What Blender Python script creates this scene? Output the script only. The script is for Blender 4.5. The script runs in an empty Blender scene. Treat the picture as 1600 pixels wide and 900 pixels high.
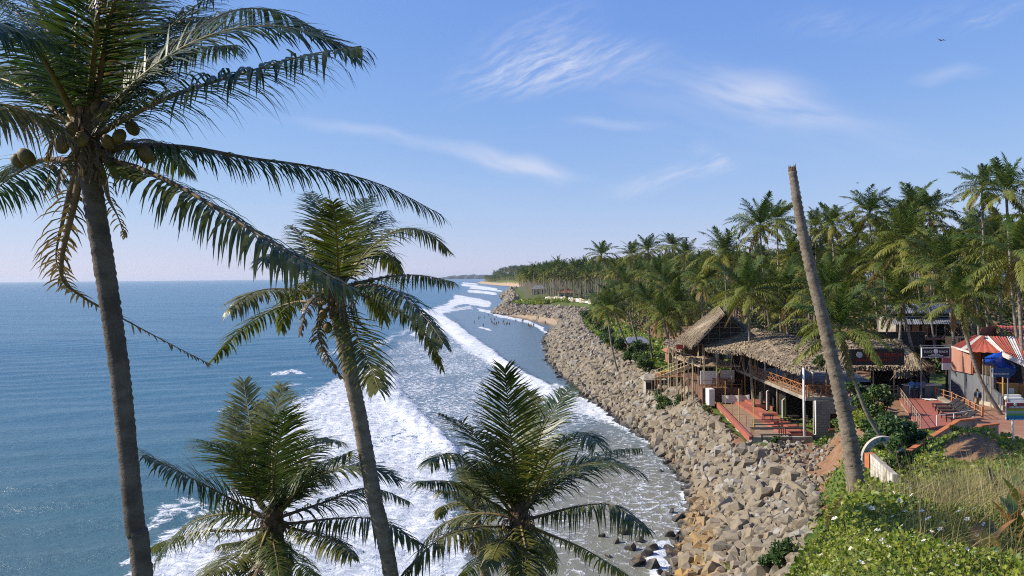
import bpy, bmesh, math, random
import numpy as np
from mathutils import Vector, Matrix, Euler

# ------------------------------------------------------------------ camera
random.seed(11)
rng = np.random.default_rng(11)
SC = bpy.context.scene
COL = SC.collection
R = math.radians
F = 1209.0                                # focal length in photo pixels (1600 wide)
CAM = np.array([0.0, 0.0, 19.0])
PITCH = -math.atan((450 - 432.4) / F)
ROLL = math.atan(0.0095)
fwd = np.array([0, math.cos(PITCH), math.sin(PITCH)])
up0 = np.array([0, -math.sin(PITCH), math.cos(PITCH)])
rt0 = np.array([1.0, 0, 0])
RT = math.cos(ROLL) * rt0 - math.sin(ROLL) * up0
UP = math.sin(ROLL) * rt0 + math.cos(ROLL) * up0
cd = bpy.data.cameras.new('camera')
cd.sensor_width = 36.0
cd.lens = F / 1600 * 36
cd.clip_start = 0.1
cd.clip_end = 60000
cam = bpy.data.objects.new('camera', cd)
COL.objects.link(cam)
m = Matrix.Identity(4)
for i in range(3):
    m[i][0], m[i][1], m[i][2], m[i][3] = RT[i], UP[i], -fwd[i], CAM[i]
cam.matrix_world = m
SC.camera = cam

def ray(px, py):
    return fwd + (px - 800) / F * RT + (450 - py) / F * UP
def at_d(px, py, d):
    r = ray(px, py)
    return CAM + r * (d / r[1])
def at_z(px, py, z):
    r = ray(px, py)
    return CAM + r * ((z - CAM[2]) / r[2])
def proj(P):
    Q = np.asarray(P, float) - CAM
    dz = Q @ fwd
    dz = np.where(np.abs(dz) < 1e-6, 1e-6, dz)
    return 800 + F * (Q @ RT) / dz, 450 - F * (Q @ UP) / dz, dz

# ------------------------------------------------------------------ render + exposure
SC.render.engine = 'CYCLES'
SC.cycles.use_denoising = False
SC.cycles.filter_width = 1.1
SC.cycles.max_bounces = 6
SC.cycles.diffuse_bounces = 3
SC.cycles.glossy_bounces = 2
SC.cycles.transmission_bounces = 2
SC.cycles.transparent_max_bounces = 6
SC.cycles.volume_bounces = 0
SC.cycles.caustics_reflective = False
SC.cycles.caustics_refractive = False
SC.view_settings.view_transform = 'Standard'
SC.view_settings.look = 'None'
SC.view_settings.gamma = 1.0
SC.view_settings.use_curve_mapping = False
SC.view_settings.exposure = 0.45

# ------------------------------------------------------------------ sky and sun
SUN_EL = R(36)
TO_SUN = np.array([-0.998, 0.06])         # over the sea, square to the coast
TO_SUN = TO_SUN / np.linalg.norm(TO_SUN)
SUN_ROT = math.atan2(TO_SUN[0], TO_SUN[1])

class NT:
    """small node-tree writer"""
    def __init__(s, tree):
        s.t = tree; s.n = tree.nodes; s.l = tree.links
    def node(s, kind, **kw):
        n = s.n.new(kind)
        for k, v in kw.items(): setattr(n, k, v)
        return n
    def put(s, sock, v):
        if v is None: return
        if hasattr(v, 'is_output'): s.l.new(v, sock)
        else:
            try: sock.default_value = v
            except Exception:
                sock.default_value = (v, v, v) if not hasattr(v, '__len__') else tuple(v) + (1.0,)
    def math(s, op, a, b=None, c=None, clamp=False):
        n = s.node('ShaderNodeMath', operation=op, use_clamp=clamp)
        s.put(n.inputs[0], a); s.put(n.inputs[1], b); s.put(n.inputs[2], c)
        return n.outputs[0]
    def vec(s, op, a, b=None):
        n = s.node('ShaderNodeVectorMath', operation=op)
        s.put(n.inputs[0], a)
        if b is not None: s.put(n.inputs[1], b)
        return n.outputs['Value'] if op in ('LENGTH', 'DOT_PRODUCT') else n.outputs[0]
    def mapping(s, v, loc=(0,0,0), rot=(0,0,0), scale=(1,1,1), kind='POINT'):
        n = s.node('ShaderNodeMapping', vector_type=kind)
        s.put(n.inputs['Vector'], v); n.inputs['Location'].default_value = loc
        n.inputs['Rotation'].default_value = rot; n.inputs['Scale'].default_value = scale
        return n.outputs[0]
    def noise(s, v, scale=5, detail=4, rough=0.55, dist=0.0, out='Fac'):
        n = s.node('ShaderNodeTexNoise')
        s.put(n.inputs['Vector'], v); n.inputs['Scale'].default_value = scale
        n.inputs['Detail'].default_value = detail; n.inputs['Roughness'].default_value = rough
        n.inputs['Distortion'].default_value = dist
        return n.outputs[out]
    def voronoi(s, v, scale=5, feature='F1', out='Distance', rand=1.0):
        n = s.node('ShaderNodeTexVoronoi', feature=feature)
        s.put(n.inputs['Vector'], v); n.inputs['Scale'].default_value = scale
        n.inputs['Randomness'].default_value = rand
        return n.outputs[out]
    def step(s, v, a, b, lo=0.0, hi=1.0):
        n = s.node('ShaderNodeMapRange', interpolation_type='SMOOTHSTEP')
        s.put(n.inputs['Value'], v); s.put(n.inputs['From Min'], a); s.put(n.inputs['From Max'], b)
        n.inputs['To Min'].default_value = lo; n.inputs['To Max'].default_value = hi
        return n.outputs[0]
    def mix(s, f, a, b, blend='MIX'):
        n = s.node('ShaderNodeMix', data_type='RGBA', blend_type=blend)
        s.put(n.inputs[0], f)
        for k, v in ((6, a), (7, b)):
            if hasattr(v, 'is_output'): s.l.new(v, n.inputs[k])
            else: n.inputs[k].default_value = tuple(v)[:3] + (1.0,)
        return n.outputs[2]
    def sep(s, v):
        n = s.node('ShaderNodeSeparateXYZ'); s.put(n.inputs[0], v); return n.outputs
    def comb(s, x, y, z):
        n = s.node('ShaderNodeCombineXYZ')
        for i, v in enumerate((x, y, z)): s.put(n.inputs[i], v)
        return n.outputs[0]

W = bpy.data.worlds.new('World')
SC.world = W
W.use_nodes = True
W.node_tree.nodes.clear()
w = NT(W.node_tree)
sky = w.node('ShaderNodeTexSky', sky_type='NISHITA')
sky.sun_disc = False
sky.sun_elevation = SUN_EL
sky.sun_rotation = SUN_ROT
sky.altitude = 0
sky.air_density = 1.0
sky.dust_density = 0.05
sky.ozone_density = 3.0
dirv = w.node('ShaderNodeTexCoord').outputs['Generated']
dx, dy, dz_ = w.sep(dirv)
# cirrus: fibrous patches fixed in the sky, seen ahead; loose faint cirrus all round
fy = w.math('MAXIMUM', dy, 0.05)
tang = w.comb(w.math('DIVIDE', dx, fy), w.math('DIVIDE', dz_, fy), 0.0)
ahead = w.step(dy, 0.1, 0.4)
def sky_pt(px, py):
    r = ray(px, py)
    return (r[0] / r[1], r[2] / r[1])
warp = w.noise(w.mapping(tang, scale=(1, 1, 1)), 6, 3, 0.6, out='Color')
tangw = w.vec('ADD', tang, w.vec('MULTIPLY', w.vec('SUBTRACT', warp, (0.5, 0.5, 0.5)), (0.045, 0.045, 0)))
cl = None
#  centre px, half-length px, half-width px, angle (deg, image up), streak angle, strength, fibre scale
CLOUDS = [
    (872, 103, 125, 30, 9, 24, 0.62, 30), (845, 60, 90, 42, 25, 35, 0.22, 26), (760, 110, 90, 45, 20, 30, 0.10, 22),
    (1200, 150, 105, 30, -14, -18, 0.40, 13), (1090, 130, 150, 40, -8, -12, 0.16, 12), (1290, 185, 110, 14, -12, -12, 0.12, 14),
    (700, 236, 190, 9, -12, -12, 0.22, 20), (800, 258, 85, 13, -13, -11, 0.36, 18), (850, 268, 35, 14, -20, -10, 0.2, 18),
    (1060, 275, 85, 14, 14, 18, 0.32, 15), (1112, 250, 34, 14, -25, 20, 0.34, 15), (1000, 290, 60, 12, 5, 8, 0.14, 14),
    (955, 196, 60, 7, -8, -8, 0.24, 20), (1480, 121, 55, 12, 4, 4, 0.22, 16), (1545, 28, 60, 12, 22, 24, 0.22, 20),
    (1455, 30, 70, 14, 20, 22, 0.12, 20), (1300, 38, 90, 22, -6, 15, 0.12, 14), (1180, 200, 260, 60, -6, -8, 0.07, 9),
    (560, 205, 130, 7, -8, -8, 0.13, 18), (640, 300, 260, 26, -6, -6, 0.05, 8), (1380, 225, 160, 22, -10, -10, 0.06, 9)]
fibres = {}
def fibre(sang):
    key = min((24, -14, 6), key=lambda q: abs(q - sang))
    if key not in fibres:
        f = w.mapping(tangw, rot=(0, 0, R(key)), scale=(1.0, 0.2, 1), kind='TEXTURE')
        fibres[key] = w.step(w.noise(f, 19, 6, 0.62), 0.30, 0.78) if key == 24 else w.step(w.noise(f, 9, 3, 0.5), 0.12, 0.72)
    return fibres[key]
for (px, py, a, b, ang, sang, st, fs) in CLOUDS:
    c = sky_pt(px, py)
    g = w.mapping(tangw, loc=(c[0], c[1], 0), rot=(0, 0, R(ang)), scale=(1.2 * a / F, 1.35 * b / F, 1), kind='TEXTURE')
    env = w.step(w.vec('LENGTH', g), 1.35, 0.0)
    v = w.math('MULTIPLY', w.math('MULTIPLY', env, fibre(sang)), st * 1.35)
    cl = v if cl is None else w.math('ADD', cl, v)
cl = w.math('MULTIPLY', cl, ahead)
fz = w.math('ADD', w.math('MAXIMUM', dz_, 0.0), 0.12)
plane = w.comb(w.math('DIVIDE', dx, fz), w.math('DIVIDE', dy, fz), 0.0)
wide = w.noise(w.mapping(plane, rot=(0, 0, 0.4), scale=(0.5, 1.6, 1)), 1.3, 6, 0.6, 0.6)
cl = w.math('ADD', cl, w.math('MULTIPLY', w.step(wide, 0.55, 0.85), 0.10))
cl = w.math('MINIMUM', cl, 0.75)
veil = w.step(dz_, 0.0, 0.05)
cl = w.math('MULTIPLY', cl, veil)
# camera-like shoulder on the bright lower sky
sr_, sg_, sb_ = w.sep(sky.outputs[0])
def shoulder(x, a_, b_): return w.math('DIVIDE', w.math('MULTIPLY', x, a_ / 0.15), w.math('ADD', 1.0, w.math('MULTIPLY', x, b_)))
skyc = w.comb(shoulder(sr_, 0.148, 0.094), shoulder(sg_, 0.204, 0.168), shoulder(sb_, 0.74, 0.70))
skycol = w.mix(cl, skyc, (4.7, 5.0, 6.1))
bg = w.node('ShaderNodeBackground')
w.l.new(skycol, bg.inputs['Color'])
bg.inputs['Strength'].default_value = 0.110
wo = w.node('ShaderNodeOutputWorld')
w.l.new(bg.outputs[0], wo.inputs['Surface'])
W.cycles.sampling_method = 'MANUAL'
W.cycles.sample_map_resolution = 512

sd = bpy.data.lights.new('sun', 'SUN')
sd.energy = 5.0
sd.angle = R(0.53)
sd.color = (1.0, 0.91, 0.76)
sun = bpy.data.objects.new('sun', sd)
COL.objects.link(sun)
ts = Vector((TO_SUN[0] * math.cos(SUN_EL), TO_SUN[1] * math.cos(SUN_EL), math.sin(SUN_EL)))
sun.rotation_euler = ts.to_track_quat('Z', 'Y').to_euler()
sun.location = (-40, -10, 60)

# ------------------------------------------------------------------ builders
def link(name, data, parent=None, mat=None):
    o = bpy.data.objects.new(name, data)
    COL.objects.link(o)
    if parent is not None: o.parent = parent
    if mat is not None and data is not None:
        data.materials.clear(); data.materials.append(mat)
    return o
def tag(o, label=None, cat=None, group=None, kind=None):
    if label: o['label'] = label
    if cat: o['category'] = cat
    if group: o['group'] = group
    if kind: o['kind'] = kind
    return o
def thing(name, loc, label, cat, group=None, rz=0.0):
    o = bpy.data.objects.new(name, None)
    COL.objects.link(o)
    o.empty_display_size = 0.3
    o.location = tuple(loc); o.rotation_euler = (0, 0, rz)
    return tag(o, label, cat, group)
def npmesh(name, V, Q=None, T=None, attrs=None, smooth=False, mats=None, matidx=None):
    """numpy mesh: V (n,3), Q (k,4) quads, T (k,3) triangles"""
    me = bpy.data.meshes.new(name)
    V = np.asarray(V, np.float32)
    Q = np.zeros((0, 4), np.int32) if Q is None else np.asarray(Q, np.int32).reshape(-1, 4)
    T = np.zeros((0, 3), np.int32) if T is None else np.asarray(T, np.int32).reshape(-1, 3)
    nl = Q.size + T.size; npoly = len(Q) + len(T)
    me.vertices.add(len(V)); me.vertices.foreach_set('co', V.ravel())
    me.loops.add(nl); me.loops.foreach_set('vertex_index', np.concatenate([Q.ravel(), T.ravel()]))
    me.polygons.add(npoly)
    st = np.concatenate([np.arange(len(Q)) * 4, Q.size + np.arange(len(T)) * 3]).astype(np.int32)
    me.polygons.foreach_set('loop_start', st)
    if matidx is not None: me.polygons.foreach_set('material_index', np.asarray(matidx, np.int32))
    me.polygons.foreach_set('use_smooth', np.full(npoly, smooth))
    for k, a in (attrs or {}).items():
        at = me.attributes.new(k, 'FLOAT', 'POINT')
        at.data.foreach_set('value', np.asarray(a, np.float32))
    for mt in (mats or []): me.materials.append(mt)
    me.update(calc_edges=True); me.validate()
    return me
class MB:
    """collects boxes, bars, tubes and sheets into one mesh"""
    def __init__(s): s.v = []; s.f = []; s.m = []; s.cur = 0
    def add(s, V, Fs):
        b = len(s.v); s.v += [tuple(map(float, p)) for p in V]
        s.f += [tuple(i + b for i in f) for f in Fs]; s.m += [s.cur] * len(Fs)
        return s
    def box(s, c, d, rz=0.0, ry=0.0, rx=0.0):
        M = Euler((rx, ry, rz)).to_matrix()
        vs = [Vector(c) + M @ Vector((x * d[0] / 2, y * d[1] / 2, z * d[2] / 2)) for x in (-1, 1) for y in (-1, 1) for z in (-1, 1)]
        return s.add(vs, [(0, 1, 3, 2), (4, 6, 7, 5), (0, 4, 5, 1), (2, 3, 7, 6), (0, 2, 6, 4), (1, 5, 7, 3)])
    def hexa(s, P):
        """eight corners: bottom four then top four, both counter-clockwise from above"""
        return s.add(P, [(3, 2, 1, 0), (4, 5, 6, 7), (0, 1, 5, 4), (1, 2, 6, 5), (2, 3, 7, 6), (3, 0, 4, 7)])
    def slab(s, quad, th):
        """quad of 3D points thickened downwards along its normal"""
        q = [Vector(p) for p in quad]
        n = (q[1] - q[0]).cross(q[3] - q[0]).normalized()
        if n.z < 0: n = -n
        lo = [p - n * th for p in q]
        if (q[1] - q[0]).cross(q[3] - q[0]).z < 0: lo.reverse(); q = q[::-1]
        return s.hexa(lo + q)
    def bar(s, a, b, wd, ht=None, upv=(0, 0, 1)):
        a = Vector(a); b = Vector(b); ht = wd if ht is None else ht
        t = (b - a).normalized(); u = Vector(upv)
        if abs(t.dot(u)) > 0.98: u = Vector((0, 1, 0))
        sd_ = t.cross(u).normalized() * wd / 2; n = sd_.cross(t).normalized() * ht / 2
        vs = []
        for p in (a, b):
            vs += [p - sd_ - n, p + sd_ - n, p + sd_ + n, p - sd_ + n]
        return s.add(vs, [(3, 2, 1, 0), (4, 5, 6, 7), (0, 1, 5, 4), (1, 2, 6, 5), (2, 3, 7, 6), (3, 0, 4, 7)])
    def tube(s, pts, rad, n=6, cap=True):
        pts = [Vector(p) for p in pts]
        if not hasattr(rad, '__len__'): rad = [rad] * len(pts)
        vs = []; fs = []
        prev = None
        for i, p in enumerate(pts):
            t = (pts[min(i + 1, len(pts) - 1)] - pts[max(i - 1, 0)]).normalized()
            if prev is None:
                u = Vector((1, 0, 0)) if abs(t.x) < 0.9 else Vector((0, 1, 0))
            else: u = prev
            u = (u - t * u.dot(t)).normalized(); prev = u
            v = t.cross(u)
            for k in range(n):
                a = 2 * math.pi * k / n
                vs.append(p + (u * math.cos(a) + v * math.sin(a)) * rad[i])
        for i in range(len(pts) - 1):
            for k in range(n):
                fs.append((i * n + k, i * n + (k + 1) % n, (i + 1) * n + (k + 1) % n, (i + 1) * n + k))
        if cap:
            fs.append(tuple(range(n))[::-1]); fs.append(tuple((len(pts) - 1) * n + k for k in range(n)))
        return s.add(vs, fs)
    def lathe(s, prof, c=(0, 0, 0), n=12):
        vs = []; fs = []
        for (r, z) in prof:
            for k in range(n):
                a = 2 * math.pi * k / n
                vs.append((c[0] + r * math.cos(a), c[1] + r * math.sin(a), c[2] + z))
        for i in range(len(prof) - 1):
            for k in range(n):
                fs.append((i * n + k, i * n + (k + 1) % n, (i + 1) * n + (k + 1) % n, (i + 1) * n + k))
        fs.append(tuple(range(n))[::-1]); fs.append(tuple((len(prof) - 1) * n + k for k in range(n)))
        return s.add(vs, fs)
    def mesh(s, name, mats, smooth=False):
        me = bpy.data.meshes.new(name)
        me.from_pydata(s.v, [], s.f)
        for mt in (mats if isinstance(mats, (list, tuple)) else [mats]): me.materials.append(mt)
        me.polygons.foreach_set('material_index', s.m)
        me.polygons.foreach_set('use_smooth', [smooth] * len(s.f))
        me.update()
        return me
    def build(s, name, mats, parent=None, smooth=False):
        o = bpy.data.objects.new(name, s.mesh(name, mats, smooth))
        COL.objects.link(o)
        if parent is not None:
            o.parent = parent
            o.matrix_parent_inverse = Matrix.LocRotScale(parent.location, parent.rotation_euler, parent.scale).inverted()
        return o
    # build() keeps world coordinates; local() leaves them in the parent's frame
    def local(s, name, mats, parent=None, smooth=False):
        o = bpy.data.objects.new(name, s.mesh(name, mats, smooth))
        COL.objects.link(o); o.parent = parent
        return o

# ------------------------------------------------------------------ materials
MAT = {}
def new_mat(name):
    mt = bpy.data.materials.new(name); mt.use_nodes = True
    mt.node_tree.nodes.clear()
    MAT[name] = mt
    return mt, NT(mt.node_tree)
def finish(t, col, rough=0.7, bump=None, bstr=0.3, bdist=0.02, spec=0.4, metal=0.0, extra=None):
    b = t.node('ShaderNodeBsdfPrincipled')
    t.put(b.inputs['Base Color'], col)
    t.put(b.inputs['Roughness'], rough); b.inputs['Specular IOR Level'].default_value = spec
    b.inputs['Metallic'].default_value = metal
    if bump is not None:
        n = t.node('ShaderNodeBump'); n.inputs['Strength'].default_value = bstr; n.inputs['Distance'].default_value = bdist
        t.put(n.inputs['Height'], bump); t.l.new(n.outputs[0], b.inputs['Normal'])
    o = t.node('ShaderNodeOutputMaterial')
    t.l.new(b.outputs[0] if extra is None else extra(b), o.inputs['Surface'])
    return b
def pmat(name, col, col2=None, scale=3.0, rough=0.7, bump=0.15, bscale=None, bdist=0.02, spec=0.35, metal=0.0, lo=0.35, hi=0.65, stretch=(1, 1, 1), rnd=0.12, dirt=0.0):
    mt, t = new_mat(name)
    pos = t.mapping(t.node('ShaderNodeTexCoord').outputs['Object'], scale=stretch)
    c2 = col2 if col2 is not None else tuple(c * 0.72 for c in col)
    n = t.noise(pos, scale, 6, 0.62)
    c = t.mix(t.step(n, lo, hi), col, c2)
    ri = t.math('ADD', t.node('ShaderNodeObjectInfo').outputs['Random'], 0.0)
    k = t.math('ADD', t.math('MULTIPLY', ri, 2 * rnd), 1 - rnd)
    kk = t.comb(k, k, k)
    c = t.mix(1.0, c, kk, 'MULTIPLY')
    if dirt:
        g = t.noise(t.node('ShaderNodeNewGeometry').outputs['Position'], 0.9, 5, 0.65)
        c = t.mix(t.math('MULTIPLY', t.step(g, 0.45, 0.75), dirt), c, (0.06, 0.05, 0.04))
    bn = t.noise(pos, bscale or scale * 6, 5, 0.6)
    finish(t, c, rough, bn if bump else None, bump, bdist, spec, metal)
    return mt
# ================================================================== people
SKIN = pmat('skin', (0.20, 0.105, 0.065), (0.17, 0.085, 0.05), 4, 0.6, 0.0); HAIR = pmat('black_hair', (0.012, 0.010, 0.009), (0.02, 0.017, 0.015), 12, 0.5, 0.1)
SHIRTS = {k: pmat('cloth_' + k, c, None, 6, 0.9, 0.2) for k, c in dict(blue=(0.05, 0.20, 0.48), slate=(0.12, 0.17, 0.27), black=(0.02, 0.02, 0.022), pink=(0.50, 0.22, 0.25), white=(0.62, 0.62, 0.60), red=(0.35, 0.05, 0.04), navy=(0.02, 0.03, 0.06), khaki=(0.32, 0.23, 0.13), teal=(0.03, 0.2, 0.2), yellow=(0.5, 0.36, 0.06)).items()}
def person_mesh(pose, shirt, legs, shorts=False):
    """one continuous body: skin graph of joints with radii, about 1.7 m tall, facing -y"""
    J = {'pel': (0, 0, .93, .135), 'wst': (0, 0, 1.06, .125), 'chs': (0, .01, 1.27, .155), 'nck0': (0, .015, 1.43, .085), 'nck': (0, 0, 1.50, .058), 'hd0': (0, -.015, 1.56, .082), 'hd1': (0, -.01, 1.635, .098), 'hd2': (0, 0, 1.70, .07), 'nose': (0, -.115, 1.60, .018)}
    for s, n in ((-1, 'l'), (1, 'r')):
        J.update({'hip' + n: (s * .09, 0, .88, .11), 'kn' + n: (s * .10, -.01, .49, .068), 'an' + n: (s * .105, .02, .09, .042), 'he' + n: (s * .105, .035, .04, .04), 'to' + n: (s * .12, -.17, .03, .034),
                  'sh' + n: (s * .175, .01, 1.39, .068), 'el' + n: (s * .235, .03, 1.10, .047), 'wr' + n: (s * .245, -.05, .85, .032), 'pm' + n: (s * .245, -.07, .79, .030)})
        for f in range(4): J['f%d' % f + n] = (s * .245, -.105 + .023 * f, .70 - (.01 if f in (0, 3) else 0), .0095)
        J['th' + n] = (s * .225, -.125, .765, .010)
    J.update({k: v + (J[k][3],) if len(v) == 3 else v for k, v in pose.items()})
    names = list(J); ix = {k: i for i, k in enumerate(names)}
    Ed = [('pel', 'wst'), ('wst', 'chs'), ('chs', 'nck0'), ('nck0', 'nck'), ('nck', 'hd0'), ('hd0', 'hd1'), ('hd1', 'hd2'), ('hd0', 'nose')]
    for n in 'lr':
        Ed += [('pel', 'hip' + n), ('hip' + n, 'kn' + n), ('kn' + n, 'an' + n), ('an' + n, 'he' + n), ('he' + n, 'to' + n), ('chs', 'sh' + n), ('sh' + n, 'el' + n), ('el' + n, 'wr' + n), ('wr' + n, 'pm' + n), ('pm' + n, 'th' + n)] + [('pm' + n, 'f%d' % f + n) for f in range(4)]
    me = bpy.data.meshes.new('body_graph')
    me.from_pydata([J[k][:3] for k in names], [(ix[a], ix[b]) for a, b in Ed], [])
    o = bpy.data.objects.new('body_graph', me); COL.objects.link(o)
    sk_ = o.modifiers.new('skin', 'SKIN'); sk_.use_smooth_shade = True
    lay = me.skin_vertices[0] if me.skin_vertices else None
    if lay is None:
        bpy.context.view_layer.objects.active = o
        lay = me.skin_vertices.new(name='') if hasattr(me.skin_vertices, 'new') else None
    if lay is not None:
        for k in names:
            lay.data[ix[k]].radius = (J[k][3],) * 2; lay.data[ix[k]].use_root = k == 'pel'
    sb = o.modifiers.new('sub', 'SUBSURF'); sb.levels = 1; sb.render_levels = 1
    dg = bpy.context.evaluated_depsgraph_get(); dg.update()
    out = bpy.data.meshes.new_from_object(o.evaluated_get(dg)); out.name = 'body'
    bpy.data.objects.remove(o); bpy.data.meshes.remove(me)
    for mt_ in (SKIN, shirt, legs, HAIR): out.materials.append(mt_)
    A = {k: np.array(J[k][:3]) for k in J}
    segs = [(k1, k2, (1 if (k1 in ('pel', 'wst', 'chs') and k2[:2] not in ('hi',)) else 2 if k1[:3] == 'hip' or k2[:3] == 'hip' or (k1[:2] == 'kn' and not shorts) else 1 if k1[:2] == 'sh' else 3 if k2[:2] in ('to', 'he') else 0)) for k1, k2 in Ed]
    mi = []
    for p in out.polygons:
        c = np.array(p.center); best = (9, 0)
        for k1, k2, m_ in segs:
            a, b = A[k1], A[k2]; tq = np.clip(np.dot(c - a, b - a) / max(1e-9, np.dot(b - a, b - a)), 0, 1); d = np.linalg.norm(c - a - (b - a) * tq)
            if d < best[0]: best = (d, m_)
        m_ = best[1]
        if m_ == 1 and c[2] > A['nck0'][2] + 0.03 and abs(c[0]) < 0.1: m_ = 0
        h = A['hd1']
        if np.linalg.norm(c - h) < 0.17 and (c[2] > h[2] + 0.02 or c[1] > h[1] + 0.02) and c[2] > A['nck'][2] + 0.02: m_ = 3
        mi.append(m_)
    out.polygons.foreach_set('material_index', mi); out.polygons.foreach_set('use_smooth', [True] * len(mi))
    return out
def person(loc, rz, label, me, group=None, s=1.0):
    r_ = thing('person', loc, label, 'person', group, rz); r_.scale = (s, s, s)
    o = bpy.data.objects.new('body', me); COL.objects.link(o); o.parent = r_
    return r_
arms_fwd = {'ell': (-.24, -.08, 1.14), 'wrl': (-.14, -.27, 1.10), 'pml': (-.12, -.33, 1.10), 'elr': (.24, -.08, 1.14), 'wrr': (.14, -.27, 1.10), 'pmr': (.12, -.33, 1.10)}
for n, s in (('l', -1), ('r', 1)):
    for f in range(4): arms_fwd['f%d%s' % (f, n)] = (s * (.07 + .022 * f), -.42, 1.09 + .01 * f)
    arms_fwd['th' + n] = (s * .06, -.36, 1.14)
walk = {'knl': (-.10, -.14, .50), 'anl': (-.105, -.17, .10), 'hel': (-.105, -.15, .05), 'tol': (-.12, -.35, .06), 'knr': (.10, .06, .49), 'anr': (.105, .24, .13), 'her': (.105, .27, .10), 'tor': (.11, .10, .03)}
sit = {'knl': (-.12, -.42, .90), 'anl': (-.12, -.42, .48), 'hel': (-.12, -.40, .43), 'tol': (-.13, -.60, .42), 'knr': (.12, -.42, .90), 'anr': (.12, -.42, .48), 'her': (.12, -.40, .43), 'tor': (.13, -.60, .42)}
sit.update(arms_fwd)
bm1 = person_mesh(arms_fwd, SHIRTS['blue'], SHIRTS['navy'])
bm2 = person_mesh(arms_fwd, SHIRTS['slate'], SHIRTS['navy'])
bm3 = person_mesh(walk, SHIRTS['black'], SHIRTS['khaki'])
bm4 = person_mesh(sit, SHIRTS['pink'], SHIRTS['navy'])
bm5 = person_mesh(sit, SHIRTS['white'], SHIRTS['khaki'])
pool = [person_mesh({}, SHIRTS[a], SHIRTS[b], True) for a, b in (('red', 'navy'), ('navy', 'black'), ('black', 'khaki'), ('white', 'navy'), ('teal', 'black'), ('yellow', 'navy'))]
wade = person_mesh(walk, SHIRTS['navy'], SHIRTS['black'], True)
# ================================================================== land form
def ip(y, pts):
    a = np.array(pts, float)
    return np.interp(y, a[:, 0], a[:, 1])
def sstep(x, a, b):
    t = np.clip((x - a) / (b - a), 0, 1)
    return t * t * (3 - 2 * t)
WATER = [(36, 4), (42, 7.2), (46, 9.0), (55, 12.4), (62, 15.0), (68, 16.2), (78, 16.8), (88, 15.8), (105, 13.3), (128, 11.0), (150, 9.0), (170, 8.3), (200, 9.0), (230, 10.2), (262, 12.2),
         (294, 15.0), (330, 8), (363, 0.0), (392, -7.0), (412, -10.0), (432, -9), (500, -5), (590, -4), (700, -8), (765, -11), (830, -8), (1000, -3), (1350, -5), (1640, -40), (2090, -104), (2600, -150)]
ROCKB = [(36, 3.5), (46, 8.2), (68, 15.4), (88, 15.0), (128, 10.2), (170, 7.5), (230, 9.2), (280, 13.5), (294, 19), (330, 20), (363, 10), (385, -3), (400, -9.0), (412, -11), (432, -9.5), (500, -5), (590, -4), (765, -11), (1000, -3), (1350, 20), (2090, -80), (2600, -120)]
ROCKT = [(36, 13), (44, 17.2), (50, 19.5), (58, 21.3), (63, 20.4), (66, 19.1), (75, 19.6), (84, 20.6), (88, 20.8), (105, 20.5), (128, 19.2), (160, 18.0), (200, 19.2), (236, 21.0), (262, 24), (294, 29.5), (330, 31), (360, 27), (380, 20), (396, 6), (410, -2), (432, -2), (500, 3), (590, 4), (765, -1), (1000, 6), (1350, 30), (2090, -60), (2600, -100)]
EDGE = [(-20, -1.2), (0, -0.6), (4, 1.5), (6, 2.5), (10, 4.3), (15, 6.7), (20, 8.7), (25, 10.9), (30, 13.2), (38, 16.8), (46, 20.4), (55, 25.5), (60, 27.0), (66, 31.5), (72, 33), (85, 33), (110, 34), (150, 36), (300, 45), (420, 26), (1000, 30), (2600, -60)]
def land_h(x, y):
    x = np.asarray(x, float); y = np.asarray(y, float)
    xr, xt, xe = ip(y, ROCKB), ip(y, ROCKT), ip(y, EDGE)
    xw = ip(y, WATER)
    top = ip(y, [(30, 4.6), (60, 4.7), (100, 5.2), (200, 5.2), (300, 5.0), (400, 4.2), (600, 4.5), (1000, 5)])
    inl = ip(y, [(-20, 17.4), (0, 17.35), (2, 17.3), (8, 16.25), (14, 14.85), (20, 13.1), (25, 11.65), (30, 10.4), (35, 9.3), (40, 8.75), (46, 8.35), (52, 8.1), (60, 8.1), (75, 8.1), (130, 7.0), (300, 6.5), (420, 6.0), (1000, 8), (2600, 16)])
    inl = inl + 0.045 * np.clip(x - xe - 12, 0, 90) * sstep(y, 40, 80) + 0.06 * np.clip(x - xe - 4, 0, 40) * (1 - sstep(y, 30, 60))
    # rocky shore
    tt = (x - xr) / np.maximum(xt - xr, 1)
    rock = np.where(tt < 0, -0.75 + tt * 2.5, -0.75 + (top + 0.75) * np.clip(tt, 0, 1) ** 0.85)
    sand = np.clip((x - xw) * 0.11, -3, 0.9)
    rock = np.where((y > 285) & (y < 400) & (tt < 0.03), np.maximum(rock, sand), rock)
    rock = np.maximum(rock, -3)
    bank = sstep(y, 46, 54) * (1 - sstep(y, 84, 100))
    lo_ = (xt + 0.5) * (1 - bank) + np.maximum(xt + 0.5, xe - 4.0) * bank
    far = rock + (inl - top) * sstep(x, lo_, np.maximum(xe, lo_ + 3.0))
    cut = (x > 19.5) & (x < 26.2) & (y > 65) & (y < 86)
    far = np.where(cut, np.minimum(far, 4.5), far)
    far = np.where((x > 20) & (x < 39) & (y > 66.5) & (y < 100), np.minimum(far, 7.6), far)
    # headland the camera stands on
    d = np.clip(xe - x, 0, 100)
    near = inl - (1.5 * np.minimum(d, 4) + 0.75 * np.clip(d - 4, 0, 100))
    near = np.maximum(near, -3)
    k = sstep(y, 37, 47)
    z = near * (1 - k) + far * k
    z = z + 1.35 * np.exp(-((x - 26.6) / 2.4) ** 2 - ((y - 44.3) / 2.2) ** 2)
    return z
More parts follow.
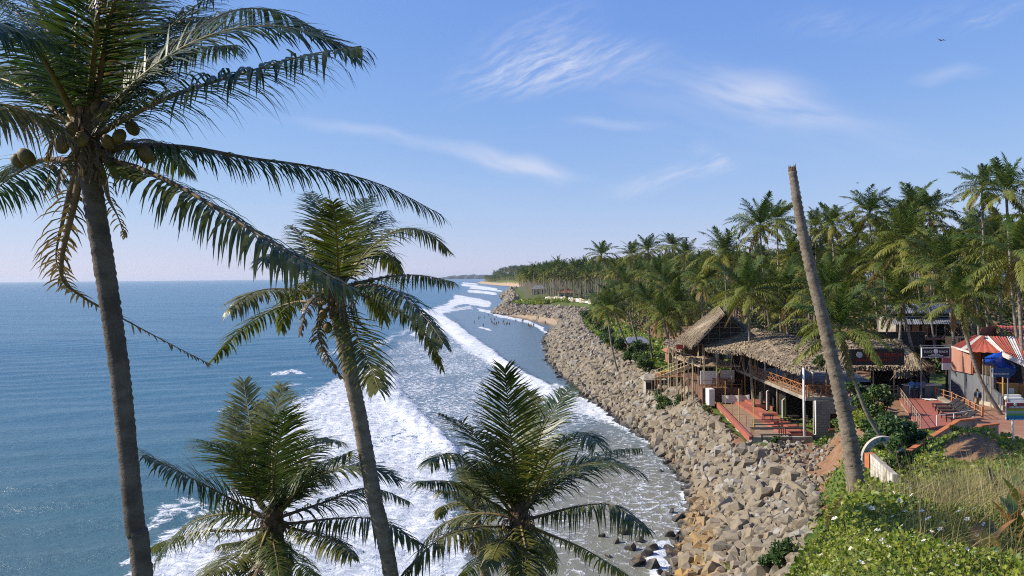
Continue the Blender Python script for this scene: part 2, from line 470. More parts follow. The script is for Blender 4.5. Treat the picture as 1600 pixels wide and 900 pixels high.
def bumpy(x, y):
    return 0.10 * np.sin(x * 1.7 + 0.6 * np.sin(y * 1.1)) * np.sin(y * 1.3 + x * 0.4) + 0.05 * np.sin(x * 4.1 + y * 2.7)

def land_z(x, y): return float(land_h(np.array([x]), np.array([y]))[0])

# material: soil and grass by a cover attribute
mt, t = new_mat('soil')
pos = t.node('ShaderNodeNewGeometry').outputs['Position']
at = t.node('ShaderNodeAttribute', attribute_name='cover').outputs['Fac']
sa = t.node('ShaderNodeAttribute', attribute_name='sand').outputs['Fac']
n1 = t.noise(pos, 0.9, 6, 0.65); n2 = t.noise(pos, 6, 6, 0.7)
soil = t.mix(t.step(n1, 0.3, 0.7), (0.22, 0.105, 0.055), (0.30, 0.19, 0.11))
soil = t.mix(t.step(n2, 0.4, 0.75), soil, (0.12, 0.075, 0.045))
grass = t.mix(t.step(n2, 0.3, 0.7), (0.045, 0.085, 0.016), (0.12, 0.15, 0.035))
grass = t.mix(t.step(n1, 0.5, 0.75), grass, (0.17, 0.14, 0.055))
sandc = t.mix(t.step(n2, 0.3, 0.8), (0.46, 0.34, 0.21), (0.36, 0.26, 0.16))
px_, py_, pz_ = t.sep(pos)
sandc = t.mix(t.step(pz_, 0.45, 0.05), sandc, (0.17, 0.125, 0.085))
f = t.step(t.math('ADD', at, t.math('MULTIPLY', t.math('SUBTRACT', n1, 0.5), 0.9)), 0.35, 0.65)
c = t.mix(f, soil, grass)
c = t.mix(t.step(sa, 0.3, 0.7), c, sandc)
finish(t, c, 0.92, n2, 0.5, 0.06, 0.15)

ys = np.concatenate([np.arange(-24, 70, 0.7), 70 * 1.016 ** np.arange(1, 232)])
xs = np.concatenate([-60 - np.cumsum(1.0 * 1.15 ** np.arange(16))[::-1], np.arange(-60, -12, 1.6), np.arange(-12, 45, 0.7), 45 + np.cumsum(0.8 * 1.06 ** np.arange(66))])
X, Y = np.meshgrid(xs, ys)
Z = land_h(X, Y) + bumpy(X, Y) * np.where(Y < 60, 1.0, 1.5)
cover = np.ones_like(X) * 0.8
cover[(X > ip(Y, EDGE) - 8) & (X < ip(Y, EDGE) + 1) & (Y > 52) & (Y < 66)] = 0.35
cover[(np.hypot((X - 22.5) / 3.4, (Y - 56) / 5.0) < 1)] = 0.0
cover[(X < ip(Y, ROCKT) + 0.6) & (Y > 46)] = 0.05
cover[(X > 29) & (X < 39) & (Y > 45) & (Y < 70)] = 0.1
cover[(Y > 84) & (Y < 260) & (X > ip(Y, ROCKT) + 11)] = 0.35
cover[np.hypot((X - 25.3) / 1.5, (Y - 42.6) / 1.4) < 1] = -0.3
sand = ((Y > 280) & (Y < 402) & (X < ip(Y, ROCKB) + 1.5)).astype(float)
sand = np.maximum(sand, ((Y > 1000) & (X < ip(Y, ROCKT))).astype(float))
nr, nc = X.shape
idx = np.arange(nr * nc).reshape(nr, nc)
Q = np.stack([idx[:-1, :-1], idx[:-1, 1:], idx[1:, 1:], idx[1:, :-1]], -1).reshape(-1, 4)
me = npmesh('ground', np.stack([X, Y, Z], -1).reshape(-1, 3), Q, attrs={'cover': cover.ravel(), 'sand': sand.ravel()}, smooth=True, mats=[MAT['soil']])
ground = link('ground', me)
tag(ground, 'sloping coastal ground of red soil, sand and grass', 'ground', kind='structure')

# ================================================================== sea
mt, t = new_mat('sea_water')
geo = t.node('ShaderNodeNewGeometry'); pos = geo.outputs['Position']
fo = t.node('ShaderNodeAttribute', attribute_name='foam').outputs['Fac']
sh = t.node('ShaderNodeAttribute', attribute_name='shoal').outputs['Fac']
sn = t.node('ShaderNodeAttribute', attribute_name='silt').outputs['Fac']
inn = t.node('ShaderNodeAttribute', attribute_name='inner').outputs['Fac']
wp = t.noise(t.mapping(pos, scale=(0.35, 0.2, 1)), 1.0, 4, 0.6, out='Color')
pw = t.vec('ADD', pos, t.vec('MULTIPLY', t.vec('SUBTRACT', wp, (0.5, 0.5, 0.5)), (2.4, 3.0, 0)))
lace = t.voronoi(t.mapping(pw, rot=(0, 0, 0.25), scale=(0.8, 0.75, 0)), 1.0, 'DISTANCE_TO_EDGE')
lace2 = t.voronoi(t.mapping(pw, rot=(0, 0, -0.3), scale=(2.6, 2.4, 0)), 1.0, 'DISTANCE_TO_EDGE')
fb = t.noise(t.mapping(pw, rot=(0, 0, 0.2), scale=(0.6, 1.15, 1)), 1.6, 9, 0.74)
fbig = t.noise(t.mapping(pw, scale=(0.12, 0.05, 1)), 1.0, 4, 0.6)
pat = t.math('ADD', t.math('ADD', t.math('MULTIPLY', lace, 0.85), t.math('MULTIPLY', lace2, 0.65)), t.math('MULTIPLY', t.math('SUBTRACT', fb, 0.28), 0.95))
dens = t.math('ADD', fo, t.math('MULTIPLY', t.math('MULTIPLY', t.math('SUBTRACT', fbig, 0.5), 0.7), t.step(fo, 0.02, 0.2)))
foam = t.step(t.math('SUBTRACT', dens, pat), -0.12, 0.16)
foam = t.math('MULTIPLY', foam, t.step(fo, 0.01, 0.07))
# stray whitecaps out at sea
cap = t.noise(t.mapping(pos, rot=(0, 0, 0.3), scale=(0.10, 0.22, 1)), 1.0, 7, 0.62)
d1 = t.noise(t.mapping(pos, rot=(0, 0, 0.25), scale=(0.012, 0.03, 1)), 1.0, 5, 0.55)
deep = t.mix(t.step(d1, 0.3, 0.7), (0.028, 0.108, 0.178), (0.052, 0.15, 0.215))
col = t.mix(sh, deep, (0.055, 0.13, 0.155))
col = t.mix(inn, col, (0.105, 0.155, 0.185))
col = t.mix(sn, col, (0.20, 0.195, 0.145))
fcol = t.mix(t.step(t.math('ADD', fb, t.math('MULTIPLY', t.math('SUBTRACT', fbig, 0.5), 0.5)), 0.3, 0.62), (0.88, 0.89, 0.90), (0.46, 0.50, 0.54))
col = t.mix(foam, col, fcol)
w1 = t.noise(t.mapping(pos, rot=(0, 0, 0.28), scale=(0.10, 0.32, 1)), 1.0, 3, 0.5)
w2 = t.noise(t.mapping(pos, rot=(0, 0, 0.1), scale=(0.42, 1.0, 1)), 1.0, 8, 0.66)
calm = t.math('SUBTRACT', 1.0, t.math('MULTIPLY', inn, 0.55))
hgt = t.math('ADD', t.math('MULTIPLY', w1, 2.6), t.math('MULTIPLY', w2, 2.1))
hgt = t.math('ADD', t.math('MULTIPLY', hgt, calm), t.math('MULTIPLY', t.math('MULTIPLY', foam, t.math('SUBTRACT', 1.2, pat)), 0.55))
bp = t.node('ShaderNodeBump'); bp.inputs['Strength'].default_value = 0.55; bp.inputs['Distance'].default_value = 0.5
t.l.new(hgt, bp.inputs['Height'])
b = t.node('ShaderNodeBsdfPrincipled')
t.put(b.inputs['Base Color'], col)
t.put(b.inputs['Roughness'], t.math('ADD', 0.24, t.math('MULTIPLY', foam, 0.6)))
b.inputs['IOR'].default_value = 1.33
t.put(b.inputs['Specular IOR Level'], t.math('SUBTRACT', 0.42, t.math('MULTIPLY', foam, 0.35)))
t.l.new(bp.outputs[0], b.inputs['Normal'])
o = t.node('ShaderNodeOutputMaterial'); t.l.new(b.outputs[0], o.inputs['Surface'])

def in_poly(px, py, poly):
    inside = np.zeros(px.shape, bool)
    n = len(poly); j = n - 1
    for i in range(n):
        xi, yi = poly[i]; xj, yj = poly[j]
        c = ((yi > py) != (yj > py)) & (px < (xj - xi) * (py - yi) / (yj - yi + 1e-9) + xi)
        inside ^= c; j = i
    return inside
def line_dist(px, py, pts, sx=1.0, sy=1.0):
    """distance to an open line; second output: signed side (positive on the line's left)"""
    best = np.full(px.shape, 1e9); side = np.zeros(px.shape)
    for (x0, y0), (x1, y1) in zip(pts[:-1], pts[1:]):
        ax, ay = x1 - x0, y1 - y0
        L2 = (ax * sx) ** 2 + (ay * sy) ** 2
        tq = np.clip(((px - x0) * ax * sx * sx + (py - y0) * ay * sy * sy) / L2, 0, 1)
        d = np.hypot((px - x0 - tq * ax) * sx, (py - y0 - tq * ay) * sy)
        s = ax * (py - y0) - ay * (px - x0)
        m_ = d < best
        best = np.where(m_, d, best); side = np.where(m_, np.sign(s), side)
    return best, side
def soft(px, py, poly, w):
    d, _ = line_dist(px, py, list(poly) + [poly[0]])
    s = np.where(in_poly(px, py, poly), d, -d)
    return sstep(s, -w, w)

yr = [-30.0]
while yr[-1] < 26000:
    y_ = yr[-1]
    yr.append(y_ + (4.0 if y_ < 26 else min(max(0.0055 * y_, 0.14), 1.6 if y_ < 700 else 1e9) if y_ < 1200 else 0.05 * y_))
yr = np.array(yr)
ang = np.concatenate([np.linspace(-2.4, -0.72, 22)[:-1], np.linspace(-0.72, -0.48, 40)[:-1], np.linspace(-0.48, 0.26, 310), np.linspace(0.26, 1.6, 12)[1:]])
A, Yg = np.meshgrid(ang, yr)
Xg = A * np.maximum(Yg, 40)
P0 = np.stack([Xg, Yg, np.zeros_like(Xg)], -1)
PX, PY, PD = proj(P0.reshape(-1, 3)); PX = PX.reshape(Xg.shape); PY = PY.reshape(Xg.shape)
front = (Yg > 30) & (PY > 425)
PX = np.where(front, PX, -5000); PY = np.where(front, PY, 5000)
wob = 9 * np.sin(Xg * 0.35 + 1.3 * np.sin(Yg * 0.11)) + 6 * np.sin(Xg * 0.9 + Yg * 0.22) + 4 * np.sin(Yg * 0.55 - Xg * 0.3)
wob = wob * np.clip((PY - 432) / 260, 0.02, 1.2)
qx = PX + wob; qy = PY + 0.4 * wob
main = [(100, 1000), (205, 905), (245, 862), (262, 838), (330, 775), (385, 715), (425, 672), (470, 628), (520, 598), (570, 572), (605, 590), (625, 628), (660, 662), (694, 690), (688, 730), (690, 780), (720, 840), (735, 1000)]
mid = [(545, 585), (590, 560), (640, 522), (672, 494), (700, 490), (735, 520), (770, 545), (805, 575), (852, 600), (890, 626), (940, 642), (900, 690), (800, 745), (700, 740), (690, 690), (650, 655), (612, 600)]
lac = [(690, 690), (800, 655), (900, 640), (960, 655), (1030, 695), (1085, 745), (1085, 785), (1060, 835), (1030, 900), (1020, 1000), (700, 1000), (690, 800)]
foam = 0.68 * soft(qx, qy, main, 16)
foam = np.maximum(foam, 0.37 * soft(qx, qy, mid, 14))
foam = np.maximum(foam, 0.27 * soft(qx, qy, lac, 20))
def band(pts, wd, amp, side_only=0, edge=5.0):
    d, s = line_dist(qx, qy, pts)
    if side_only:
        sd_ = d * s * side_only
        return amp * sstep(sd_, -edge, edge * 0.4) * (1 - sstep(sd_, wd * 0.3, wd))
    return amp * (1 - sstep(d, wd * 0.25, wd))
front_line = [(676, 488), (697, 496), (720, 512), (745, 532), (768, 546), (790, 566), (815, 582), (842, 594), (862, 606)]
foam = np.maximum(foam, band(front_line, 34, 0.82, +1, 4))
foam = np.maximum(foam, band([(862, 606), (885, 624), (930, 640), (975, 660)], 16, 0.75))
roller = [(600, 592), (622, 628), (655, 660), (690, 690), (694, 712)]
foam = np.maximum(foam, band(roller, 24, 1.0))
wash = [(870, 618), (905, 632), (958, 646), (1000, 668), (1035, 692), (1066, 718), (1082, 748), (1088, 775), (1072, 822), (1046, 868), (1034, 905)]
foam = np.maximum(foam, band(wash, 26, 0.78))
for (pl, wd, am) in (([(650, 520), (668, 500), (680, 488), (702, 481)], 11, 0.8), ([(706, 474), (726, 470), (745, 472), (763, 475)], 8, 0.9), ([(712, 464), (730, 467), (752, 471)], 6, 0.8),
                     ([(733, 455), (750, 456), (774, 459)], 3.2, 1.0), ([(722, 445), (742, 447), (775, 452)], 2.6, 1.0), ([(735, 450), (760, 452), (784, 455)], 2.0, 0.8), ([(724, 442), (746, 444)], 1.6, 0.8), ([(700, 487), (735, 480)], 5, 0.5),
                     ([(748, 484), (768, 488)], 3.5, 0.85), ([(775, 492), (800, 497), (825, 503), (845, 512), (853, 520)], 4, 0.7), ([(752, 512), (764, 515)], 2.2, 1.0), ([(764, 516), (769, 517)], 1.6, 1.0),
                     ([(236, 822), (262, 800), (300, 790)], 20, 0.42), ([(428, 586), (460, 580), (475, 584)], 5, 0.55), ([(500, 556), (540, 545)], 6, 0.4), ([(560, 548), (612, 528), (640, 512)], 9, 0.42), ([(190, 882), (215, 872)], 7, 0.6),
                     ([(420, 606), (470, 600)], 5, 0.35), ([(330, 640), (360, 632)], 4, 0.3), ([(850, 540), (853, 560), (862, 585)], 3, 0.3)):
    foam = np.maximum(foam, band(pl, wd, am))
foam = np.clip(foam, 0, 1.3) * front
inner = np.maximum(soft(qx, qy, [(690, 480), (760, 470), (900, 470), (900, 620), (860, 606), (800, 570), (740, 530)], 8), soft(qx, qy, lac, 25))
inner = np.maximum(inner, soft(qx, qy, mid, 25)) * front
inner = np.maximum(inner, 0.8 * soft(qx, qy, [(705, 470), (735, 440), (800, 440), (800, 490), (720, 485)], 6) * front)
silt = np.clip(soft(PX, PY, [(760, 760), (850, 700), (960, 680), (1040, 720), (1100, 770), (1100, 1000), (700, 1000)], 60), 0, 1) * front
shoal = np.clip(sstep(PY, 560, 880) * 0.95, 0, 1) * front
zs = 0.16 * np.sin(Yg * 0.30 + Xg * 0.16 + 1.2 * np.sin(Xg * 0.05)) * np.sin(Xg * 0.08 - Yg * 0.02) * (Yg < 600)
zs = zs + 0.10 * np.sin(Yg * 0.7 - Xg * 0.3 + 2 * np.sin(Yg * 0.09)) * (Yg < 250)
zs = zs * (1 - 0.75 * inner)
zs += 0.6 * band(roller, 22, 1.0) * (0.65 + 0.2 * np.sin(Yg * 2.1 + Xg) + 0.15 * np.sin(Yg * 5.3 - 2 * Xg)) + 0.35 * band(front_line, 22, 1.0, +1, 3)
zs += 0.10 * np.clip(foam, 0, 1) * np.sin(Xg * 3.1 + 2 * np.sin(Yg * 2.3)) * np.sin(Yg * 2.7 + Xg) * (Yg < 200)
nr, nc = Xg.shape
idx = np.arange(nr * nc).reshape(nr, nc)
Q = np.stack([idx[:-1, :-1], idx[:-1, 1:], idx[1:, 1:], idx[1:, :-1]], -1).reshape(-1, 4)
me = npmesh('sea', np.stack([Xg, Yg, zs], -1).reshape(-1, 3), Q, attrs={'foam': foam.ravel(), 'inner': inner.ravel(), 'silt': silt.ravel(), 'shoal': shoal.ravel()}, smooth=True, mats=[MAT['sea_water']])
sea = link('sea', me)
tag(sea, 'blue sea with white surf rolling onto the shore', 'sea', kind='structure')

# ================================================================== boulder sea wall
mt, t = new_mat('boulder_stone')
geo = t.node('ShaderNodeNewGeometry'); pos = geo.outputs['Position']
ri = t.math('FRACT', t.math('ADD', geo.outputs['Random Per Island'], t.node('ShaderNodeObjectInfo').outputs['Random']))
n1 = t.noise(pos, 2.2, 6, 0.65); n2 = t.noise(pos, 11, 6, 0.7)
c = t.mix(ri, (0.285, 0.23, 0.155), (0.195, 0.172, 0.135))
c = t.mix(t.step(ri, 0.78, 0.95), c, (0.34, 0.32, 0.285))
c = t.mix(t.step(n1, 0.4, 0.75), c, (0.17, 0.14, 0.10))
c = t.mix(t.math('MULTIPLY', t.step(n2, 0.5, 0.8), 0.55), c, (0.15, 0.13, 0.105))
px_, py_, pz_ = t.sep(pos)
oc = t.math('MULTIPLY', t.step(t.math('ADD', pz_, t.math('MULTIPLY', n1, 1.4)), 3.4, 1.6), t.step(py_, 72, 50))
c = t.mix(t.math('MULTIPLY', oc, t.step(ri, 0.15, 0.7)), c, (0.33, 0.205, 0.075))
wet = t.step(t.math('ADD', pz_, t.math('MULTIPLY', n1, 0.9)), 1.25, 0.65)
c = t.mix(wet, c, (0.045, 0.042, 0.036))
finish(t, c, t.math('SUBTRACT', 0.9, t.math('MULTIPLY', wet, 0.45)), n2, 0.6, 0.05, 0.3)

def rock_mesh(seed, n=13, flat=0.75):
    r = np.random.default_rng(seed)
    P = r.normal(size=(n, 3)); P /= np.linalg.norm(P, axis=1)[:, None]
    P = np.sign(P) * np.abs(P) ** 0.75
    P *= r.uniform(0.8, 1.12, (n, 1)) * np.array([1.15, 0.9, flat])
    bm = bmesh.new()
    for p in P: bm.verts.new(p)
    res = bmesh.ops.convex_hull(bm, input=bm.verts)
    bmesh.ops.delete(bm, geom=[g for g in bm.verts if not g.link_faces], context='VERTS')
    bmesh.ops.triangulate(bm, faces=bm.faces)
    me = bpy.data.meshes.new('boulder'); bm.to_mesh(me); bm.free()
    me.materials.append(MAT['boulder_stone'])
    return me
ROCKM = [rock_mesh(100 + i, 13 + i % 7, 0.62 + 0.06 * (i % 5)) for i in range(16)]
ROCKV = []
for me in ROCKM:
    V = np.array([v.co[:] for v in me.vertices]); T = np.array([p.vertices[:] for p in me.polygons])
    ROCKV.append((V, T))
def rotm(r):
    q = r.normal(size=4); q /= np.linalg.norm(q); w_, x, y, z = q
    return np.array([[1 - 2 * (y * y + z * z), 2 * (x * y - z * w_), 2 * (x * z + y * w_)], [2 * (x * y + z * w_), 1 - 2 * (x * x + z * z), 2 * (y * z - x * w_)], [2 * (x * z - y * w_), 2 * (y * z + x * w_), 1 - 2 * (x * x + y * y)]])
r2 = np.random.default_rng(5)
rocks = []
y = 37.0
while y < 1000:
    a, b_ = float(ip(y, ROCKB)) - 0.8, float(ip(y, ROCKT)) + 0.2
    size = 0.37 if y < 70 else 0.40 if y < 120 else 0.47 if y < 300 else 0.7 if y < 450 else 1.4
    stepy = size * 0.98
    if 64 < y < 67: b_ -= 0.6
    n = max(2, int((b_ - a) / (size * 0.92)))
    for i in range(n):
        u = (i + r2.uniform(0.05, 0.95)) / n
        x = a + (b_ - a) * u
        yy = y + r2.uniform(-0.5, 0.5) * stepy
        s = size * float(np.clip(r2.lognormal(-0.05, 0.36), 0.45, 2.0))
        if u > 0.93: s *= 0.7
        if yy < 43 and x > float(ip(yy, EDGE)) - 2.2: continue
        rocks.append((x, yy, s * r2.uniform(-0.35, 0.6), s, int(r2.integers(16)), rotm(r2) if r2.random() < 0.75 else np.eye(3)))
    y += stepy
gz_ = land_h(np.array([q[0] for q in rocks]), np.array([q[1] for q in rocks]))
rocks = [(q[0], q[1], q[2] + float(g)) + q[3:] for q, g in zip(rocks, gz_)]
# small rubble on the sandy strip and below the terrace
for k in range(520):
    x = r2.uniform(16.5, 25.0); yy = r2.uniform(51, 65.5)
    if x > float(ip(yy, ROCKT)) - 1.2 and np.hypot((x - 23.6) / 2.2, (yy - 54) / 3.0) > 1.0:
        s = r2.uniform(0.10, 0.30); rocks.append((x, yy, land_z(x, yy) + s * 0.3, s, int(r2.integers(16)), rotm(r2)))
# stones standing in the wash
for (px, py, s) in ((962, 848, 0.5), (975, 832, 0.55), (985, 858, 0.45), (1000, 845, 0.4), (1010, 866, 0.5), (995, 880, 0.55), (1018, 884, 0.6), (940, 838, 0.3), (1060, 750, 0.4), (1068, 764, 0.4), (1050, 800, 0.4), (1058, 812, 0.5), (1020, 858, 0.5), (1046, 838, 0.5), (950, 870, 0.3), (1078, 742, 0.35), (1040, 710, 0.35)):
    p = at_z(px, py, 0.05); rocks.append((p[0], p[1], 0.05, s, int(r2.integers(16)), rotm(r2)))
C3 = np.array([r_[:3] for r_ in rocks]); SZ = np.array([r_[3] for r_ in rocks])
qx_, qy_, qd_ = proj(C3)
vis = (qx_ > 850) & (qy_ < 915) & (qx_ < 1330) & (qx_ - 1195 < (915 - qy_) * 0.9)
score = np.where(vis, SZ / qd_, 0)
# dig out those that lie deeper: prefer high ones
order = np.argsort(-score)
own = set(order[:300].tolist())
wall_root = thing('boulder_seawall', (18, 60, 0), 'long sea wall of piled angular tan boulders along the water', 'sea wall')
VV, TT, base = [], [], 0
for i, (x, y, z, s, k, rm) in enumerate(rocks):
    if i in own:
        o = bpy.data.objects.new('boulder', ROCKM[k]); COL.objects.link(o)
        o.parent = wall_root
        M = Matrix([list(rm[j] * s) for j in range(3)]).to_4x4(); M.translation = Vector((x - 18, y - 60, z))
        o.matrix_local = M
    else:
        V, T = ROCKV[k]
        VV.append(V @ rm.T * s + np.array([x, y, z])); TT.append(T + base); base += len(V)
me = npmesh('boulder_rubble', np.concatenate(VV) - np.array([18, 60, 0]), T=np.concatenate(TT), mats=[MAT['boulder_stone']])
o = link('boulder_rubble', me, wall_root); o['kind'] = 'stuff'
# ================================================================== coconut palms
def leaf_mat(name, green, yellow, dry, transl=0.3, rough=0.42, spec=0.5):
    mt, t = new_mat(name)
    a = t.node('ShaderNodeAttribute', attribute_name='tint').outputs['Fac']
    oi = t.node('ShaderNodeObjectInfo').outputs['Random']
    a = t.math('ADD', a, t.math('MULTIPLY', t.math('SUBTRACT', oi, 0.5), 0.22))
    c = t.mix(t.step(a, 0.05, 0.55), green, yellow)
    c = t.mix(t.step(a, 0.55, 0.95), c, dry)
    n = t.noise(t.node('ShaderNodeNewGeometry').outputs['Position'], 7, 3, 0.6)
    c = t.mix(t.step(n, 0.35, 0.75), c, t.mix(0.45, c, (0.02, 0.02, 0.012)))
    b = t.node('ShaderNodeBsdfPrincipled')
    t.put(b.inputs['Base Color'], c); b.inputs['Roughness'].default_value = rough; b.inputs['Specular IOR Level'].default_value = spec
    tr = t.node('ShaderNodeBsdfTranslucent'); t.put(tr.inputs['Color'], t.mix(1.0, c, (1.15, 1.2, 0.7), 'MULTIPLY'))
    ms = t.node('ShaderNodeMixShader'); ms.inputs[0].default_value = transl
    t.l.new(b.outputs[0], ms.inputs[1]); t.l.new(tr.outputs[0], ms.inputs[2])
    o = t.node('ShaderNodeOutputMaterial'); t.l.new(ms.outputs[0], o.inputs['Surface'])
    return mt
FROND = leaf_mat('palm_frond', (0.036, 0.070, 0.016), (0.19, 0.19, 0.045), (0.175, 0.12, 0.068))
FROND_FAR = leaf_mat('palm_frond_far', (0.048, 0.094, 0.018), (0.25, 0.255, 0.05), (0.29, 0.20, 0.09), 0.3, 0.55, 0.18)
RACHIS = pmat('frond_midrib', (0.26, 0.20, 0.055), (0.17, 0.11, 0.05), 3, 0.55, 0.1)
RACHIS_DRY = pmat('dry_midrib', (0.20, 0.13, 0.075), (0.13, 0.085, 0.05), 3, 0.8, 0.1)
HUSK = pmat('coconut_husk', (0.19, 0.125, 0.035), (0.12, 0.085, 0.025), 5, 0.6, 0.1)
FIBRE = pmat('palm_fibre', (0.15, 0.095, 0.05), (0.07, 0.045, 0.03), 8, 0.95, 0.5)
mt, t = new_mat('palm_bark')
pos = t.node('ShaderNodeNewGeometry').outputs['Position']
n1 = t.noise(t.mapping(pos, scale=(1, 1, 2.2)), 3.2, 6, 0.7); n2 = t.noise(pos, 16, 6, 0.75)
c = t.mix(t.step(n1, 0.3, 0.7), (0.275, 0.23, 0.18), (0.15, 0.115, 0.085))
c = t.mix(t.math('MULTIPLY', t.step(n2, 0.56, 0.72), 0.7), c, (0.36, 0.335, 0.29))
c = t.mix(t.math('MULTIPLY', t.step(t.noise(pos, 5, 5, 0.7), 0.56, 0.7), 0.75), c, (0.06, 0.045, 0.035))
finish(t, c, 0.93, n2, 0.7, 0.03, 0.15)
BARK = MAT['palm_bark']
BARK_SHADED = pmat('shaded_palm_bark', (0.085, 0.068, 0.055), (0.16, 0.13, 0.105), 2.2, 0.93, 0.6, bscale=18, stretch=(1, 1, 1.6), bdist=0.03)  # dark bark tone with the crown's shade on the trunk mixed in

def nrm(v):
    return v / np.maximum(np.linalg.norm(v, axis=-1, keepdims=True), 1e-9)
def spline(P, m):
    """Catmull-Rom through P, m samples evenly by length"""
    P = np.asarray(P, float)
    Pe = np.vstack([2 * P[0] - P[1], P, 2 * P[-1] - P[-2]])
    out = []
    for i in range(1, len(Pe) - 2):
        t_ = np.linspace(0, 1, 12, endpoint=False)[:, None]
        a, b, c, d = Pe[i - 1], Pe[i], Pe[i + 1], Pe[i + 2]
        out.append(0.5 * ((2 * b) + (-a + c) * t_ + (2 * a - 5 * b + 4 * c - d) * t_ ** 2 + (-a + 3 * b - 3 * c + d) * t_ ** 3))
    out = np.vstack(out + [P[-1:]])
    s = np.concatenate([[0], np.cumsum(np.linalg.norm(np.diff(out, axis=0), axis=1))])
    q = np.linspace(0, s[-1], m)
    return np.stack([np.interp(q, s, out[:, k]) for k in range(3)], -1), s[-1]
def frond_geo(P, r, nl=62, L=0.8, wd=0.042, droop=0.8, tint=0.2, segs=3, roll=0.0, start=0.2, ragged=0.12, dry_tip=0.25, sides=(1, 1), lift=0.25):
    """leaflets along the midrib points P; returns V, Q, tint"""
    m = len(P)
    T = nrm(np.gradient(P, axis=0))
    S = np.cross(T, np.array([0, 0, 1.0])); ln = np.linalg.norm(S, axis=1)
    ref = S[np.argmax(ln)]
    S = np.where((ln < 0.25)[:, None], ref, S); S = nrm(S - T * (S * T).sum(1, keepdims=True))
    N = np.cross(S, T)
    cr, sr = math.cos(roll), math.sin(roll)
    S, N = S * cr + N * sr, N * cr - S * sr
    VV, TI = [], []
    for sg in (1, -1):
        n = int(nl * sides[0 if sg == 1 else 1])
        if n < 2: continue
        tt = np.linspace(start, 0.995, n) + r.normal(0, 0.003, n)
        tt = np.clip(tt, 0, 1)
        keep = r.random(n) > ragged * 0.5
        fi = tt * (m - 1)
        def at(Aarr): return np.stack([np.interp(fi, np.arange(m), Aarr[:, k]) for k in range(3)], -1)
        p, tg, s_, n_ = at(P), nrm(at(T)), nrm(at(S)), nrm(at(N))
        u = (tt - start) / (1 - start)
        A = 0.45 + 0.62 * u ** 1.3 + r.normal(0, 0.09, n)
        d = np.cos(A)[:, None] * s_ * sg + np.sin(A)[:, None] * tg + (lift * (1 - u) + r.normal(0, 0.10, n))[:, None] * n_
        d = nrm(d)
        ll = L * (0.55 + 0.45 * np.minimum(u / 0.25, 1)) * (1 - 0.62 * np.clip((u - 0.45) / 0.55, 0, 1) ** 1.6) * r.uniform(1 - ragged * 1.6, 1.04, n)
        wdir = nrm(np.cross(d, n_))
        c = p.copy()
        prof = {3: (0.55, 1.0, 0.72, 0.06), 2: (0.65, 1.0, 0.08), 1: (1.0, 0.12)}[segs]
        g = droop * np.clip(r.normal(1.0, 0.28, n), 0.3, 2.0)
        tin = tint + r.normal(0, 0.07, n) + 0.0
        blk, tb = [], []
        dd = d
        for k in range(segs + 1):
            hw = (wd / 2 * prof[k])
            blk += [c - wdir * hw, c + wdir * hw]
            tv = tin + dry_tip * (k / segs) ** 2 * r.uniform(0.4, 1.4, n)
            tb += [tv, tv]
            dd = nrm(dd + np.array([0, 0, -1.0]) * (g * (0.35 + 0.75 * k / segs) / segs * 1.6)[:, None])
            c = c + dd * (ll / segs)[:, None]
        blk = np.stack(blk, 1)[keep]; tb = np.stack(tb, 1)[keep]
        VV.append(blk.reshape(-1, 3)); TI.append(tb.ravel())
    V = np.concatenate(VV); TI = np.concatenate(TI)
    k = 2 * (segs + 1)
    b = np.arange(len(V) // k)[:, None] * k
    Q = np.concatenate([b + np.array([[2 * i, 2 * i + 1, 2 * i + 3, 2 * i + 2]]) for i in range(segs)], 0)
    return V, Q, TI
def add_core(C, V, Q, ti, hw=0.012):
    T = nrm(np.gradient(C, axis=0)); S = nrm(np.cross(T, [0.1, 0.05, 1.0]))
    CV = np.stack([C - S * hw, C + S * hw], 1).reshape(-1, 3); b = len(V); n = len(C)
    i = np.arange(n - 1)[:, None] * 2
    return np.vstack([V, CV]), np.vstack([Q, b + i + np.array([[0, 1, 3, 2]])]), np.concatenate([ti, np.full(len(CV), ti.mean())])
def rib_geo(P, r0, r1, n=5):
    T = nrm(np.gradient(P, axis=0))
    U = np.cross(T, [0.31, 0.2, 1.0]); U = nrm(U); B = np.cross(T, U)
    m = len(P); rad = np.linspace(1, 0, m) ** 1.9 * (r0 - r1) + r1
    a = np.arange(n) * 2 * math.pi / n
    V = (P[:, None] + rad[:, None, None] * (np.cos(a)[None, :, None] * U[:, None] + np.sin(a)[None, :, None] * B[:, None])).reshape(-1, 3)
    i = np.arange(m - 1)[:, None] * n; k = np.arange(n)[None]
    Q = np.stack([i + k, i + (k + 1) % n, i + n + (k + 1) % n, i + n + k], -1).reshape(-1, 4)
    return V, Q
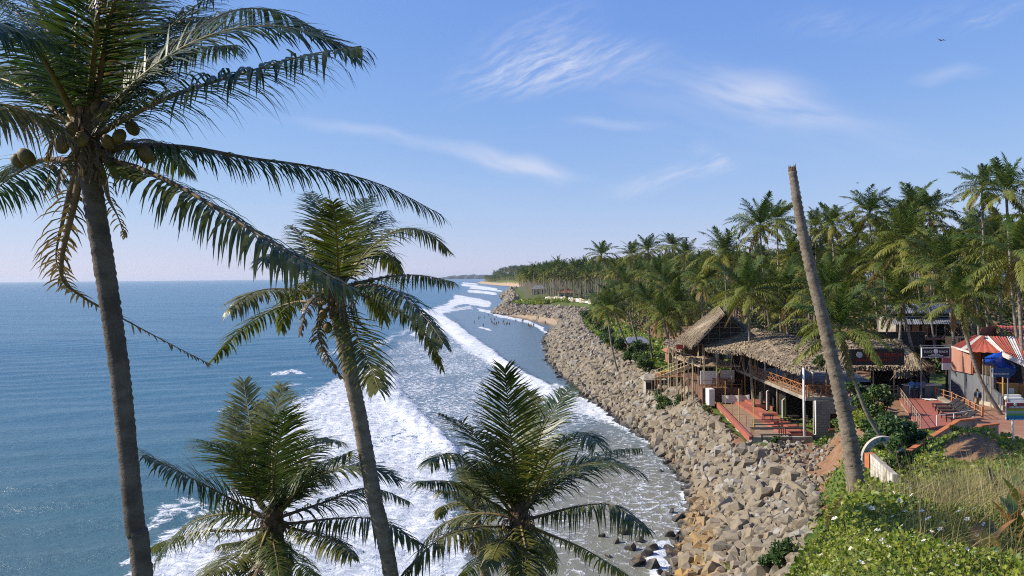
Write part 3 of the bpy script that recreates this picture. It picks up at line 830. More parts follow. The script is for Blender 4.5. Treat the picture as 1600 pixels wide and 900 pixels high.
def ring_trunk(P, rads, r, sides=14, ring=0.11, notch=0.07):
    """trunk with leaf-scar rings"""
    S_, Ltot = spline(P, 200)
    m = max(8, int(Ltot / ring) * 2)
    C, _ = spline(P, m)
    rr = np.interp(np.linspace(0, 1, m), np.linspace(0, 1, len(rads)), rads)
    alt = np.where(np.arange(m) % 2 == 0, 1 + notch * 0.5, 1 - notch * 0.5) + r.normal(0, 0.018, m)
    T = nrm(np.gradient(C, axis=0)); U = nrm(np.cross(T, [0.0, 1.0, 0.05])); B = np.cross(T, U)
    a = np.arange(sides) * 2 * math.pi / sides
    wob_ = 1 + r.normal(0, 0.022, (m, sides))
    V = C[:, None] + (rr * alt)[:, None, None] * wob_[..., None] * (np.cos(a)[None, :, None] * U[:, None] + np.sin(a)[None, :, None] * B[:, None])
    V = V.reshape(-1, 3)
    i = np.arange(m - 1)[:, None] * sides; k = np.arange(sides)[None]
    Q = np.stack([i + k, i + (k + 1) % sides, i + sides + (k + 1) % sides, i + sides + k], -1).reshape(-1, 4)
    # close the top
    V = np.vstack([V, C[-1:] + T[-1:] * 0.03])
    top = (m - 1) * sides
    Tt = np.array([[top + j, top + (j + 1) % sides, len(V) - 1] for j in range(sides)])
    return V, Q, Tt
def nut_mesh():
    mb = MB()
    mb.lathe([(0.001, -0.145), (0.055, -0.13), (0.098, -0.07), (0.11, 0.0), (0.1, 0.07), (0.06, 0.125), (0.02, 0.145), (0.001, 0.15)], n=12)
    return mb.mesh('coconut', HUSK, True)
NUT = nut_mesh()

def near_palm(label, crown, depth, trunk, fronds, L, leaf, nuts=(), seed=1, wd=0.05, nl=98, tint=0.15, bark=None, rib=0.05, extra=6):
    """a close coconut palm traced frond by frond; trunk: (px, py, radius m) from the bottom up"""
    r = np.random.default_rng(seed)
    pts = [at_d(px, py, depth + dd) for (px, py, _, dd) in trunk]
    first = pts[0]; second = pts[1]
    dirn = (first - second) / np.linalg.norm(first - second)
    gz = land_z(first[0], first[1])
    k = max(0.5, (first[2] - gz + 0.6) / max(0.2, -dirn[2]))
    foot = first + dirn * k * np.array([0.6, 0.6, 1])
    foot[2] = land_z(foot[0], foot[1]) - 0.4
    pts = [foot] + pts
    rads = [trunk[0][2] * 1.25] + [q[2] for q in trunk]
    root = thing('palm_tree', foot, label, 'palm tree')
    V, Q, Tt = ring_trunk(pts, rads, r)
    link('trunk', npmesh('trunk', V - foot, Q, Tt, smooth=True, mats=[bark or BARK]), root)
    cpos = at_d(crown[0], crown[1], depth)
    # fibrous crown base
    mb = MB()
    mb.lathe([(rads[-1] * 0.9, -0.5), (rads[-1] * 1.12, -0.25), (rads[-1] * 1.25, 0.05), (rads[-1] * 0.9, 0.3), (0.05, 0.6)], n=11)
    me = mb.mesh('crown_base', FIBRE)
    for v in me.vertices: v.co += Vector(r.normal(0, 0.03, 3))
    o = link('crown_base', me, root); o.location = Vector(cpos - foot)
    for fr in fronds:
        kind = fr[0]; sgn = fr[1]; P2 = fr[2]
        leaf_ = leaf
        o_ = dict(drp=0.75, tint=tint, dry=0.22, roll=0.0, leaf=leaf, rag=0.12, nl=nl, sides=(1, 1))
        if kind == 'dead': o_.update(drp=1.5, tint=0.95, rag=0.4, nl=int(nl * 0.75), leaf=leaf * 0.8)
        if kind == 'old': o_.update(drp=1.35, tint=tint + 0.32, rag=0.28, dry=0.4)
        if kind == 'up': o_.update(drp=0.35, tint=tint - 0.02, rag=0.08)
        if kind == 'hang': o_.update(drp=1.7, tint=tint + 0.05, rag=0.2)
        if len(fr) > 3: o_.update(fr[3])
        o_['leaf'] *= 1.18
        # in-picture length fixes how far the frond reaches towards or away from the eye
        flat = [at_d(px, py, depth) for (px, py) in P2]
        pl = sum(np.linalg.norm(b - a) for a, b in zip(flat[:-1], flat[1:]))
        ext = math.sqrt(max(0.0, min(L * L - pl * pl, (0.75 * L) ** 2)))
        n = len(P2)
        pts3 = [at_d(px, py, depth + sgn * (ext * (i / (n - 1)) ** 1.1)) for i, (px, py) in enumerate(P2)]
        pts3 = [cpos * 0.6 + pts3[0] * 0.4] + pts3 if kind != 'loose' else pts3
        C, _ = spline(pts3, 22)
        V, Q, ti = frond_geo(C, r, o_['nl'], o_['leaf'], wd, o_['drp'], o_['tint'], 3, o_['roll'], 0.09, o_['rag'], o_['dry'], o_['sides'])
        V, Q, ti = add_core(C, V, Q, ti)
        fo_ = link('frond', npmesh('frond', V - foot, Q, attrs={'tint': ti}, mats=[FROND]), root)
        RV, RQ = rib_geo(C, rib, 0.006)
        rb = link('midrib', npmesh('midrib', RV - foot, RQ, smooth=True, mats=[RACHIS_DRY if o_['tint'] > 0.7 or kind == 'hang' else RACHIS]), fo_)
    # further fronds round the crown, and dry fibre hanging from the leaf bases
    for k in range(extra):
        az = 6.283 * k / max(extra, 1) + r.normal(0, 0.3); el = R((62, 38, 14, -12, 48, -30, 25)[k % 7])
        d_ = np.array([math.cos(az) * math.cos(el) + 0.12, math.sin(az) * math.cos(el), math.sin(el)]); c_ = cpos.copy(); P3 = [c_]
        Lk = L * r.uniform(0.8, 1.0)
        for q in range(13):
            d_ = d_ + np.array([0.02, 0, -0.055 - 0.012 * q]); d_ = d_ / np.linalg.norm(d_); c_ = c_ + d_ * Lk / 13; P3.append(c_)
        C, _ = spline(P3[::2] + [P3[-1]], 22)
        V, Q, ti = frond_geo(C, r, nl, leaf * 1.15, wd, 0.5 if el > 0.4 else 1.3, tint + (0.1 if el < 0 else 0.0), 3, r.normal(0, 0.3), 0.09, 0.15, 0.25)
        V, Q, ti = add_core(C, V, Q, ti)
        fo_ = link('frond', npmesh('frond', V - foot, Q, attrs={'tint': ti}, mats=[FROND]), root)
        RV, RQ = rib_geo(C, rib, 0.006); link('midrib', npmesh('midrib', RV - foot, RQ, smooth=True, mats=[RACHIS]), fo_)
    hv, hq, ht, hb = [], [], [], 0
    for k in range(16):
        az = r.uniform(0, 6.283); b0 = cpos + np.array([math.cos(az) * 0.16, math.sin(az) * 0.16, r.uniform(-0.3, 0.25)])
        C, _ = spline([b0, b0 + np.array([math.cos(az) * 0.25, math.sin(az) * 0.25, r.uniform(-0.1, 0.1)]), b0 + np.array([math.cos(az) * 0.4, math.sin(az) * 0.4, r.uniform(-0.8, -0.3)])], 8)
        V, Q, ti = frond_geo(C, r, 10, 0.3, 0.03, 1.6, 0.9, 2, 0, 0.0, 0.4); V, Q, ti = add_core(C, V, Q, ti, 0.02)
        hv.append(V); hq.append(Q + hb); ht.append(ti); hb += len(V)
    fb_ = link('dry_foliage', npmesh('dry_foliage', np.concatenate(hv) - foot, np.concatenate(hq), attrs={'tint': np.concatenate(ht)}, mats=[FROND]), root); fb_['kind'] = 'stuff'
    for (px, py, dd) in nuts:
        o = link('coconut', NUT, root); p = at_d(px, py, depth + dd) - foot
        o.location = tuple(p); o.rotation_euler = (r.uniform(-.5, .5), r.uniform(-.5, .5), r.uniform(0, 6)); s = r.uniform(0.78, 1.0); o.scale = (s, s, s)
    return root

# the tall palm with coconuts rising out of the surf side of the slope
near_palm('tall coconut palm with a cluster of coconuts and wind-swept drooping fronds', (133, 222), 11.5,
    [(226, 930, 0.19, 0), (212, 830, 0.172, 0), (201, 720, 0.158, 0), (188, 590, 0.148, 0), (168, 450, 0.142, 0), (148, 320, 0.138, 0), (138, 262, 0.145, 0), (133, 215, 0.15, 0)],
    [('hang', 1, [(150, 185), (230, 100), (321, 37), (377, 14), (433, 19), (500, 50)], dict(drp=1.1, leaf=0.85)),
     ('hang', -1, [(160, 205), (200, 182), (275, 147), (387, 112), (480, 86), (564, 72)], dict(drp=1.35)),
     ('hang', 1, [(165, 232), (200, 229), (293, 231), (387, 247), (490, 261), (597, 289), (690, 336)], dict(drp=1.7, rag=0.3, leaf=0.72)),
     ('hang', -1, [(165, 250), (219, 264), (293, 299), (377, 350), (461, 401), (545, 446)], dict(drp=1.6, leaf=0.75, tint=0.32)),
     ('old', -1, [(112, 215), (50, 180), (0, 163), (-60, 172)], dict(drp=1.9, leaf=0.8, tint=0.6)),
     ('hang', 1, [(110, 250), (67, 250), (33, 267), (0, 290), (-50, 335)], dict(drp=1.5)),
     ('up', 1, [(118, 185), (73, 80), (33, 27), (-30, -25)], dict(drp=0.8)),
     ('up', -1, [(112, 175), (60, 82), (0, 40), (-70, 30)], dict(drp=1.0, leaf=0.9)),
     ('up', 1, [(125, 160), (119, 60), (122, -30), (135, -130)]),
     ('up', -1, [(140, 160), (150, 50), (166, -50), (200, -140)]),
     ('up', 1, [(150, 160), (190, 60), (235, -40), (290, -110)], dict(drp=0.8)),
     ('up', 1, [(155, 175), (215, 105), (285, 25), (380, -40)], dict(drp=1.0, leaf=0.9)),
     ('hang', 1, [(160, 190), (225, 125), (300, 78), (370, 70)], dict(drp=1.4, leaf=0.85)),
     ('hang', 1, [(155, 185), (210, 90), (270, 35), (330, 25)], dict(drp=1.3, leaf=0.9)),
     ('up', 1, [(140, 170), (170, 70), (215, 0), (265, -60)], dict(drp=1.2, leaf=0.9)),
     ('old', 1, [(125, 205), (70, 130), (20, 105), (-30, 112)], dict(tint=0.55)),
     ('hang', 1, [(120, 195), (90, 90), (60, 20), (10, -30)], dict(drp=1.3)),
     ('dead', -1, [(150, 160), (168, 40), (190, -25), (185, -40)], dict(leaf=0.6)),
     ('dead', 1, [(118, 268), (98, 345), (88, 408), (108, 450)], dict(leaf=0.55, nl=40)),
     ('dead', 1, [(120, 300), (95, 420), (120, 458), (190, 497), (265, 537), (332, 571)], dict(leaf=0.35, nl=60, drp=0.7)),
     ('dead', 1, [(160, 268), (170, 310), (185, 340), (195, 372)], dict(leaf=0.3, nl=24)),
     ('hang', 1, [(165, 240), (205, 222), (245, 222), (290, 262)], dict(drp=1.6))],
    5.2, 0.86, nuts=[(97, 226, -0.4), (127, 217, -0.5), (186, 214, -0.35), (207, 200, -0.3), (228, 242, -0.1), (180, 266, -0.2), (197, 268, -0.3), (212, 272, -0.15), (42, 246, -0.2), (28, 252, 0), (112, 204, -0.3), (168, 222, -0.4)], seed=3, tint=0.06, bark=BARK_SHADED, wd=0.043, nl=135, rib=0.065, extra=2)

near_palm('mid-height coconut palm with brown fibrous crown leaning over the surf', (524, 462), 17.0,
    [(616, 930, 0.165, 0), (585, 780, 0.162, 0), (565, 670, 0.168, 0), (547, 580, 0.172, 0), (533, 510, 0.17, 0), (525, 465, 0.18, 0)],
    [('old', -1, [(505, 460), (443, 452), (398, 456), (360, 482)], dict(tint=0.42, drp=1.3)),
     ('old', 1, [(505, 474), (462, 472), (413, 491), (368, 525), (335, 561)], dict(tint=0.3, drp=0.9)),
     ('old', -1, [(534, 482), (557, 525), (576, 567), (592, 608)], dict(tint=0.3, drp=0.7, leaf=0.8)),
     ('up', 1, [(540, 440), (570, 398), (604, 368), (640, 356), (672, 367), (698, 390)], dict(drp=1.0, tint=0.3)),
     ('hang', 1, [(545, 446), (602, 433), (655, 430), (708, 440)], dict(drp=1.3)),
     ('hang', -1, [(545, 450), (594, 446), (632, 465), (670, 503), (692, 535)], dict(drp=1.3)),
     ('hang', 1, [(550, 455), (594, 473), (632, 492), (668, 529), (690, 576)], dict(drp=1.2, leaf=0.45)),
     ('up', 1, [(524, 440), (515, 374), (500, 325), (486, 300)]),
     ('up', 1, [(532, 440), (541, 374), (557, 329), (582, 308)]),
     ('up', -1, [(528, 440), (526, 370), (521, 316)], dict(tint=0.3)),
     ('dead', 1, [(508, 490), (497, 522), (513, 560), (534, 590)], dict(leaf=0.3)),
     ('up', 1, [(515, 450), (490, 400), (456, 352)], dict(drp=0.8)),
     ('hang', 1, [(538, 440), (572, 393), (602, 395), (625, 425)]),
     ('up', -1, [(518, 450), (480, 410), (440, 395), (410, 405)], dict(drp=1.0)),
     ('up', 1, [(534, 442), (560, 385), (590, 350), (600, 330)], dict(drp=0.9)),
     ('hang', 1, [(536, 460), (560, 440), (585, 455), (600, 500)]),
     ('dead', -1, [(512, 470), (498, 462), (480, 480), (470, 520)], dict(leaf=0.3, nl=30)),
     ('hang', 1, [(515, 460), (480, 440), (450, 470), (440, 515)], dict(leaf=0.6))],
    3.6, 0.72, nuts=[(505, 490, -0.3), (512, 512, -0.2)], seed=5, tint=0.2, nl=80, extra=0)

near_palm('young bushy coconut palm with upright green fronds standing before the white foam', (428, 812), 19.0,
    [(450, 960, 0.2, 0), (441, 890, 0.2, 0), (432, 850, 0.2, 0), (428, 815, 0.2, 0)],
    [('up', -1, [(398, 800), (334, 765), (285, 740), (228, 711)], dict(drp=0.8, roll=0.5)),
     ('up', -1, [(409, 785), (380, 735), (350, 700), (318, 688)], dict(leaf=1.0, drp=0.6)),
     ('up', 1, [(404, 780), (395, 690), (381, 598)], dict(leaf=0.95, tint=0.25)),
     ('up', -1, [(425, 785), (432, 715), (448, 645)], dict(leaf=1.15, tint=0.05)),
     ('up', 1, [(425, 775), (428, 660), (441, 601)], dict(tint=0.25)),
     ('up', 1, [(440, 785), (466, 722), (494, 686), (533, 690)], dict(drp=0.8)),
     ('up', -1, [(448, 790), (494, 735), (551, 704)], dict(drp=0.9, leaf=0.95)),
     ('hang', 1, [(455, 802), (512, 783), (565, 764), (601, 767), (638, 783)], dict(drp=1.3)),
     ('hang', -1, [(455, 818), (530, 810), (590, 813), (652, 847)], dict(drp=1.4)),
     ('hang', -1, [(455, 825), (512, 841), (551, 868)], dict(drp=1.4, leaf=0.6)),
     ('old', 1, [(400, 828), (317, 831), (263, 843), (235, 857)], dict(drp=1.5, tint=0.35)),
     ('old', -1, [(405, 845), (363, 873), (324, 897)], dict(drp=1.0, tint=0.38)),
     ('hang', 1, [(440, 850), (466, 880), (500, 908)], dict(drp=1.4)),
     ('hang', -1, [(424, 835), (430, 860), (436, 900)], dict(drp=1.0, leaf=0.6)),
     ('up', 1, [(400, 780), (378, 700), (362, 640)], dict(leaf=0.9)),
     ('up', -1, [(440, 795), (470, 755), (490, 730)], dict(leaf=1.0, drp=0.9)),
     ('old', 1, [(410, 835), (380, 845), (345, 850)], dict(drp=1.5)),
     ('dead', -1, [(415, 850), (408, 875), (400, 900)], dict(leaf=0.4, nl=30))],
    3.9, 0.85, nuts=[(452, 878, -0.3), (402, 886, -0.2)], seed=8, tint=0.22, nl=86, extra=4)

near_palm('broad sunlit coconut palm with a yellow-green upright frond above the rocky wash', (812, 812), 19.5,
    [(800, 985, 0.2, 0.4), (806, 900, 0.2, 0.2), (810, 850, 0.2, 0), (812, 812, 0.2, 0)],
    [('up', -1, [(809, 785), (801, 711), (794, 636), (789, 576)], dict(tint=0.34, leaf=1.0, drp=0.3)),
     ('up', -1, [(800, 785), (764, 710), (726, 665), (686, 646)], dict(tint=0.36, drp=0.5)),
     ('up', -1, [(795, 795), (740, 730), (705, 708), (670, 722)], dict(drp=0.9, tint=0.2)),
     ('hang', -1, [(792, 800), (733, 764), (700, 752), (652, 752)], dict(drp=1.0, tint=0.26)),
     ('up', 1, [(816, 775), (824, 690), (830, 615)], dict(leaf=0.95)),
     ('up', 1, [(820, 775), (845, 680), (875, 625), (897, 602)], dict(tint=0.22)),
     ('up', -1, [(828, 785), (862, 711), (905, 676), (932, 692)], dict(tint=0.36, drp=0.7, leaf=0.95)),
     ('hang', 1, [(835, 780), (903, 735), (952, 706), (1001, 700)], dict(drp=1.2, leaf=1.0)),
     ('hang', -1, [(838, 808), (900, 792), (952, 788), (983, 806), (1008, 824)], dict(drp=1.6, leaf=0.8)),
     ('old', 1, [(840, 828), (907, 855), (952, 881), (990, 904)], dict(drp=1.3, tint=0.28)),
     ('old', -1, [(798, 824), (745, 824), (688, 842), (632, 897)], dict(drp=1.3, tint=0.36)),
     ('old', -1, [(813, 835), (816, 868), (819, 925)], dict(tint=0.46, drp=0.6, leaf=0.8)),
     ('old', 1, [(795, 838), (752, 873), (716, 904)], dict(drp=1.0, tint=0.34)),
     ('up', -1, [(800, 790), (770, 740), (745, 720)], dict(tint=0.25, leaf=0.95, drp=0.6)),
     ('up', 1, [(825, 785), (855, 740), (885, 725)], dict(leaf=0.95, drp=1.0)),
     ('hang', 1, [(830, 825), (850, 850), (865, 890)], dict(leaf=0.6)),
     ('old', -1, [(800, 835), (780, 850), (765, 885)], dict(leaf=0.6))],
    3.9, 0.82, nuts=[(848, 853, -0.3), (774, 858, -0.2), (842, 862, -0.2), (856, 862, -0.1)], seed=12, tint=0.25, nl=86, extra=4)

near_palm('small palm with brownish ragged fronds half hidden behind the broad sunlit palm', (742, 806), 25.0,
    [(765, 960, 0.17, 0), (757, 890, 0.17, 0), (748, 840, 0.17, 0), (742, 806, 0.17, 0)],
    [('old', 1, [(738, 800), (715, 785), (692, 792), (686, 806)], dict(tint=0.5)),
     ('old', 1, [(736, 805), (722, 812), (712, 830)], dict(tint=0.6)),
     ('dead', 1, [(740, 815), (738, 840), (742, 865)], dict(leaf=0.5)),
     ('old', 1, [(748, 800), (765, 788), (785, 800)], dict(tint=0.4)),
     ('up', 1, [(742, 795), (735, 755), (722, 730)], dict(tint=0.3)),
     ('up', 1, [(745, 795), (756, 750), (770, 725)], dict(tint=0.3)),
     ('old', -1, [(738, 800), (712, 770), (685, 765)], dict(tint=0.4)),
     ('old', 1, [(746, 815), (760, 830), (768, 860)], dict(tint=0.45))],
    3.0, 0.65, seed=14, tint=0.25, extra=0)
# ================================================================== palms of the grove
def local_frond(el, r, L=4.4, g=0.9, nl=44, leaf=0.95, wd=0.075, segs=2, tint=0.25, droop=0.9, dry=0.25, core=True, m=14, ragged=0.16):
    """a frond leaving the origin along +x at elevation el, bending under its weight"""
    d = np.array([math.cos(el), 0, math.sin(el)]); p = np.zeros(3); P = [p]
    st = L / (m - 1); sway = r.normal(0, 0.03)
    for k in range(m - 1):
        d = d + np.array([0, sway, -g * (0.25 + k / m) * st * 0.42]); d /= np.linalg.norm(d)
        p = p + d * st; P.append(p)
    C = np.array(P)
    V, Q, ti = frond_geo(C, r, nl, leaf, wd, droop, tint, segs, r.normal(0, 0.25), 0.16, ragged, dry)
    if core: V, Q, ti = add_core(C, V, Q, ti, 0.03)
    return V, Q, ti
#            elevation, bend, leaflet droop, tint, length
CLASSES = [(R(82), 0.30, 0.3, 0.06, 3.4), (R(66), 0.55, 0.4, 0.09, 4.2), (R(48), 0.75, 0.6, 0.13, 4.6), (R(28), 0.85, 0.9, 0.20, 4.7), (R(8), 0.85, 1.2, 0.30, 4.6), (R(-18), 0.7, 1.4, 0.42, 4.3), (R(-52), 0.45, 1.3, 0.80, 3.6)]
COUNTS = [3, 5, 6, 7, 6, 5, 2]
rg = np.random.default_rng(21)
MIDF = []
for ci, (el, g, dr, ti, L) in enumerate(CLASSES):
    row = []
    for k in range(2):
        V, Q, tv = local_frond(el + rg.normal(0, 0.05), rg, L, g, 46, 0.92, 0.075, 2, ti, dr)
        row.append(npmesh('frond', V, Q, attrs={'tint': tv}, mats=[FROND_FAR]))
    MIDF.append(row)
def crown_mesh(seed, nl, wd, segs, leaf=1.0, tint=0.0, k=1.0):
    r = np.random.default_rng(seed)
    VV, QQ, TI, b = [], [], [], 0
    for ci, (el, g, dr, ti, L) in enumerate(CLASSES):
        n = max(1, int(round(COUNTS[ci] * k)))
        a0 = r.uniform(0, 6.28)
        for j in range(n):
            V, Q, tv = local_frond(el + r.normal(0, 0.1), r, L * r.uniform(0.85, 1.08), g, nl, leaf, wd, segs, ti + tint, dr, 0.2, True, 9)
            a = a0 + 6.28 * j / n + r.normal(0, 0.25)
            ca, sa_ = math.cos(a), math.sin(a)
            V = V @ np.array([[ca, sa_, 0], [-sa_, ca, 0], [0, 0, 1]])
            VV.append(V); QQ.append(Q + b); TI.append(tv); b += len(V)
    return np.concatenate(VV), np.concatenate(QQ), np.concatenate(TI)
CROWN_B = []
for i in range(7):
    V, Q, tv = crown_mesh(300 + i, 26, 0.11, 2, 1.0, 0.03 * (i % 3))
    CROWN_B.append(npmesh('crown', V, Q, attrs={'tint': tv}, mats=[FROND_FAR]))
CROWN_C = [crown_mesh(400 + i, 7, 0.42, 1, 1.15, 0.02 * i, 0.75) for i in range(4)]

def grove_trunk(foot, top, r, r0=0.17, r1=0.115, sides=8):
    mid = (foot + top) / 2; off = np.array([foot[0] - top[0], foot[1] - top[1], 0]) * 0.16
    P = [foot, foot * 0.66 + top * 0.34 - off, foot * 0.33 + top * 0.67 - off * 0.7, top]
    C, _ = spline(P, 12)
    T = nrm(np.gradient(C, axis=0)); U = nrm(np.cross(T, [0, 1.0, 0.05])); B = np.cross(T, U)
    rad = np.linspace(1, 0, 12) ** 1.6 * (r0 - r1) + r1
    a = np.arange(sides) * 6.2832 / sides
    V = (C[:, None] + rad[:, None, None] * (np.cos(a)[None, :, None] * U[:, None] + np.sin(a)[None, :, None] * B[:, None])).reshape(-1, 3)
    i = np.arange(11)[:, None] * sides; k = np.arange(sides)[None]
    Q = np.stack([i + k, i + (k + 1) % sides, i + sides + (k + 1) % sides, i + sides + k], -1).reshape(-1, 4)
    return V, Q
BARK_FAR = pmat('palm_bark_far', (0.27, 0.235, 0.19), (0.15, 0.125, 0.10), 2.0, 0.95, 0.3, stretch=(1, 1, 3))
NUTS3 = MB()
for k in range(7):
    a = k * 0.9; NUTS3.lathe([(0.02, -0.13), (0.1, -0.06), (0.11, 0.02), (0.07, 0.1), (0.01, 0.14)], (0.28 * math.cos(a), 0.28 * math.sin(a), -0.35 - 0.13 * (k % 2)), 7)
NUTS3 = NUTS3.mesh('coconut_bunch', HUSK, True)
taken = []
def grove_palm(label, foot, top, r, size=1.0, kind='mid', group=None, nuts=False, counts=COUNTS, rad=1.0):
    foot = np.asarray(foot, float); top = np.asarray(top, float)
    root = thing('palm_tree', foot, label, 'palm tree', group)
    V, Q = grove_trunk(np.zeros(3), top - foot, r, 0.17 * rad, 0.12 * rad, 8 if kind == 'mid' else 5)
    link('trunk', npmesh('trunk', V, Q, smooth=True, mats=[BARK_FAR]), root)
    h = Vector(top - foot)
    if kind == 'mid':
        for ci, row in enumerate(MIDF):
            a0 = r.uniform(0, 6.28); n = counts[ci]
            for j in range(n):
                o = bpy.data.objects.new('frond', row[int(r.integers(len(row)))]); COL.objects.link(o); o.parent = root
                o.location = h; s = size * r.uniform(0.86, 1.1)
                o.scale = (s, s, s)
                o.rotation_euler = (r.normal(0, 0.12), r.normal(0, 0.10), a0 + 6.283 * j / n + r.normal(0, 0.22))
        if nuts:
            o = link('coconut_bunch', NUTS3, root); o.location = h
    else:
        o = bpy.data.objects.new('crown', CROWN_B[int(r.integers(len(CROWN_B)))]); COL.objects.link(o); o.parent = root
        o.location = h; s = size * r.uniform(0.92, 1.08); o.scale = (s, s, s)
        o.rotation_euler = (r.normal(0, 0.08), r.normal(0, 0.08), r.uniform(0, 6.28))
    taken.append((foot[0], foot[1]))
    return root
rp = np.random.default_rng(33)
#  crown px, py, depth, foot px (or None), size, label
MID = [
    (1312, 518, 44, (1404, 722), 0.82, 'thin leaning palm growing beside the white arched gateway', True, 0.8),
    (1480, 424, 70, (1500, 545), 1.15, 'palm with wide yellowish fronds beside the black and white sign', False, 1),
    (1496, 474, 58, (1566, 647), 0.75, 'leaning palm rooted in the brick path by the red roofed shack', False, 1),
    (1408, 470, 72, (1448, 545), 0.85, 'dark palm leaning in front of the long grey roofed building', False, 1),
    (1526, 440, 80, (1533, 520), 0.9, 'straight palm rising behind the red roofed shack', False, 1),
    (1590, 402, 62, (1602, 520), 1.1, 'palm with drooping golden fronds overhanging the striped roof', False, 1),
    (1572, 300, 78, (1592, 470), 1.0, 'tallest palm of the grove above the striped roof', False, 1),
    (1534, 296, 88, (1545, 450), 0.85, 'second tall slender palm beside the tallest one above the shack', False, 1),
    (1358, 333, 100, (1376, 480), 1.0, 'tall palm with a golden lower skirt standing behind the sawn-off trunk', True, 1),
    (1300, 352, 110, (1314, 470), 1.0, 'tall spindly palm behind the sawn-off palm trunk', False, 1),
    (1340, 368, 106, (1352, 480), 0.8, 'shorter palm with brown skirt between two tall spindly palms', False, 1),
    (1187, 355, 105, (1206, 470), 1.15, 'tall palm with ragged dark crown above the thatched gable', False, 1),
    (1214, 345, 118, (1220, 470), 1.05, 'palm with fuller crown just behind the ragged dark one', False, 1),
    (1274, 356, 125, (1278, 460), 0.9, 'small-crowned palm peeping beside the sawn-off trunk', False, 1),
    (1428, 330, 104, (1432, 480), 1.15, 'broad-crowned palm above the grey corrugated roof', False, 1),
    (1452, 336, 112, (1458, 480), 1.1, 'twin of the broad-crowned palm above the grey corrugated roof', False, 1),
    (1410, 356, 98, (1414, 490), 1.0, 'bushy palm just above the grey corrugated ridge', False, 1),
    (1132, 398, 112, (1140, 500), 1.25, 'large bushy palm rising over the thatched gable peak', False, 1),
    (1168, 456, 80, (1176, 520), 1.1, 'wide palm spreading over the thatched roof ridge', False, 1),
    (1226, 462, 84, (1240, 530), 1.25, 'lush palm hanging over the thatched eaves', False, 1),
    (940, 399, 232, (957, 455), 1.25, 'lone tall palm standing above the shore grove', False, 1),
    (988, 399, 222, (989, 445), 1.25, 'slim straight palm poking out of the grove canopy', False, 1),
    (1012, 391, 205, (1019, 450), 1.2, 'tall palm leading a line of four above the canopy', False, 1),
    (1050, 385, 196, (1060, 450), 1.2, 'star-shaped palm highest above the middle canopy', False, 1),
    (1072, 399, 190, (1072, 450), 1.15, 'palm with pale hanging fronds next to the star-shaped one', False, 1),
    (978, 452, 132, (1001, 540), 1.15, 'leaning palm by the grassy bank above the boulders', False, 1),
    (958, 480, 126, (992, 548), 1.05, 'dark low palm leaning over the grassy bank', False, 1),
    (948, 482, 122, (963, 536), 0.9, 'short slanting palm at the grassy bank edge', False, 1),
    (1060, 478, 106, (1068, 540), 1.2, 'bushy palm beside the thatched gable peak', False, 1),
    (1036, 496, 104, (1062, 542), 1.0, 'slanting palm with drooping golden fronds beside the lean-to thatch', False, 1),
    (1012, 474, 122, (1018, 530), 1.0, 'low palm filling the gap behind the bank palms', False, 1),
    (1040, 446, 140, (1044, 500), 1.1, 'rounded palm amid the grove over the bank', False, 1),
    (1096, 440, 128, (1100, 500), 1.1, 'palm between the rounded one and the gable palm', False, 1),
    (1262, 412, 120, (1266, 490), 1.2, 'shady palm behind the lush eaves palm', False, 1),
    (1330, 420, 104, (1340, 500), 1.15, 'low dark palm at the foot of the spindly pair', False, 1),
    (1380, 412, 96, (1392, 500), 1.15, 'spreading palm before the grey corrugated ridge', False, 1),
    (1294, 462, 72, (1316, 540), 1.1, 'fresh green palm behind the thatched corner', True, 1),
    (1448, 410, 92, (1462, 500), 1.15, 'shaggy palm touching the grey roof end', False, 1),
    (1560, 372, 96, (1566, 480), 1.2, 'dense palm under the two tallest ones', False, 1),
    (1516, 372, 104, (1522, 480), 1.15, 'palm in shade behind the wide yellowish one', False, 1),
    (1630, 345, 80, (1640, 480), 1.2, 'palm beside the tallest palm, farther from the shack', False, 1),
]
for (px, py, d, fp, size, lab, nuts, rad) in MID:
    top = at_d(px, py, d)
    if d < 60: foot = at_d(fp[0], fp[1], d)
    else:
        foot = at_d(fp[0], fp[1], d)
    gz = land_z(foot[0], foot[1])
    k = (top[2] - gz + 0.3) / max(0.5, top[2] - foot[2])
    foot = np.array([top[0] + (foot[0] - top[0]) * min(k, 1.3), d, gz - 0.3])
    grove_palm(lab, foot, top, rp, size, 'mid', None, nuts, COUNTS, rad)
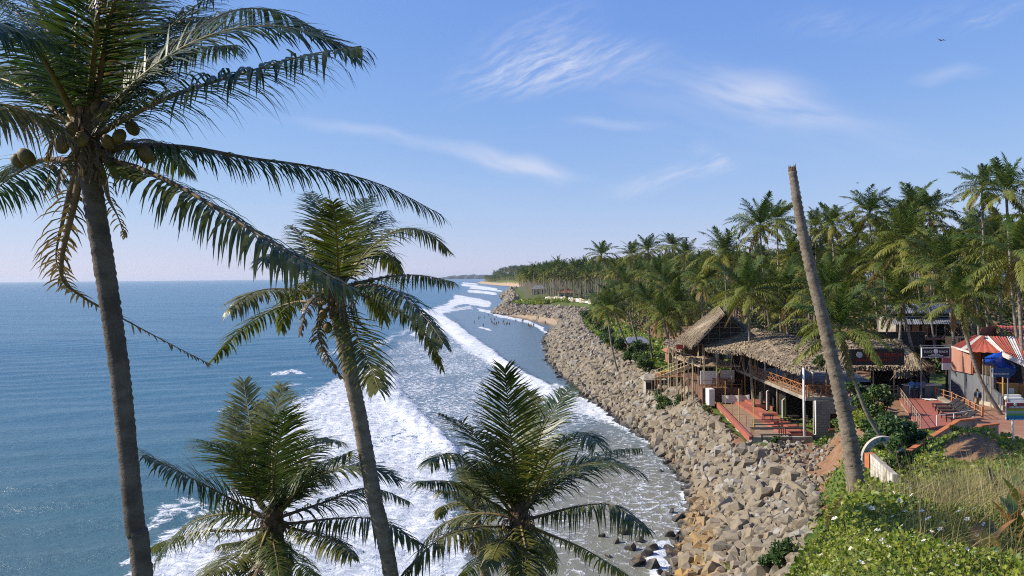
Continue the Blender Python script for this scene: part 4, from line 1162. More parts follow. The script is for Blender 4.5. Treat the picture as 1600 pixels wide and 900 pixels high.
# the rest of the grove, told apart only by where they stand
def blocked(x, y):
    return (13 < x < 42 and 58 < y < 99) or (40 < x < 64 and 86 < y < 104) or (36 < x < 60 and 48 < y < 72)
cnt = 0; tries = 0
while cnt < 235 and tries < 60000:
    tries += 1
    y = 80 + 270 * rp.random() ** 1.1
    xt = float(ip(y, ROCKT))
    x = xt + 6 + rp.random() ** 1.2 * (30 + 0.55 * y)
    q = proj(np.array([[x, y, 16.0]]))[0][0]
    if q > 1690 or q < 800 or blocked(x, y): continue
    if 100 < y < 175 and x < xt + 11: continue
    if 300 < y < 440 and x < xt + 16: continue
    if any((x - a) ** 2 + (y - b) ** 2 < (3.6 + 0.006 * y) ** 2 for a, b in taken): continue
    gz = land_z(x, y)
    low = rp.random() < (0.5 if y < 180 else 0.3)
    h = rp.uniform(5, 9) if low else rp.uniform(11, 17.0)
    if y > 220: h += 2
    lim = ip(q, [(800, 412), (900, 410), (1000, 412), (1100, 412), (1180, 372), (1240, 372), (1300, 372), (1420, 345), (1520, 345), (1600, 335), (1700, 335)])
    zmax = 19 + (430 - lim) / F * y - 2.2
    h = min(h, max(4.5, zmax - gz))
    ln = rp.normal(0, 0.09, 2) * h; ln[0] -= 0.05 * h
    zone = ('near the far white garden walls' if y > 235 else 'behind the grey roofed building' if x > 44 and y < 150 else 'behind the thatched restaurant' if y < 135 and x > 24 else 'behind the bushes of the green bank' if x < xt + 32 else 'deep inside the grove')
    look = 'low young coconut palm' if low else 'tall coconut palm' if h > 14.5 else 'mid-height coconut palm'
    grove_palm(look + ' ' + zone, (x, y, gz - 0.3), (x + ln[0], y + ln[1], gz + h), rp, rp.uniform(0.85, 1.15) * (1.0 if not low else 0.9), 'far', look.split()[0] + ' palms ' + zone)
    cnt += 1
# beyond that the wood reads as one mass: far coast and headland
VV, QQ, TI, b = [], [], [], 0
TV, TQ, tb = [], [], 0
def put_far(x, y, gz, h, s):
    global b, tb
    V, Q, tv = CROWN_C[int(rp.integers(4))]
    a = rp.uniform(0, 6.28); ca, sa_ = math.cos(a), math.sin(a)
    lx = rp.normal(0, 0.05) * h
    VV.append((V * s) @ np.array([[ca, sa_, 0], [-sa_, ca, 0], [0, 0, 1]]) + np.array([x + lx, y, gz + h])); QQ.append(Q + b); TI.append(tv + rp.normal(0, 0.05)); b += len(V)
    w_ = 0.16 if y < 900 else 0.3
    TV.append(np.array([[x - w_, y, gz - 0.5], [x + w_, y - w_, gz - 0.5], [x + w_, y + w_, gz - 0.5], [x + lx - w_ * .7, y, gz + h], [x + lx + w_ * .7, y - w_ * .7, gz + h], [x + lx + w_ * .7, y + w_ * .7, gz + h]]))
    TQ.append(np.array([[0, 1, 4, 3], [1, 2, 5, 4], [2, 0, 3, 5]]) + tb); tb += 6
for k in range(1000):
    y = rp.uniform(340, 1050); xt = float(ip(y, ROCKT)); x = xt + 7 + rp.random() ** 1.5 * (0.5 * y)
    if proj(np.array([[x, y, 16.0]]))[0][0] > 1450 or (y < 440 and x < xt + 18): continue
    put_far(x, y, land_z(x, y), rp.uniform(12, 18.5), rp.uniform(1.0, 1.4))
for k in range(260):
    y = rp.uniform(428, 560); xt = float(ip(y, ROCKT)); x = xt + 20 + rp.random() * 110
    put_far(x, y, land_z(x, y), rp.uniform(14, 20), rp.uniform(1.0, 1.35))
for k in range(620):
    y = 1050 + 1500 * rp.random(); xt = float(ip(y, ROCKT)); x = xt + 6 + rp.random() ** 1.6 * 420
    put_far(x, y, max(land_z(x, y), 2) + 18 * sstep(np.array(x - xt), 10, 60) * sstep(np.array(float(y)), 1400, 1900), rp.uniform(4, 11), rp.uniform(1.7, 2.5))
far_wood = link('far_palm_wood', npmesh('far_palm_wood', np.concatenate(VV), np.concatenate(QQ), attrs={'tint': np.concatenate(TI)}, mats=[FROND_FAR]))
tag(far_wood, 'far-off mass of palm crowns along the coast and headland', 'wood', kind='stuff')
far_trunks = link('far_palm_stems', npmesh('far_palm_stems', np.concatenate(TV), np.concatenate(TQ), mats=[BARK_FAR]))
tag(far_trunks, 'pale stems of the far-off palm wood', 'wood', kind='stuff')

# ------------------------------------------------------------------ leafy shrubs and undergrowth
def leafcloud(n, r, centres, radii, size, squash=0.8, tint=0.3):
    """leaf-sized pointed faces through the volume of several clumps"""
    centres = np.asarray(centres, float); radii = np.asarray(radii, float)
    k = r.integers(len(centres), size=n)
    d = nrm(r.normal(size=(n, 3))); rad = r.random(n) ** 0.4
    p = centres[k] + d * (rad * radii[k])[:, None] * np.array([1, 1, squash])
    nrmv = nrm(d * 0.8 + r.normal(size=(n, 3)) * 0.55 + np.array([0, 0, 0.55]))
    u = nrm(np.cross(nrmv, r.normal(size=(n, 3)))); v = np.cross(nrmv, u)
    s = size * r.uniform(0.6, 1.3, n)[:, None]
    V = np.stack([p - u * s * 0.55, p - v * s * 0.34 + nrmv * s * 0.06, p + u * s * 0.6 - nrmv * s * 0.12, p + v * s * 0.34 + nrmv * s * 0.06], 1).reshape(-1, 3)
    Q = np.arange(n * 4).reshape(-1, 4)
    ti = np.repeat(tint + r.normal(0, 0.14, n), 4)
    return V, Q, ti
SHRUB = leaf_mat('shrub_leaf', (0.030, 0.085, 0.014), (0.115, 0.165, 0.028), (0.18, 0.12, 0.05), 0.3, 0.45, 0.45)
UNDER = leaf_mat('undergrowth_leaf', (0.026, 0.055, 0.014), (0.10, 0.12, 0.03), (0.15, 0.10, 0.05), 0.25, 0.6, 0.3)
STEM = pmat('shrub_stem', (0.13, 0.09, 0.055), (0.08, 0.055, 0.035), 6, 0.9, 0.3)
rs = np.random.default_rng(44)
cs, ra = [], []
for k in range(620):
    y = 84 + 330 * rs.random() ** 1.5; xt = float(ip(y, ROCKT)); x = xt + 10 + rs.random() * (25 + 0.5 * y)
    if proj(np.array([[x, y, 12.0]]))[0][0] > 1680 or blocked(x, y): continue
    s = rs.uniform(1.4, 3.4); cs.append((x, y, land_z(x, y) + s * 0.4)); ra.append(s)
V, Q, ti = leafcloud(70000, rs, cs, ra, 0.6, 0.95, 0.2)
under = link('undergrowth', npmesh('undergrowth', V, Q, attrs={'tint': ti}, mats=[UNDER]))
tag(under, 'tangled green undergrowth between the grove palms', 'undergrowth', kind='stuff')
# ================================================================== the thatched restaurant
THATCH = None
mt, t = new_mat('palm_thatch')
geo = t.node('ShaderNodeNewGeometry'); pos = geo.outputs['Position']
ri = geo.outputs['Random Per Island']
n1 = t.noise(pos, 1.1, 5, 0.65); n2 = t.noise(pos, 9, 5, 0.7)
c = t.mix(ri, (0.15, 0.11, 0.072), (0.47, 0.385, 0.27))
c = t.mix(t.step(n1, 0.45, 0.75), c, (0.20, 0.155, 0.105))
c = t.mix(t.math('MULTIPLY', t.step(n2, 0.5, 0.75), 0.5), c, (0.12, 0.09, 0.06))
finish(t, c, 0.95, n2, 0.6, 0.04, 0.1)
THATCH = MAT['palm_thatch']
BAMBOO = pmat('bamboo_pole', (0.46, 0.37, 0.25), (0.30, 0.23, 0.15), 3, 0.7, 0.15, stretch=(1, 1, 0.4), rnd=0.25)
YPOLE = pmat('yellow_pole', (0.55, 0.36, 0.08), (0.42, 0.27, 0.08), 3, 0.6, 0.1)
WHITE = pmat('white_paint', (0.74, 0.73, 0.70), (0.55, 0.53, 0.49), 2.2, 0.7, 0.12, rnd=0.06, lo=0.5, hi=0.8)
REDFLOOR = pmat('red_oxide_floor', (0.36, 0.105, 0.07), (0.26, 0.10, 0.075), 1.6, 0.75, 0.15, rnd=0.1)
TILEFLOOR = pmat('tan_paving', (0.34, 0.24, 0.16), (0.25, 0.165, 0.11), 2.5, 0.85, 0.2)
RUSTWOOD = pmat('orange_brown_wood', (0.40, 0.17, 0.065), (0.27, 0.115, 0.05), 4, 0.65, 0.2, stretch=(1, 1, 0.3), rnd=0.2)
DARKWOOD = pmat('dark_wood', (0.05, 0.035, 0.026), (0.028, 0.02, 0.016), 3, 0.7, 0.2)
BLACKM = pmat('black_metal', (0.022, 0.022, 0.024), (0.045, 0.04, 0.036), 5, 0.5, 0.1)
CONC = pmat('weathered_concrete', (0.42, 0.38, 0.31), (0.26, 0.225, 0.175), 0.8, 0.92, 0.35, bscale=12, dirt=0.55)
GREYW = pmat('grey_sheet_wall', (0.15, 0.16, 0.18), (0.10, 0.105, 0.12), 0.7, 0.7, 0.1, stretch=(1, 1, 0.2))
PINK = pmat('pink_sheet', (0.42, 0.215, 0.155), (0.34, 0.17, 0.125), 1.0, 0.6, 0.1, stretch=(1, 1, 0.2))
ORANGE = pmat('orange_paint', (0.50, 0.17, 0.06), (0.36, 0.12, 0.05), 2.5, 0.7, 0.2)
ZINC = pmat('zinc_sheet', (0.30, 0.32, 0.36), (0.21, 0.22, 0.25), 0.6, 0.45, 0.1, metal=0.35)
REDTIN = pmat('red_tin', (0.42, 0.095, 0.06), (0.30, 0.08, 0.055), 0.8, 0.55, 0.1)
WHITETIN = pmat('white_tin', (0.66, 0.64, 0.60), (0.5, 0.46, 0.42), 0.8, 0.55, 0.1)
CLOTH = pmat('white_cloth', (0.70, 0.69, 0.66), (0.55, 0.54, 0.51), 2, 0.9, 0.2)
TARP = pmat('blue_tarp', (0.010, 0.075, 0.42), (0.012, 0.05, 0.28), 2, 0.45, 0.25, bscale=5)
SHADE_FILL = pmat('shade_black', (0.02, 0.017, 0.015), (0.012, 0.011, 0.01), 3, 0.9, 0.1)  # near-black that puts the shade of the interior into the colour
BLOCKW = None
mt, t = new_mat('block_wall')
pos = t.node('ShaderNodeTexCoord').outputs['Object']
pr = t.mapping(pos, rot=(R(90), 0, 0))
bk = t.node('ShaderNodeTexBrick'); t.put(bk.inputs['Vector'], pr)
bk.inputs['Color1'].default_value = (0.30, 0.27, 0.22, 1); bk.inputs['Color2'].default_value = (0.24, 0.215, 0.175, 1); bk.inputs['Mortar'].default_value = (0.13, 0.115, 0.095, 1)
bk.inputs['Scale'].default_value = 1.0; bk.inputs['Brick Width'].default_value = 0.42; bk.inputs['Row Height'].default_value = 0.22; bk.inputs['Mortar Size'].default_value = 0.018
n = t.noise(pos, 1.5, 6, 0.65)
c = t.mix(t.step(n, 0.45, 0.75), bk.outputs[0], (0.17, 0.15, 0.12))
finish(t, c, 0.95, bk.outputs['Fac'], -0.4, 0.02, 0.1)
BLOCKW = MAT['block_wall']
def flat(name, col, rough=0.6, em=0.0):
    mt, t = new_mat(name)
    n = t.noise(t.node('ShaderNodeTexCoord').outputs['Object'], 4, 5, 0.6)
    finish(t, t.mix(t.math('MULTIPLY', t.step(n, 0.45, 0.8), 0.25), col, (0.08, 0.07, 0.06)), rough)
    return mt
def lettering(text, size, mat, origin, xdir, updir, parent, width=None, name='lettering', ext=0.012, align='CENTER'):
    cu = bpy.data.curves.new(name, 'FONT'); cu.body = text; cu.size = size; cu.extrude = ext; cu.align_x = align; cu.align_y = 'CENTER'
    tmp = bpy.data.objects.new('tmp_text', cu); COL.objects.link(tmp)
    me = bpy.data.meshes.new_from_object(tmp)
    bpy.data.objects.remove(tmp); bpy.data.curves.remove(cu)
    xs_ = [v.co.x for v in me.vertices]; cur = max(xs_) - min(xs_)
    sx = width / cur if width else 1.0
    x = Vector(xdir).normalized(); u = Vector(updir).normalized(); n = x.cross(u)
    for v in me.vertices:
        p = v.co.copy(); v.co = Vector(origin) + x * p.x * sx + u * p.y + n * (p.z + 0.0)
    me.materials.clear(); me.materials.append(mat)
    o = bpy.data.objects.new(name, me); COL.objects.link(o); o.parent = parent
    o.matrix_parent_inverse = Matrix.Translation(parent.location).inverted()
    return o
rt_ = np.random.default_rng(77)
def thatch(parent, quad, n, name='thatch_roof', course=0.42, th=0.14, fringe=0.35, L=(0.45, 0.95)):
    """quad: top-a, top-b, low-b, low-a; a slab with overlapping courses of palm-leaf strands and a ragged eave"""
    A, B, C, D = [np.array(p, float) for p in quad]
    o = MB().slab([A, B, C, D], th).build(name, THATCH, parent)
    s = rt_.random(n); u = rt_.random(n)
    rows = max(3, int(np.linalg.norm(A - D) / course))
    u = (np.floor(u * rows) + 0.15 + 0.25 * rt_.random(n)) / rows
    kf = rt_.random(n) < 0.12; u = np.where(kf, 1.0 - 0.02 * rt_.random(n), u)
    top = A[None] + (B - A)[None] * s[:, None]; low = D[None] + (C - D)[None] * s[:, None]
    p = top + (low - top) * u[:, None]
    dn = nrm(low - top); across = nrm(B - A)[None] + 0 * dn
    nv = np.cross(across, dn); nv = nv * np.sign(nv[:, 2:3]); nv = nrm(nv)
    d = nrm(dn + across * rt_.normal(0, 0.28, n)[:, None] + nv * rt_.uniform(0.0, 0.13, n)[:, None])
    l = rt_.uniform(L[0], L[1], n); l = np.where(kf, l * 0.6 * fringe / 0.35, l)
    d[kf] = nrm(d[kf] + np.array([0, 0, -0.75]))
    w_ = rt_.uniform(0.035, 0.12, n)
    sd_ = nrm(np.cross(d, nv))
    q = p + nv * rt_.uniform(0.015, 0.17, n)[:, None]
    e = q + d * l[:, None]; e = e - nv * (0.02 + 0.05 * rt_.random(n))[:, None] * (~kf)[:, None]
    V = np.stack([q - sd_ * w_[:, None], q + sd_ * w_[:, None], e + sd_ * w_[:, None] * 0.25, e - sd_ * w_[:, None] * 0.25], 1).reshape(-1, 3)
    me = npmesh('thatch', V, np.arange(n * 4).reshape(-1, 4), mats=[THATCH])
    t_ = bpy.data.objects.new('thatch', me); COL.objects.link(t_); t_.parent = o; t_['kind'] = 'stuff'; t_.matrix_parent_inverse = Matrix.Identity(4)
    # children of a part built in world coordinates
    return o
rest = thing('thatched_restaurant', (26, 72, 5), 'open-sided beach restaurant with sprawling palm-thatched roof above a red terrace', 'restaurant')
Zl, Zd = 5.0, 8.3
# --- lower terrace
def G(px, py, z): return at_z(px, py, z)
tA, tB = G(1173, 686, Zl), G(1270, 684, Zl); tC = np.array([25.4, 84.5, Zl]); tD = G(1121, 631, Zl)
MB().hexa([(*p[:2], 2.6) for p in (tA, tB, tC, tD)] + [(*p[:2], Zl) for p in (tA, tB, tC, tD)]).build('terrace_base', pmat('lime_plaster', (0.60, 0.56, 0.49), (0.42, 0.37, 0.30), 0.9, 0.9, 0.3, dirt=0.4), rest)
ta2 = tA * 0.42 + tB * 0.58; td2 = tD * 0.42 + tC * 0.58
MB().slab([(*(tA + (0.25, 0.05, 0))[:2], Zl + 0.03), (*ta2[:2] + np.array([0, 0.05]), Zl + 0.03), (*td2[:2], Zl + 0.03), (*(tD + (0.25, 0, 0))[:2], Zl + 0.03)], 0.03).build('paved_floor', TILEFLOOR, rest)
MB().slab([(*ta2[:2] + np.array([0, 2.2]), Zl + 0.28), (*tB[:2] + np.array([-0.02, 0.7]), Zl + 0.28), (*tC[:2], Zl + 0.28), (*td2[:2], Zl + 0.28)], 0.30).build('red_floor', REDFLOOR, rest)
MB().hexa([(tA[0] - .16, tA[1] - .1, Zl - .3), (tA[0] + .12, tA[1] - .1, Zl - .3), (tD[0] + .12, tD[1], Zl - .3), (tD[0] - .16, tD[1], Zl - .3),
           (tA[0] - .16, tA[1] - .1, Zl + .24), (tA[0] + .12, tA[1] - .1, Zl + .24), (tD[0] + .12, tD[1], Zl + .24), (tD[0] - .16, tD[1], Zl + .24)]).build('kerb', REDFLOOR, rest)
MB().box(((tA[0] + tB[0]) / 2, tA[1] + 0.1, Zl + 0.05), (tB[0] - tA[0] - 0.4, 0.25, 0.22)).build('kerb', CONC, rest)
# red steps and block seats
for (px, py, w_, d_, h_) in ((1203, 655, 1.5, 0.9, 0.55), (1222, 668, 1.6, 0.9, 0.45), (1243, 674, 1.3, 1.0, 0.42), (1192, 640, 1.6, 3.4, 0.5), (1214, 642, 1.0, 1.2, 0.4), (1252, 683, 1.8, 0.8, 0.35)):
    p = G(px, py, Zl); MB().box((p[0], p[1] + d_ / 2, Zl + h_ / 2 + 0.02), (w_, d_, h_), 0.05).build('block_seat', REDFLOOR, rest)
# --- upper deck
MB().hexa([(25.4, 67, Zd - .3), (33.4, 67, Zd - .3), (38, 88, Zd - .3), (25.4, 88, Zd - .3), (25.4, 67, Zd), (33.4, 67, Zd), (38, 88, Zd), (25.4, 88, Zd)]).build('deck', CONC, rest)
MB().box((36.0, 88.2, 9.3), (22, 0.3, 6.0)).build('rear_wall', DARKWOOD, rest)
MB().box((36.6, 73.0, 10.0), (5.4, 0.3, 3.6)).build('interior_shade_wall', SHADE_FILL, rest)  # added sheet, its black stands in for the dark interior
MB().hexa([(20.9, 85.2, 3.5), (25.3, 85.2, 3.5), (25.3, 99, 3.5), (21.4, 99, 3.5), (20.9, 85.2, 6.5), (25.3, 85.2, 6.5), (25.3, 99, 6.5), (21.4, 99, 6.5)]).build('raised_floor', pmat('brick_plinth', (0.19, 0.10, 0.07), (0.13, 0.07, 0.05), 2, 0.9, 0.3), rest)
MB().box((23.4, 99.2, 8.2), (5.0, 0.25, 4.6)).build('rear_wall', DARKWOOD, rest)
p = G(1113, 632, Zl); MB().box((p[0] - 0.1, p[1] + 0.5, Zl + 0.75), (0.62, 1.1, 1.8), 0.1).build('white_pillar', WHITE, rest)
# draped cloth along the inner side
V = []; nn = 40
for i in range(nn):
    u = i / (nn - 1); x = 22.6 + 3.0 * u
    V += [(x, 83.6 + 0.05 * math.sin(u * 16), Zl + 1.02 - 0.10 * abs(math.sin(u * 9.5))), (x, 83.5 + 0.08 * math.sin(u * 17 + 1), Zl + 0.12)]
mb = MB(); mb.add(V, [(2 * i, 2 * i + 2, 2 * i + 3, 2 * i + 1) for i in range(nn - 1)]); mb.build('draped_cloth', CLOTH, rest, True)
# --- block wall under the deck with a window opening
wx0, wx1, wy = 26.0, 31.6, 66.75
ax0, ax1, az0, az1 = G(1292, 666, 5)[0] * 0 + 27.35, 28.55, 5.55, 6.95
for (x0, x1, z0, z1) in ((wx0, ax0, 3.2, 8.0), (ax1, wx1, 3.2, 8.0), (ax0, ax1, 3.2, az0), (ax0, ax1, az1, 8.0)):
    MB().box(((x0 + x1) / 2, wy + 0.1, (z0 + z1) / 2), (x1 - x0, 0.2, z1 - z0)).build('block_wall', BLOCKW, rest)
wf = MB()
for (x0, x1, z0, z1) in ((ax0 - .06, ax0 + .04, az0, az1), (ax1 - .04, ax1 + .06, az0, az1), (ax0 - .06, ax1 + .06, az1 - .04, az1 + .08)):
    wf.box(((x0 + x1) / 2, wy - 0.01, (z0 + z1) / 2), (x1 - x0, 0.1, z1 - z0))
wf = wf.build('window_frame', CONC, rest)
MB().box(((ax0 + ax1) / 2, wy + 0.03, az0 - 0.05), (1.45, 0.5, 0.10)).build('window_sill', REDFLOOR, rest)
MB().box(((ax0 + ax1) / 2, wy + 0.6, (az0 + az1) / 2), (1.3, 0.08, 1.5)).build('dark_window_backing', DARKWOOD, rest)  # dark sheet standing in for the shade inside the window opening
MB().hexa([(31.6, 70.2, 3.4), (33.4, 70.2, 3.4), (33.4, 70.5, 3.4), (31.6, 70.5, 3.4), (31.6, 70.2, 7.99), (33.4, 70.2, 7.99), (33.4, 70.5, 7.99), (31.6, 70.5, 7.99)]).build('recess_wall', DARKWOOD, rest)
# white drain pipe
MB().tube([G(1250, 706, 3.6) + (0, 0.2, 0), G(1250, 706, 3.6) + (0, 0.2, 1.55), (26.0, 66.3, 5.2), (26.0, 66.4, 8.1)], 0.07, 8).build('drain_pipe', WHITE, rest, True)
# --- roofs
def E(px, py, d): return at_d(px, py, d)
r1, r2_, r3, r4 = E(1092, 526, 88), E(1182, 514, 84), E(1166, 551, 77), E(1102, 546, 80)
r5, r6 = E(1284, 533, 78), E(1249, 582, 66)
r7, r8, r9 = E(1408, 531, 75), E(1402, 574, 66.2), E(1258, 574, 66.4)
thatch(rest, [r1, r2_, r3, r4], 2600)
thatch(rest, [r2_, r5, r6, r3], 4200)
thatch(rest, [r5, r7, r8, r9], 4200)
thatch(rest, [r7, E(1416, 540, 72), E(1458, 574, 66), E(1399, 582, 65.6)], 1600, fringe=0.6)
g1, g2, g3, g4 = E(1123, 478, 100), E(1132, 490, 81), E(1084, 541, 80), E(1062, 526, 100)
thatch(rest, [g1, g2, g3, g4], 3200)
g5 = np.array([2 * g2[0] - g3[0], g2[1], g3[2]]); g6 = np.array([2 * g1[0] - g4[0], g1[1], g4[2]])
thatch(rest, [g1, g1 * 0.2 + g2 * 0.8, g6 * 0.2 + g5 * 0.8, g6], 2600)
thatch(rest, [E(1042, 531, 98), E(1076, 533, 93), E(1066, 547, 87), E(1036, 538, 91)], 1000)
gp = MB(); q0 = g2 * 0.86 + g1 * 0.14; l0 = g3 * 0.86 + g4 * 0.14; rr0 = g5 * 0.86 + g6 * 0.14
gp.add([l0 + (0.15, 0, 0), rr0 - (0.15, 0, 0), q0 - (0, 0, 0.12), l0 + (0.15, .1, 0), rr0 + (-0.15, .1, 0), q0 + (0, .1, -0.12)], [(0, 1, 2), (5, 4, 3), (0, 3, 4, 1), (1, 4, 5, 2), (2, 5, 3, 0)])
gp.build('gable_shade_panel', DARKWOOD, rest)  # dark sheet standing in for the shaded inside of the open gable
for k in range(5):
    a = l0 * (1 - k / 6) + q0 * k / 6; b_ = rr0 * (1 - k / 6) + q0 * k / 6
    MB().tube([a + (0.2, -0.06, 0.05), b_ + (-0.2, -0.06, 0.05)], 0.03, 5).build('gable_batten', BAMBOO, rest)
for k in range(6):
    s = (k + 0.5) / 6; base_ = l0 * (1 - s) + rr0 * s; hh = q0[2] - 0.15 - abs(s - 0.5) * 2 * (q0[2] - l0[2])
    MB().tube([base_ + (0, -0.12, 0), (base_[0], base_[1] - 0.12, hh)], 0.03, 5).build('gable_batten', BAMBOO, rest)
# pale battens tied over the thatch
def over(quad, lines):
    A, B, C, D = [np.array(p) for p in quad]
    for (s0, u0, s1, u1) in lines:
        def P(s, u): return (A + (B - A) * s) * (1 - u) + (D + (C - D) * s) * u + np.array([0, -0.06, 0.10])
        pts = [P(s0 + (s1 - s0) * k / 6, u0 + (u1 - u0) * k / 6) + rt_.normal(0, 0.025, 3) for k in range(7)]
        MB().tube(pts, 0.028, 5).build('thatch_batten', BAMBOO, rest)
over([r1, r2_, r3, r4], [(0, .08, 1, .08), (0, .22, 1, .2), (0.0, .3, .95, .42)])
over([r2_, r5, r6, r3], [(0.15, .55, 1, .45), (.1, .75, 1, .7), (.2, .92, 1, .92), (.45, .4, .4, 1), (.8, .3, .9, 1)])
over([r5, r7, r8, r9], [(0, .5, 1, .5), (0, .85, 1, .85)])
# --- poles carrying the roof
for (px, py, mt_, top, rad) in ((1092, 622, BAMBOO, 11.4, .09), (1099, 624, BAMBOO, 11.3, .075), (1108, 616, BAMBOO, 11.3, .07), (1117, 613, BAMBOO, 11.2, .085), (1139, 610, BAMBOO, 11.4, .06), (1162, 614, BAMBOO, 11.3, .085), (1165, 627, RUSTWOOD, 10.0, .1), (1181, 627, YPOLE, 11.0, .09),
                                (1197, 635, WHITE, 10.9, .1), (1215, 646, BAMBOO, 10.8, .09), (1233, 650, YPOLE, 10.6, .09), (1242, 648, RUSTWOOD, 8.1, .06), (1227, 640, RUSTWOOD, 8.1, .06), (1257, 684, WHITE, 11.0, .11), (1258.5, 672, BAMBOO, 10.9, .08)):
    p = G(px, py, Zl); MB().tube([(p[0], p[1], Zl - 0.4 if px > 1095 else 3.0), (p[0] - 0.04, p[1], 7.6), (p[0] - 0.12 + rt_.normal(0, .05), p[1], top)], [rad, rad * 0.92, rad * 0.85], 8).build('pole', mt_, rest, True)
for x, y in ((27.3, 67.3), (29.4, 67.3), (31.4, 67.3), (33.2, 67.3)):
    MB().tube([(x, y, Zd), (x + .03, y, 11.0)], 0.06, 7).build('pole', RUSTWOOD if x < 30 else BAMBOO, rest, True)
# thin terrace stakes
for (px, py, hh) in ((1132, 641, 3.0), (1153, 660, 3.2), (1176, 680, 3.2), (1142, 648, 1.2), (1164, 668, 1.1)):
    p = G(px, py, Zl); MB().tube([(p[0] + 0.1, p[1], Zl), (p[0] + 0.1, p[1], Zl + hh)], 0.04, 6).build('stake', YPOLE if hh > 2 else RUSTWOOD, rest)
# --- wooden railings
def railing(parent, a, b, h, mat, bays, cross=True, th=0.055, rails=(0.12, 0.98), name='railing_bar'):
    a = np.array(a, float); b = np.array(b, float)
    for i in range(bays + 1):
        p = a + (b - a) * i / bays
        MB().bar(p, p + (0, 0, h * 1.04), th * 1.3, th * 1.3).build('railing_post', mat, parent)
    for u in rails:
        MB().bar(a + (0, 0, h * u), b + (0, 0, h * u), th, th * 0.8).build(name, mat, parent)
    if cross:
        for i in range(bays):
            p = a + (b - a) * (i + 0.04) / bays; q = a + (b - a) * (i + 0.96) / bays
            MB().bar(p + (0, 0, h * .14), q + (0, 0, h * .95), th * .7).bar(p + (0, 0.012, h * .95), q + (0, 0.012, h * .14), th * .7).build('railing_brace', mat, parent)
railing(rest, (25.5, 67.1, Zd), (25.5, 82.0, Zd), 1.0, RUSTWOOD, 8, rails=(0.1, 0.5, 0.98))
railing(rest, (25.6, 67.0, Zd), (29.0, 67.0, Zd), 1.0, RUSTWOOD, 3)
railing(rest, (29.0, 67.02, Zd), (33.4, 67.02, Zd), 0.95, BAMBOO, 4, False, rails=(0.3, 0.62, 0.98))
railing(rest, (20.95, 85.3, 6.5), (25.3, 85.3, 6.5), 0.9, RUSTWOOD, 4, False, rails=(0.4, 0.95))
railing(rest, (20.9, 86, 8.9), (20.6, 97, 8.6), 0.9, BAMBOO, 5, False, rails=(0.1, 0.5, 0.95))
MB().slab([(20.7, 85.6, 8.9), (25.3, 85.6, 8.9), (25.3, 99, 8.6), (20.5, 99, 8.6)], 0.14).build('upper_floor', BAMBOO, rest)
for x in (21.2, 22.6, 24.2):
    MB().tube([(x, 85.5, 6.5), (x, 85.5, 11.2)], 0.06, 6).build('pole', BAMBOO, rest)
MB().box((22.0, 86.5, 7.5), (2.0, 0.1, 1.5)).build('white_panel', WHITE, rest)
MB().box((24.2, 87.2, 7.5), (1.6, 0.1, 1.5)).build('white_panel', WHITE, rest)
# panels and a shade-coloured block beneath the deck
for (x, y, w_, h_, m_) in ((25.9, 78.5, 0.1, 1.9, WHITE), (25.9, 74.0, 0.1, 1.7, WHITE), (25.9, 80.6, 0.1, 1.5, CLOTH)):
    MB().box((x, y, Zl + 0.3 + h_ / 2), (w_, 1.3, h_), -0.5).build('board', m_, rest)
MB().box((28.8, 80, 6.5), (4.2, 9, 2.9)).build('undercroft_shade', SHADE_FILL, rest)  # near-black block standing in for the open, shaded space below
# ramp of slats leading down towards the beach huts
ra_, rb_ = np.array([20.2, 88, 8.6]), np.array([18.6, 100, 5.6])
for s in (-0.6, 0.6):
    for zz in (0, 0.5, 0.95):
        MB().tube([ra_ + (s, 0, zz), rb_ + (s, 0, zz)], 0.028, 5).build('ramp_rail', BAMBOO, rest)
for k in range(11):
    p = ra_ + (rb_ - ra_) * k / 10
    MB().box(p, (1.3, 0.75, 0.06), 0, 0, -0.24).build('ramp_board', BAMBOO, rest)
    for s in (-0.6, 0.6): MB().tube([p + (s, 0, -p[2] + land_z(p[0] + s, p[1]) - 0.3), p + (s, 0, 1.0)], 0.03, 5).build('ramp_post', BAMBOO, rest)
for (px, py, d) in ((1045, 583, 96), (1057, 584, 92), (1069, 587, 89), (1052, 576, 98), (1076, 600, 88), (1083, 612, 87)):
    q = E(px, py, d); gz = land_z(q[0], q[1]); MB().tube([(q[0], q[1], gz - .3), (q[0], q[1], 11.0 if px < 1070 else 9.5)], 0.07, 6).build('pole', BAMBOO, rest)
# bulb lamps on the deck rail
for x in (26.0, 29.4, 27.6):
    mb = MB(); mb.tube([(x, 66.9, Zd + .9), (x, 66.9, 10.35)], 0.035, 6); mb.build('lamp_post', RUSTWOOD, rest)
    MB().lathe([(0.02, -.13), (0.1, -.09), (0.13, 0), (0.1, .09), (0.02, .13)], (x, 66.9, 10.45), 10).build('lamp_globe', WHITE, rest, True)
# hanging ropes
for k in range(4):
    x0 = 22.0 + 0.9 * k; pts = [(x0 + 0.9 * u, 80.5, 10.6 - 2.0 * (1 - (2 * u - 1) ** 2) * (0.7 + 0.1 * k)) for u in np.linspace(0, 1, 9)]
    MB().tube(pts, 0.022, 4).build('rope', BAMBOO, rest)

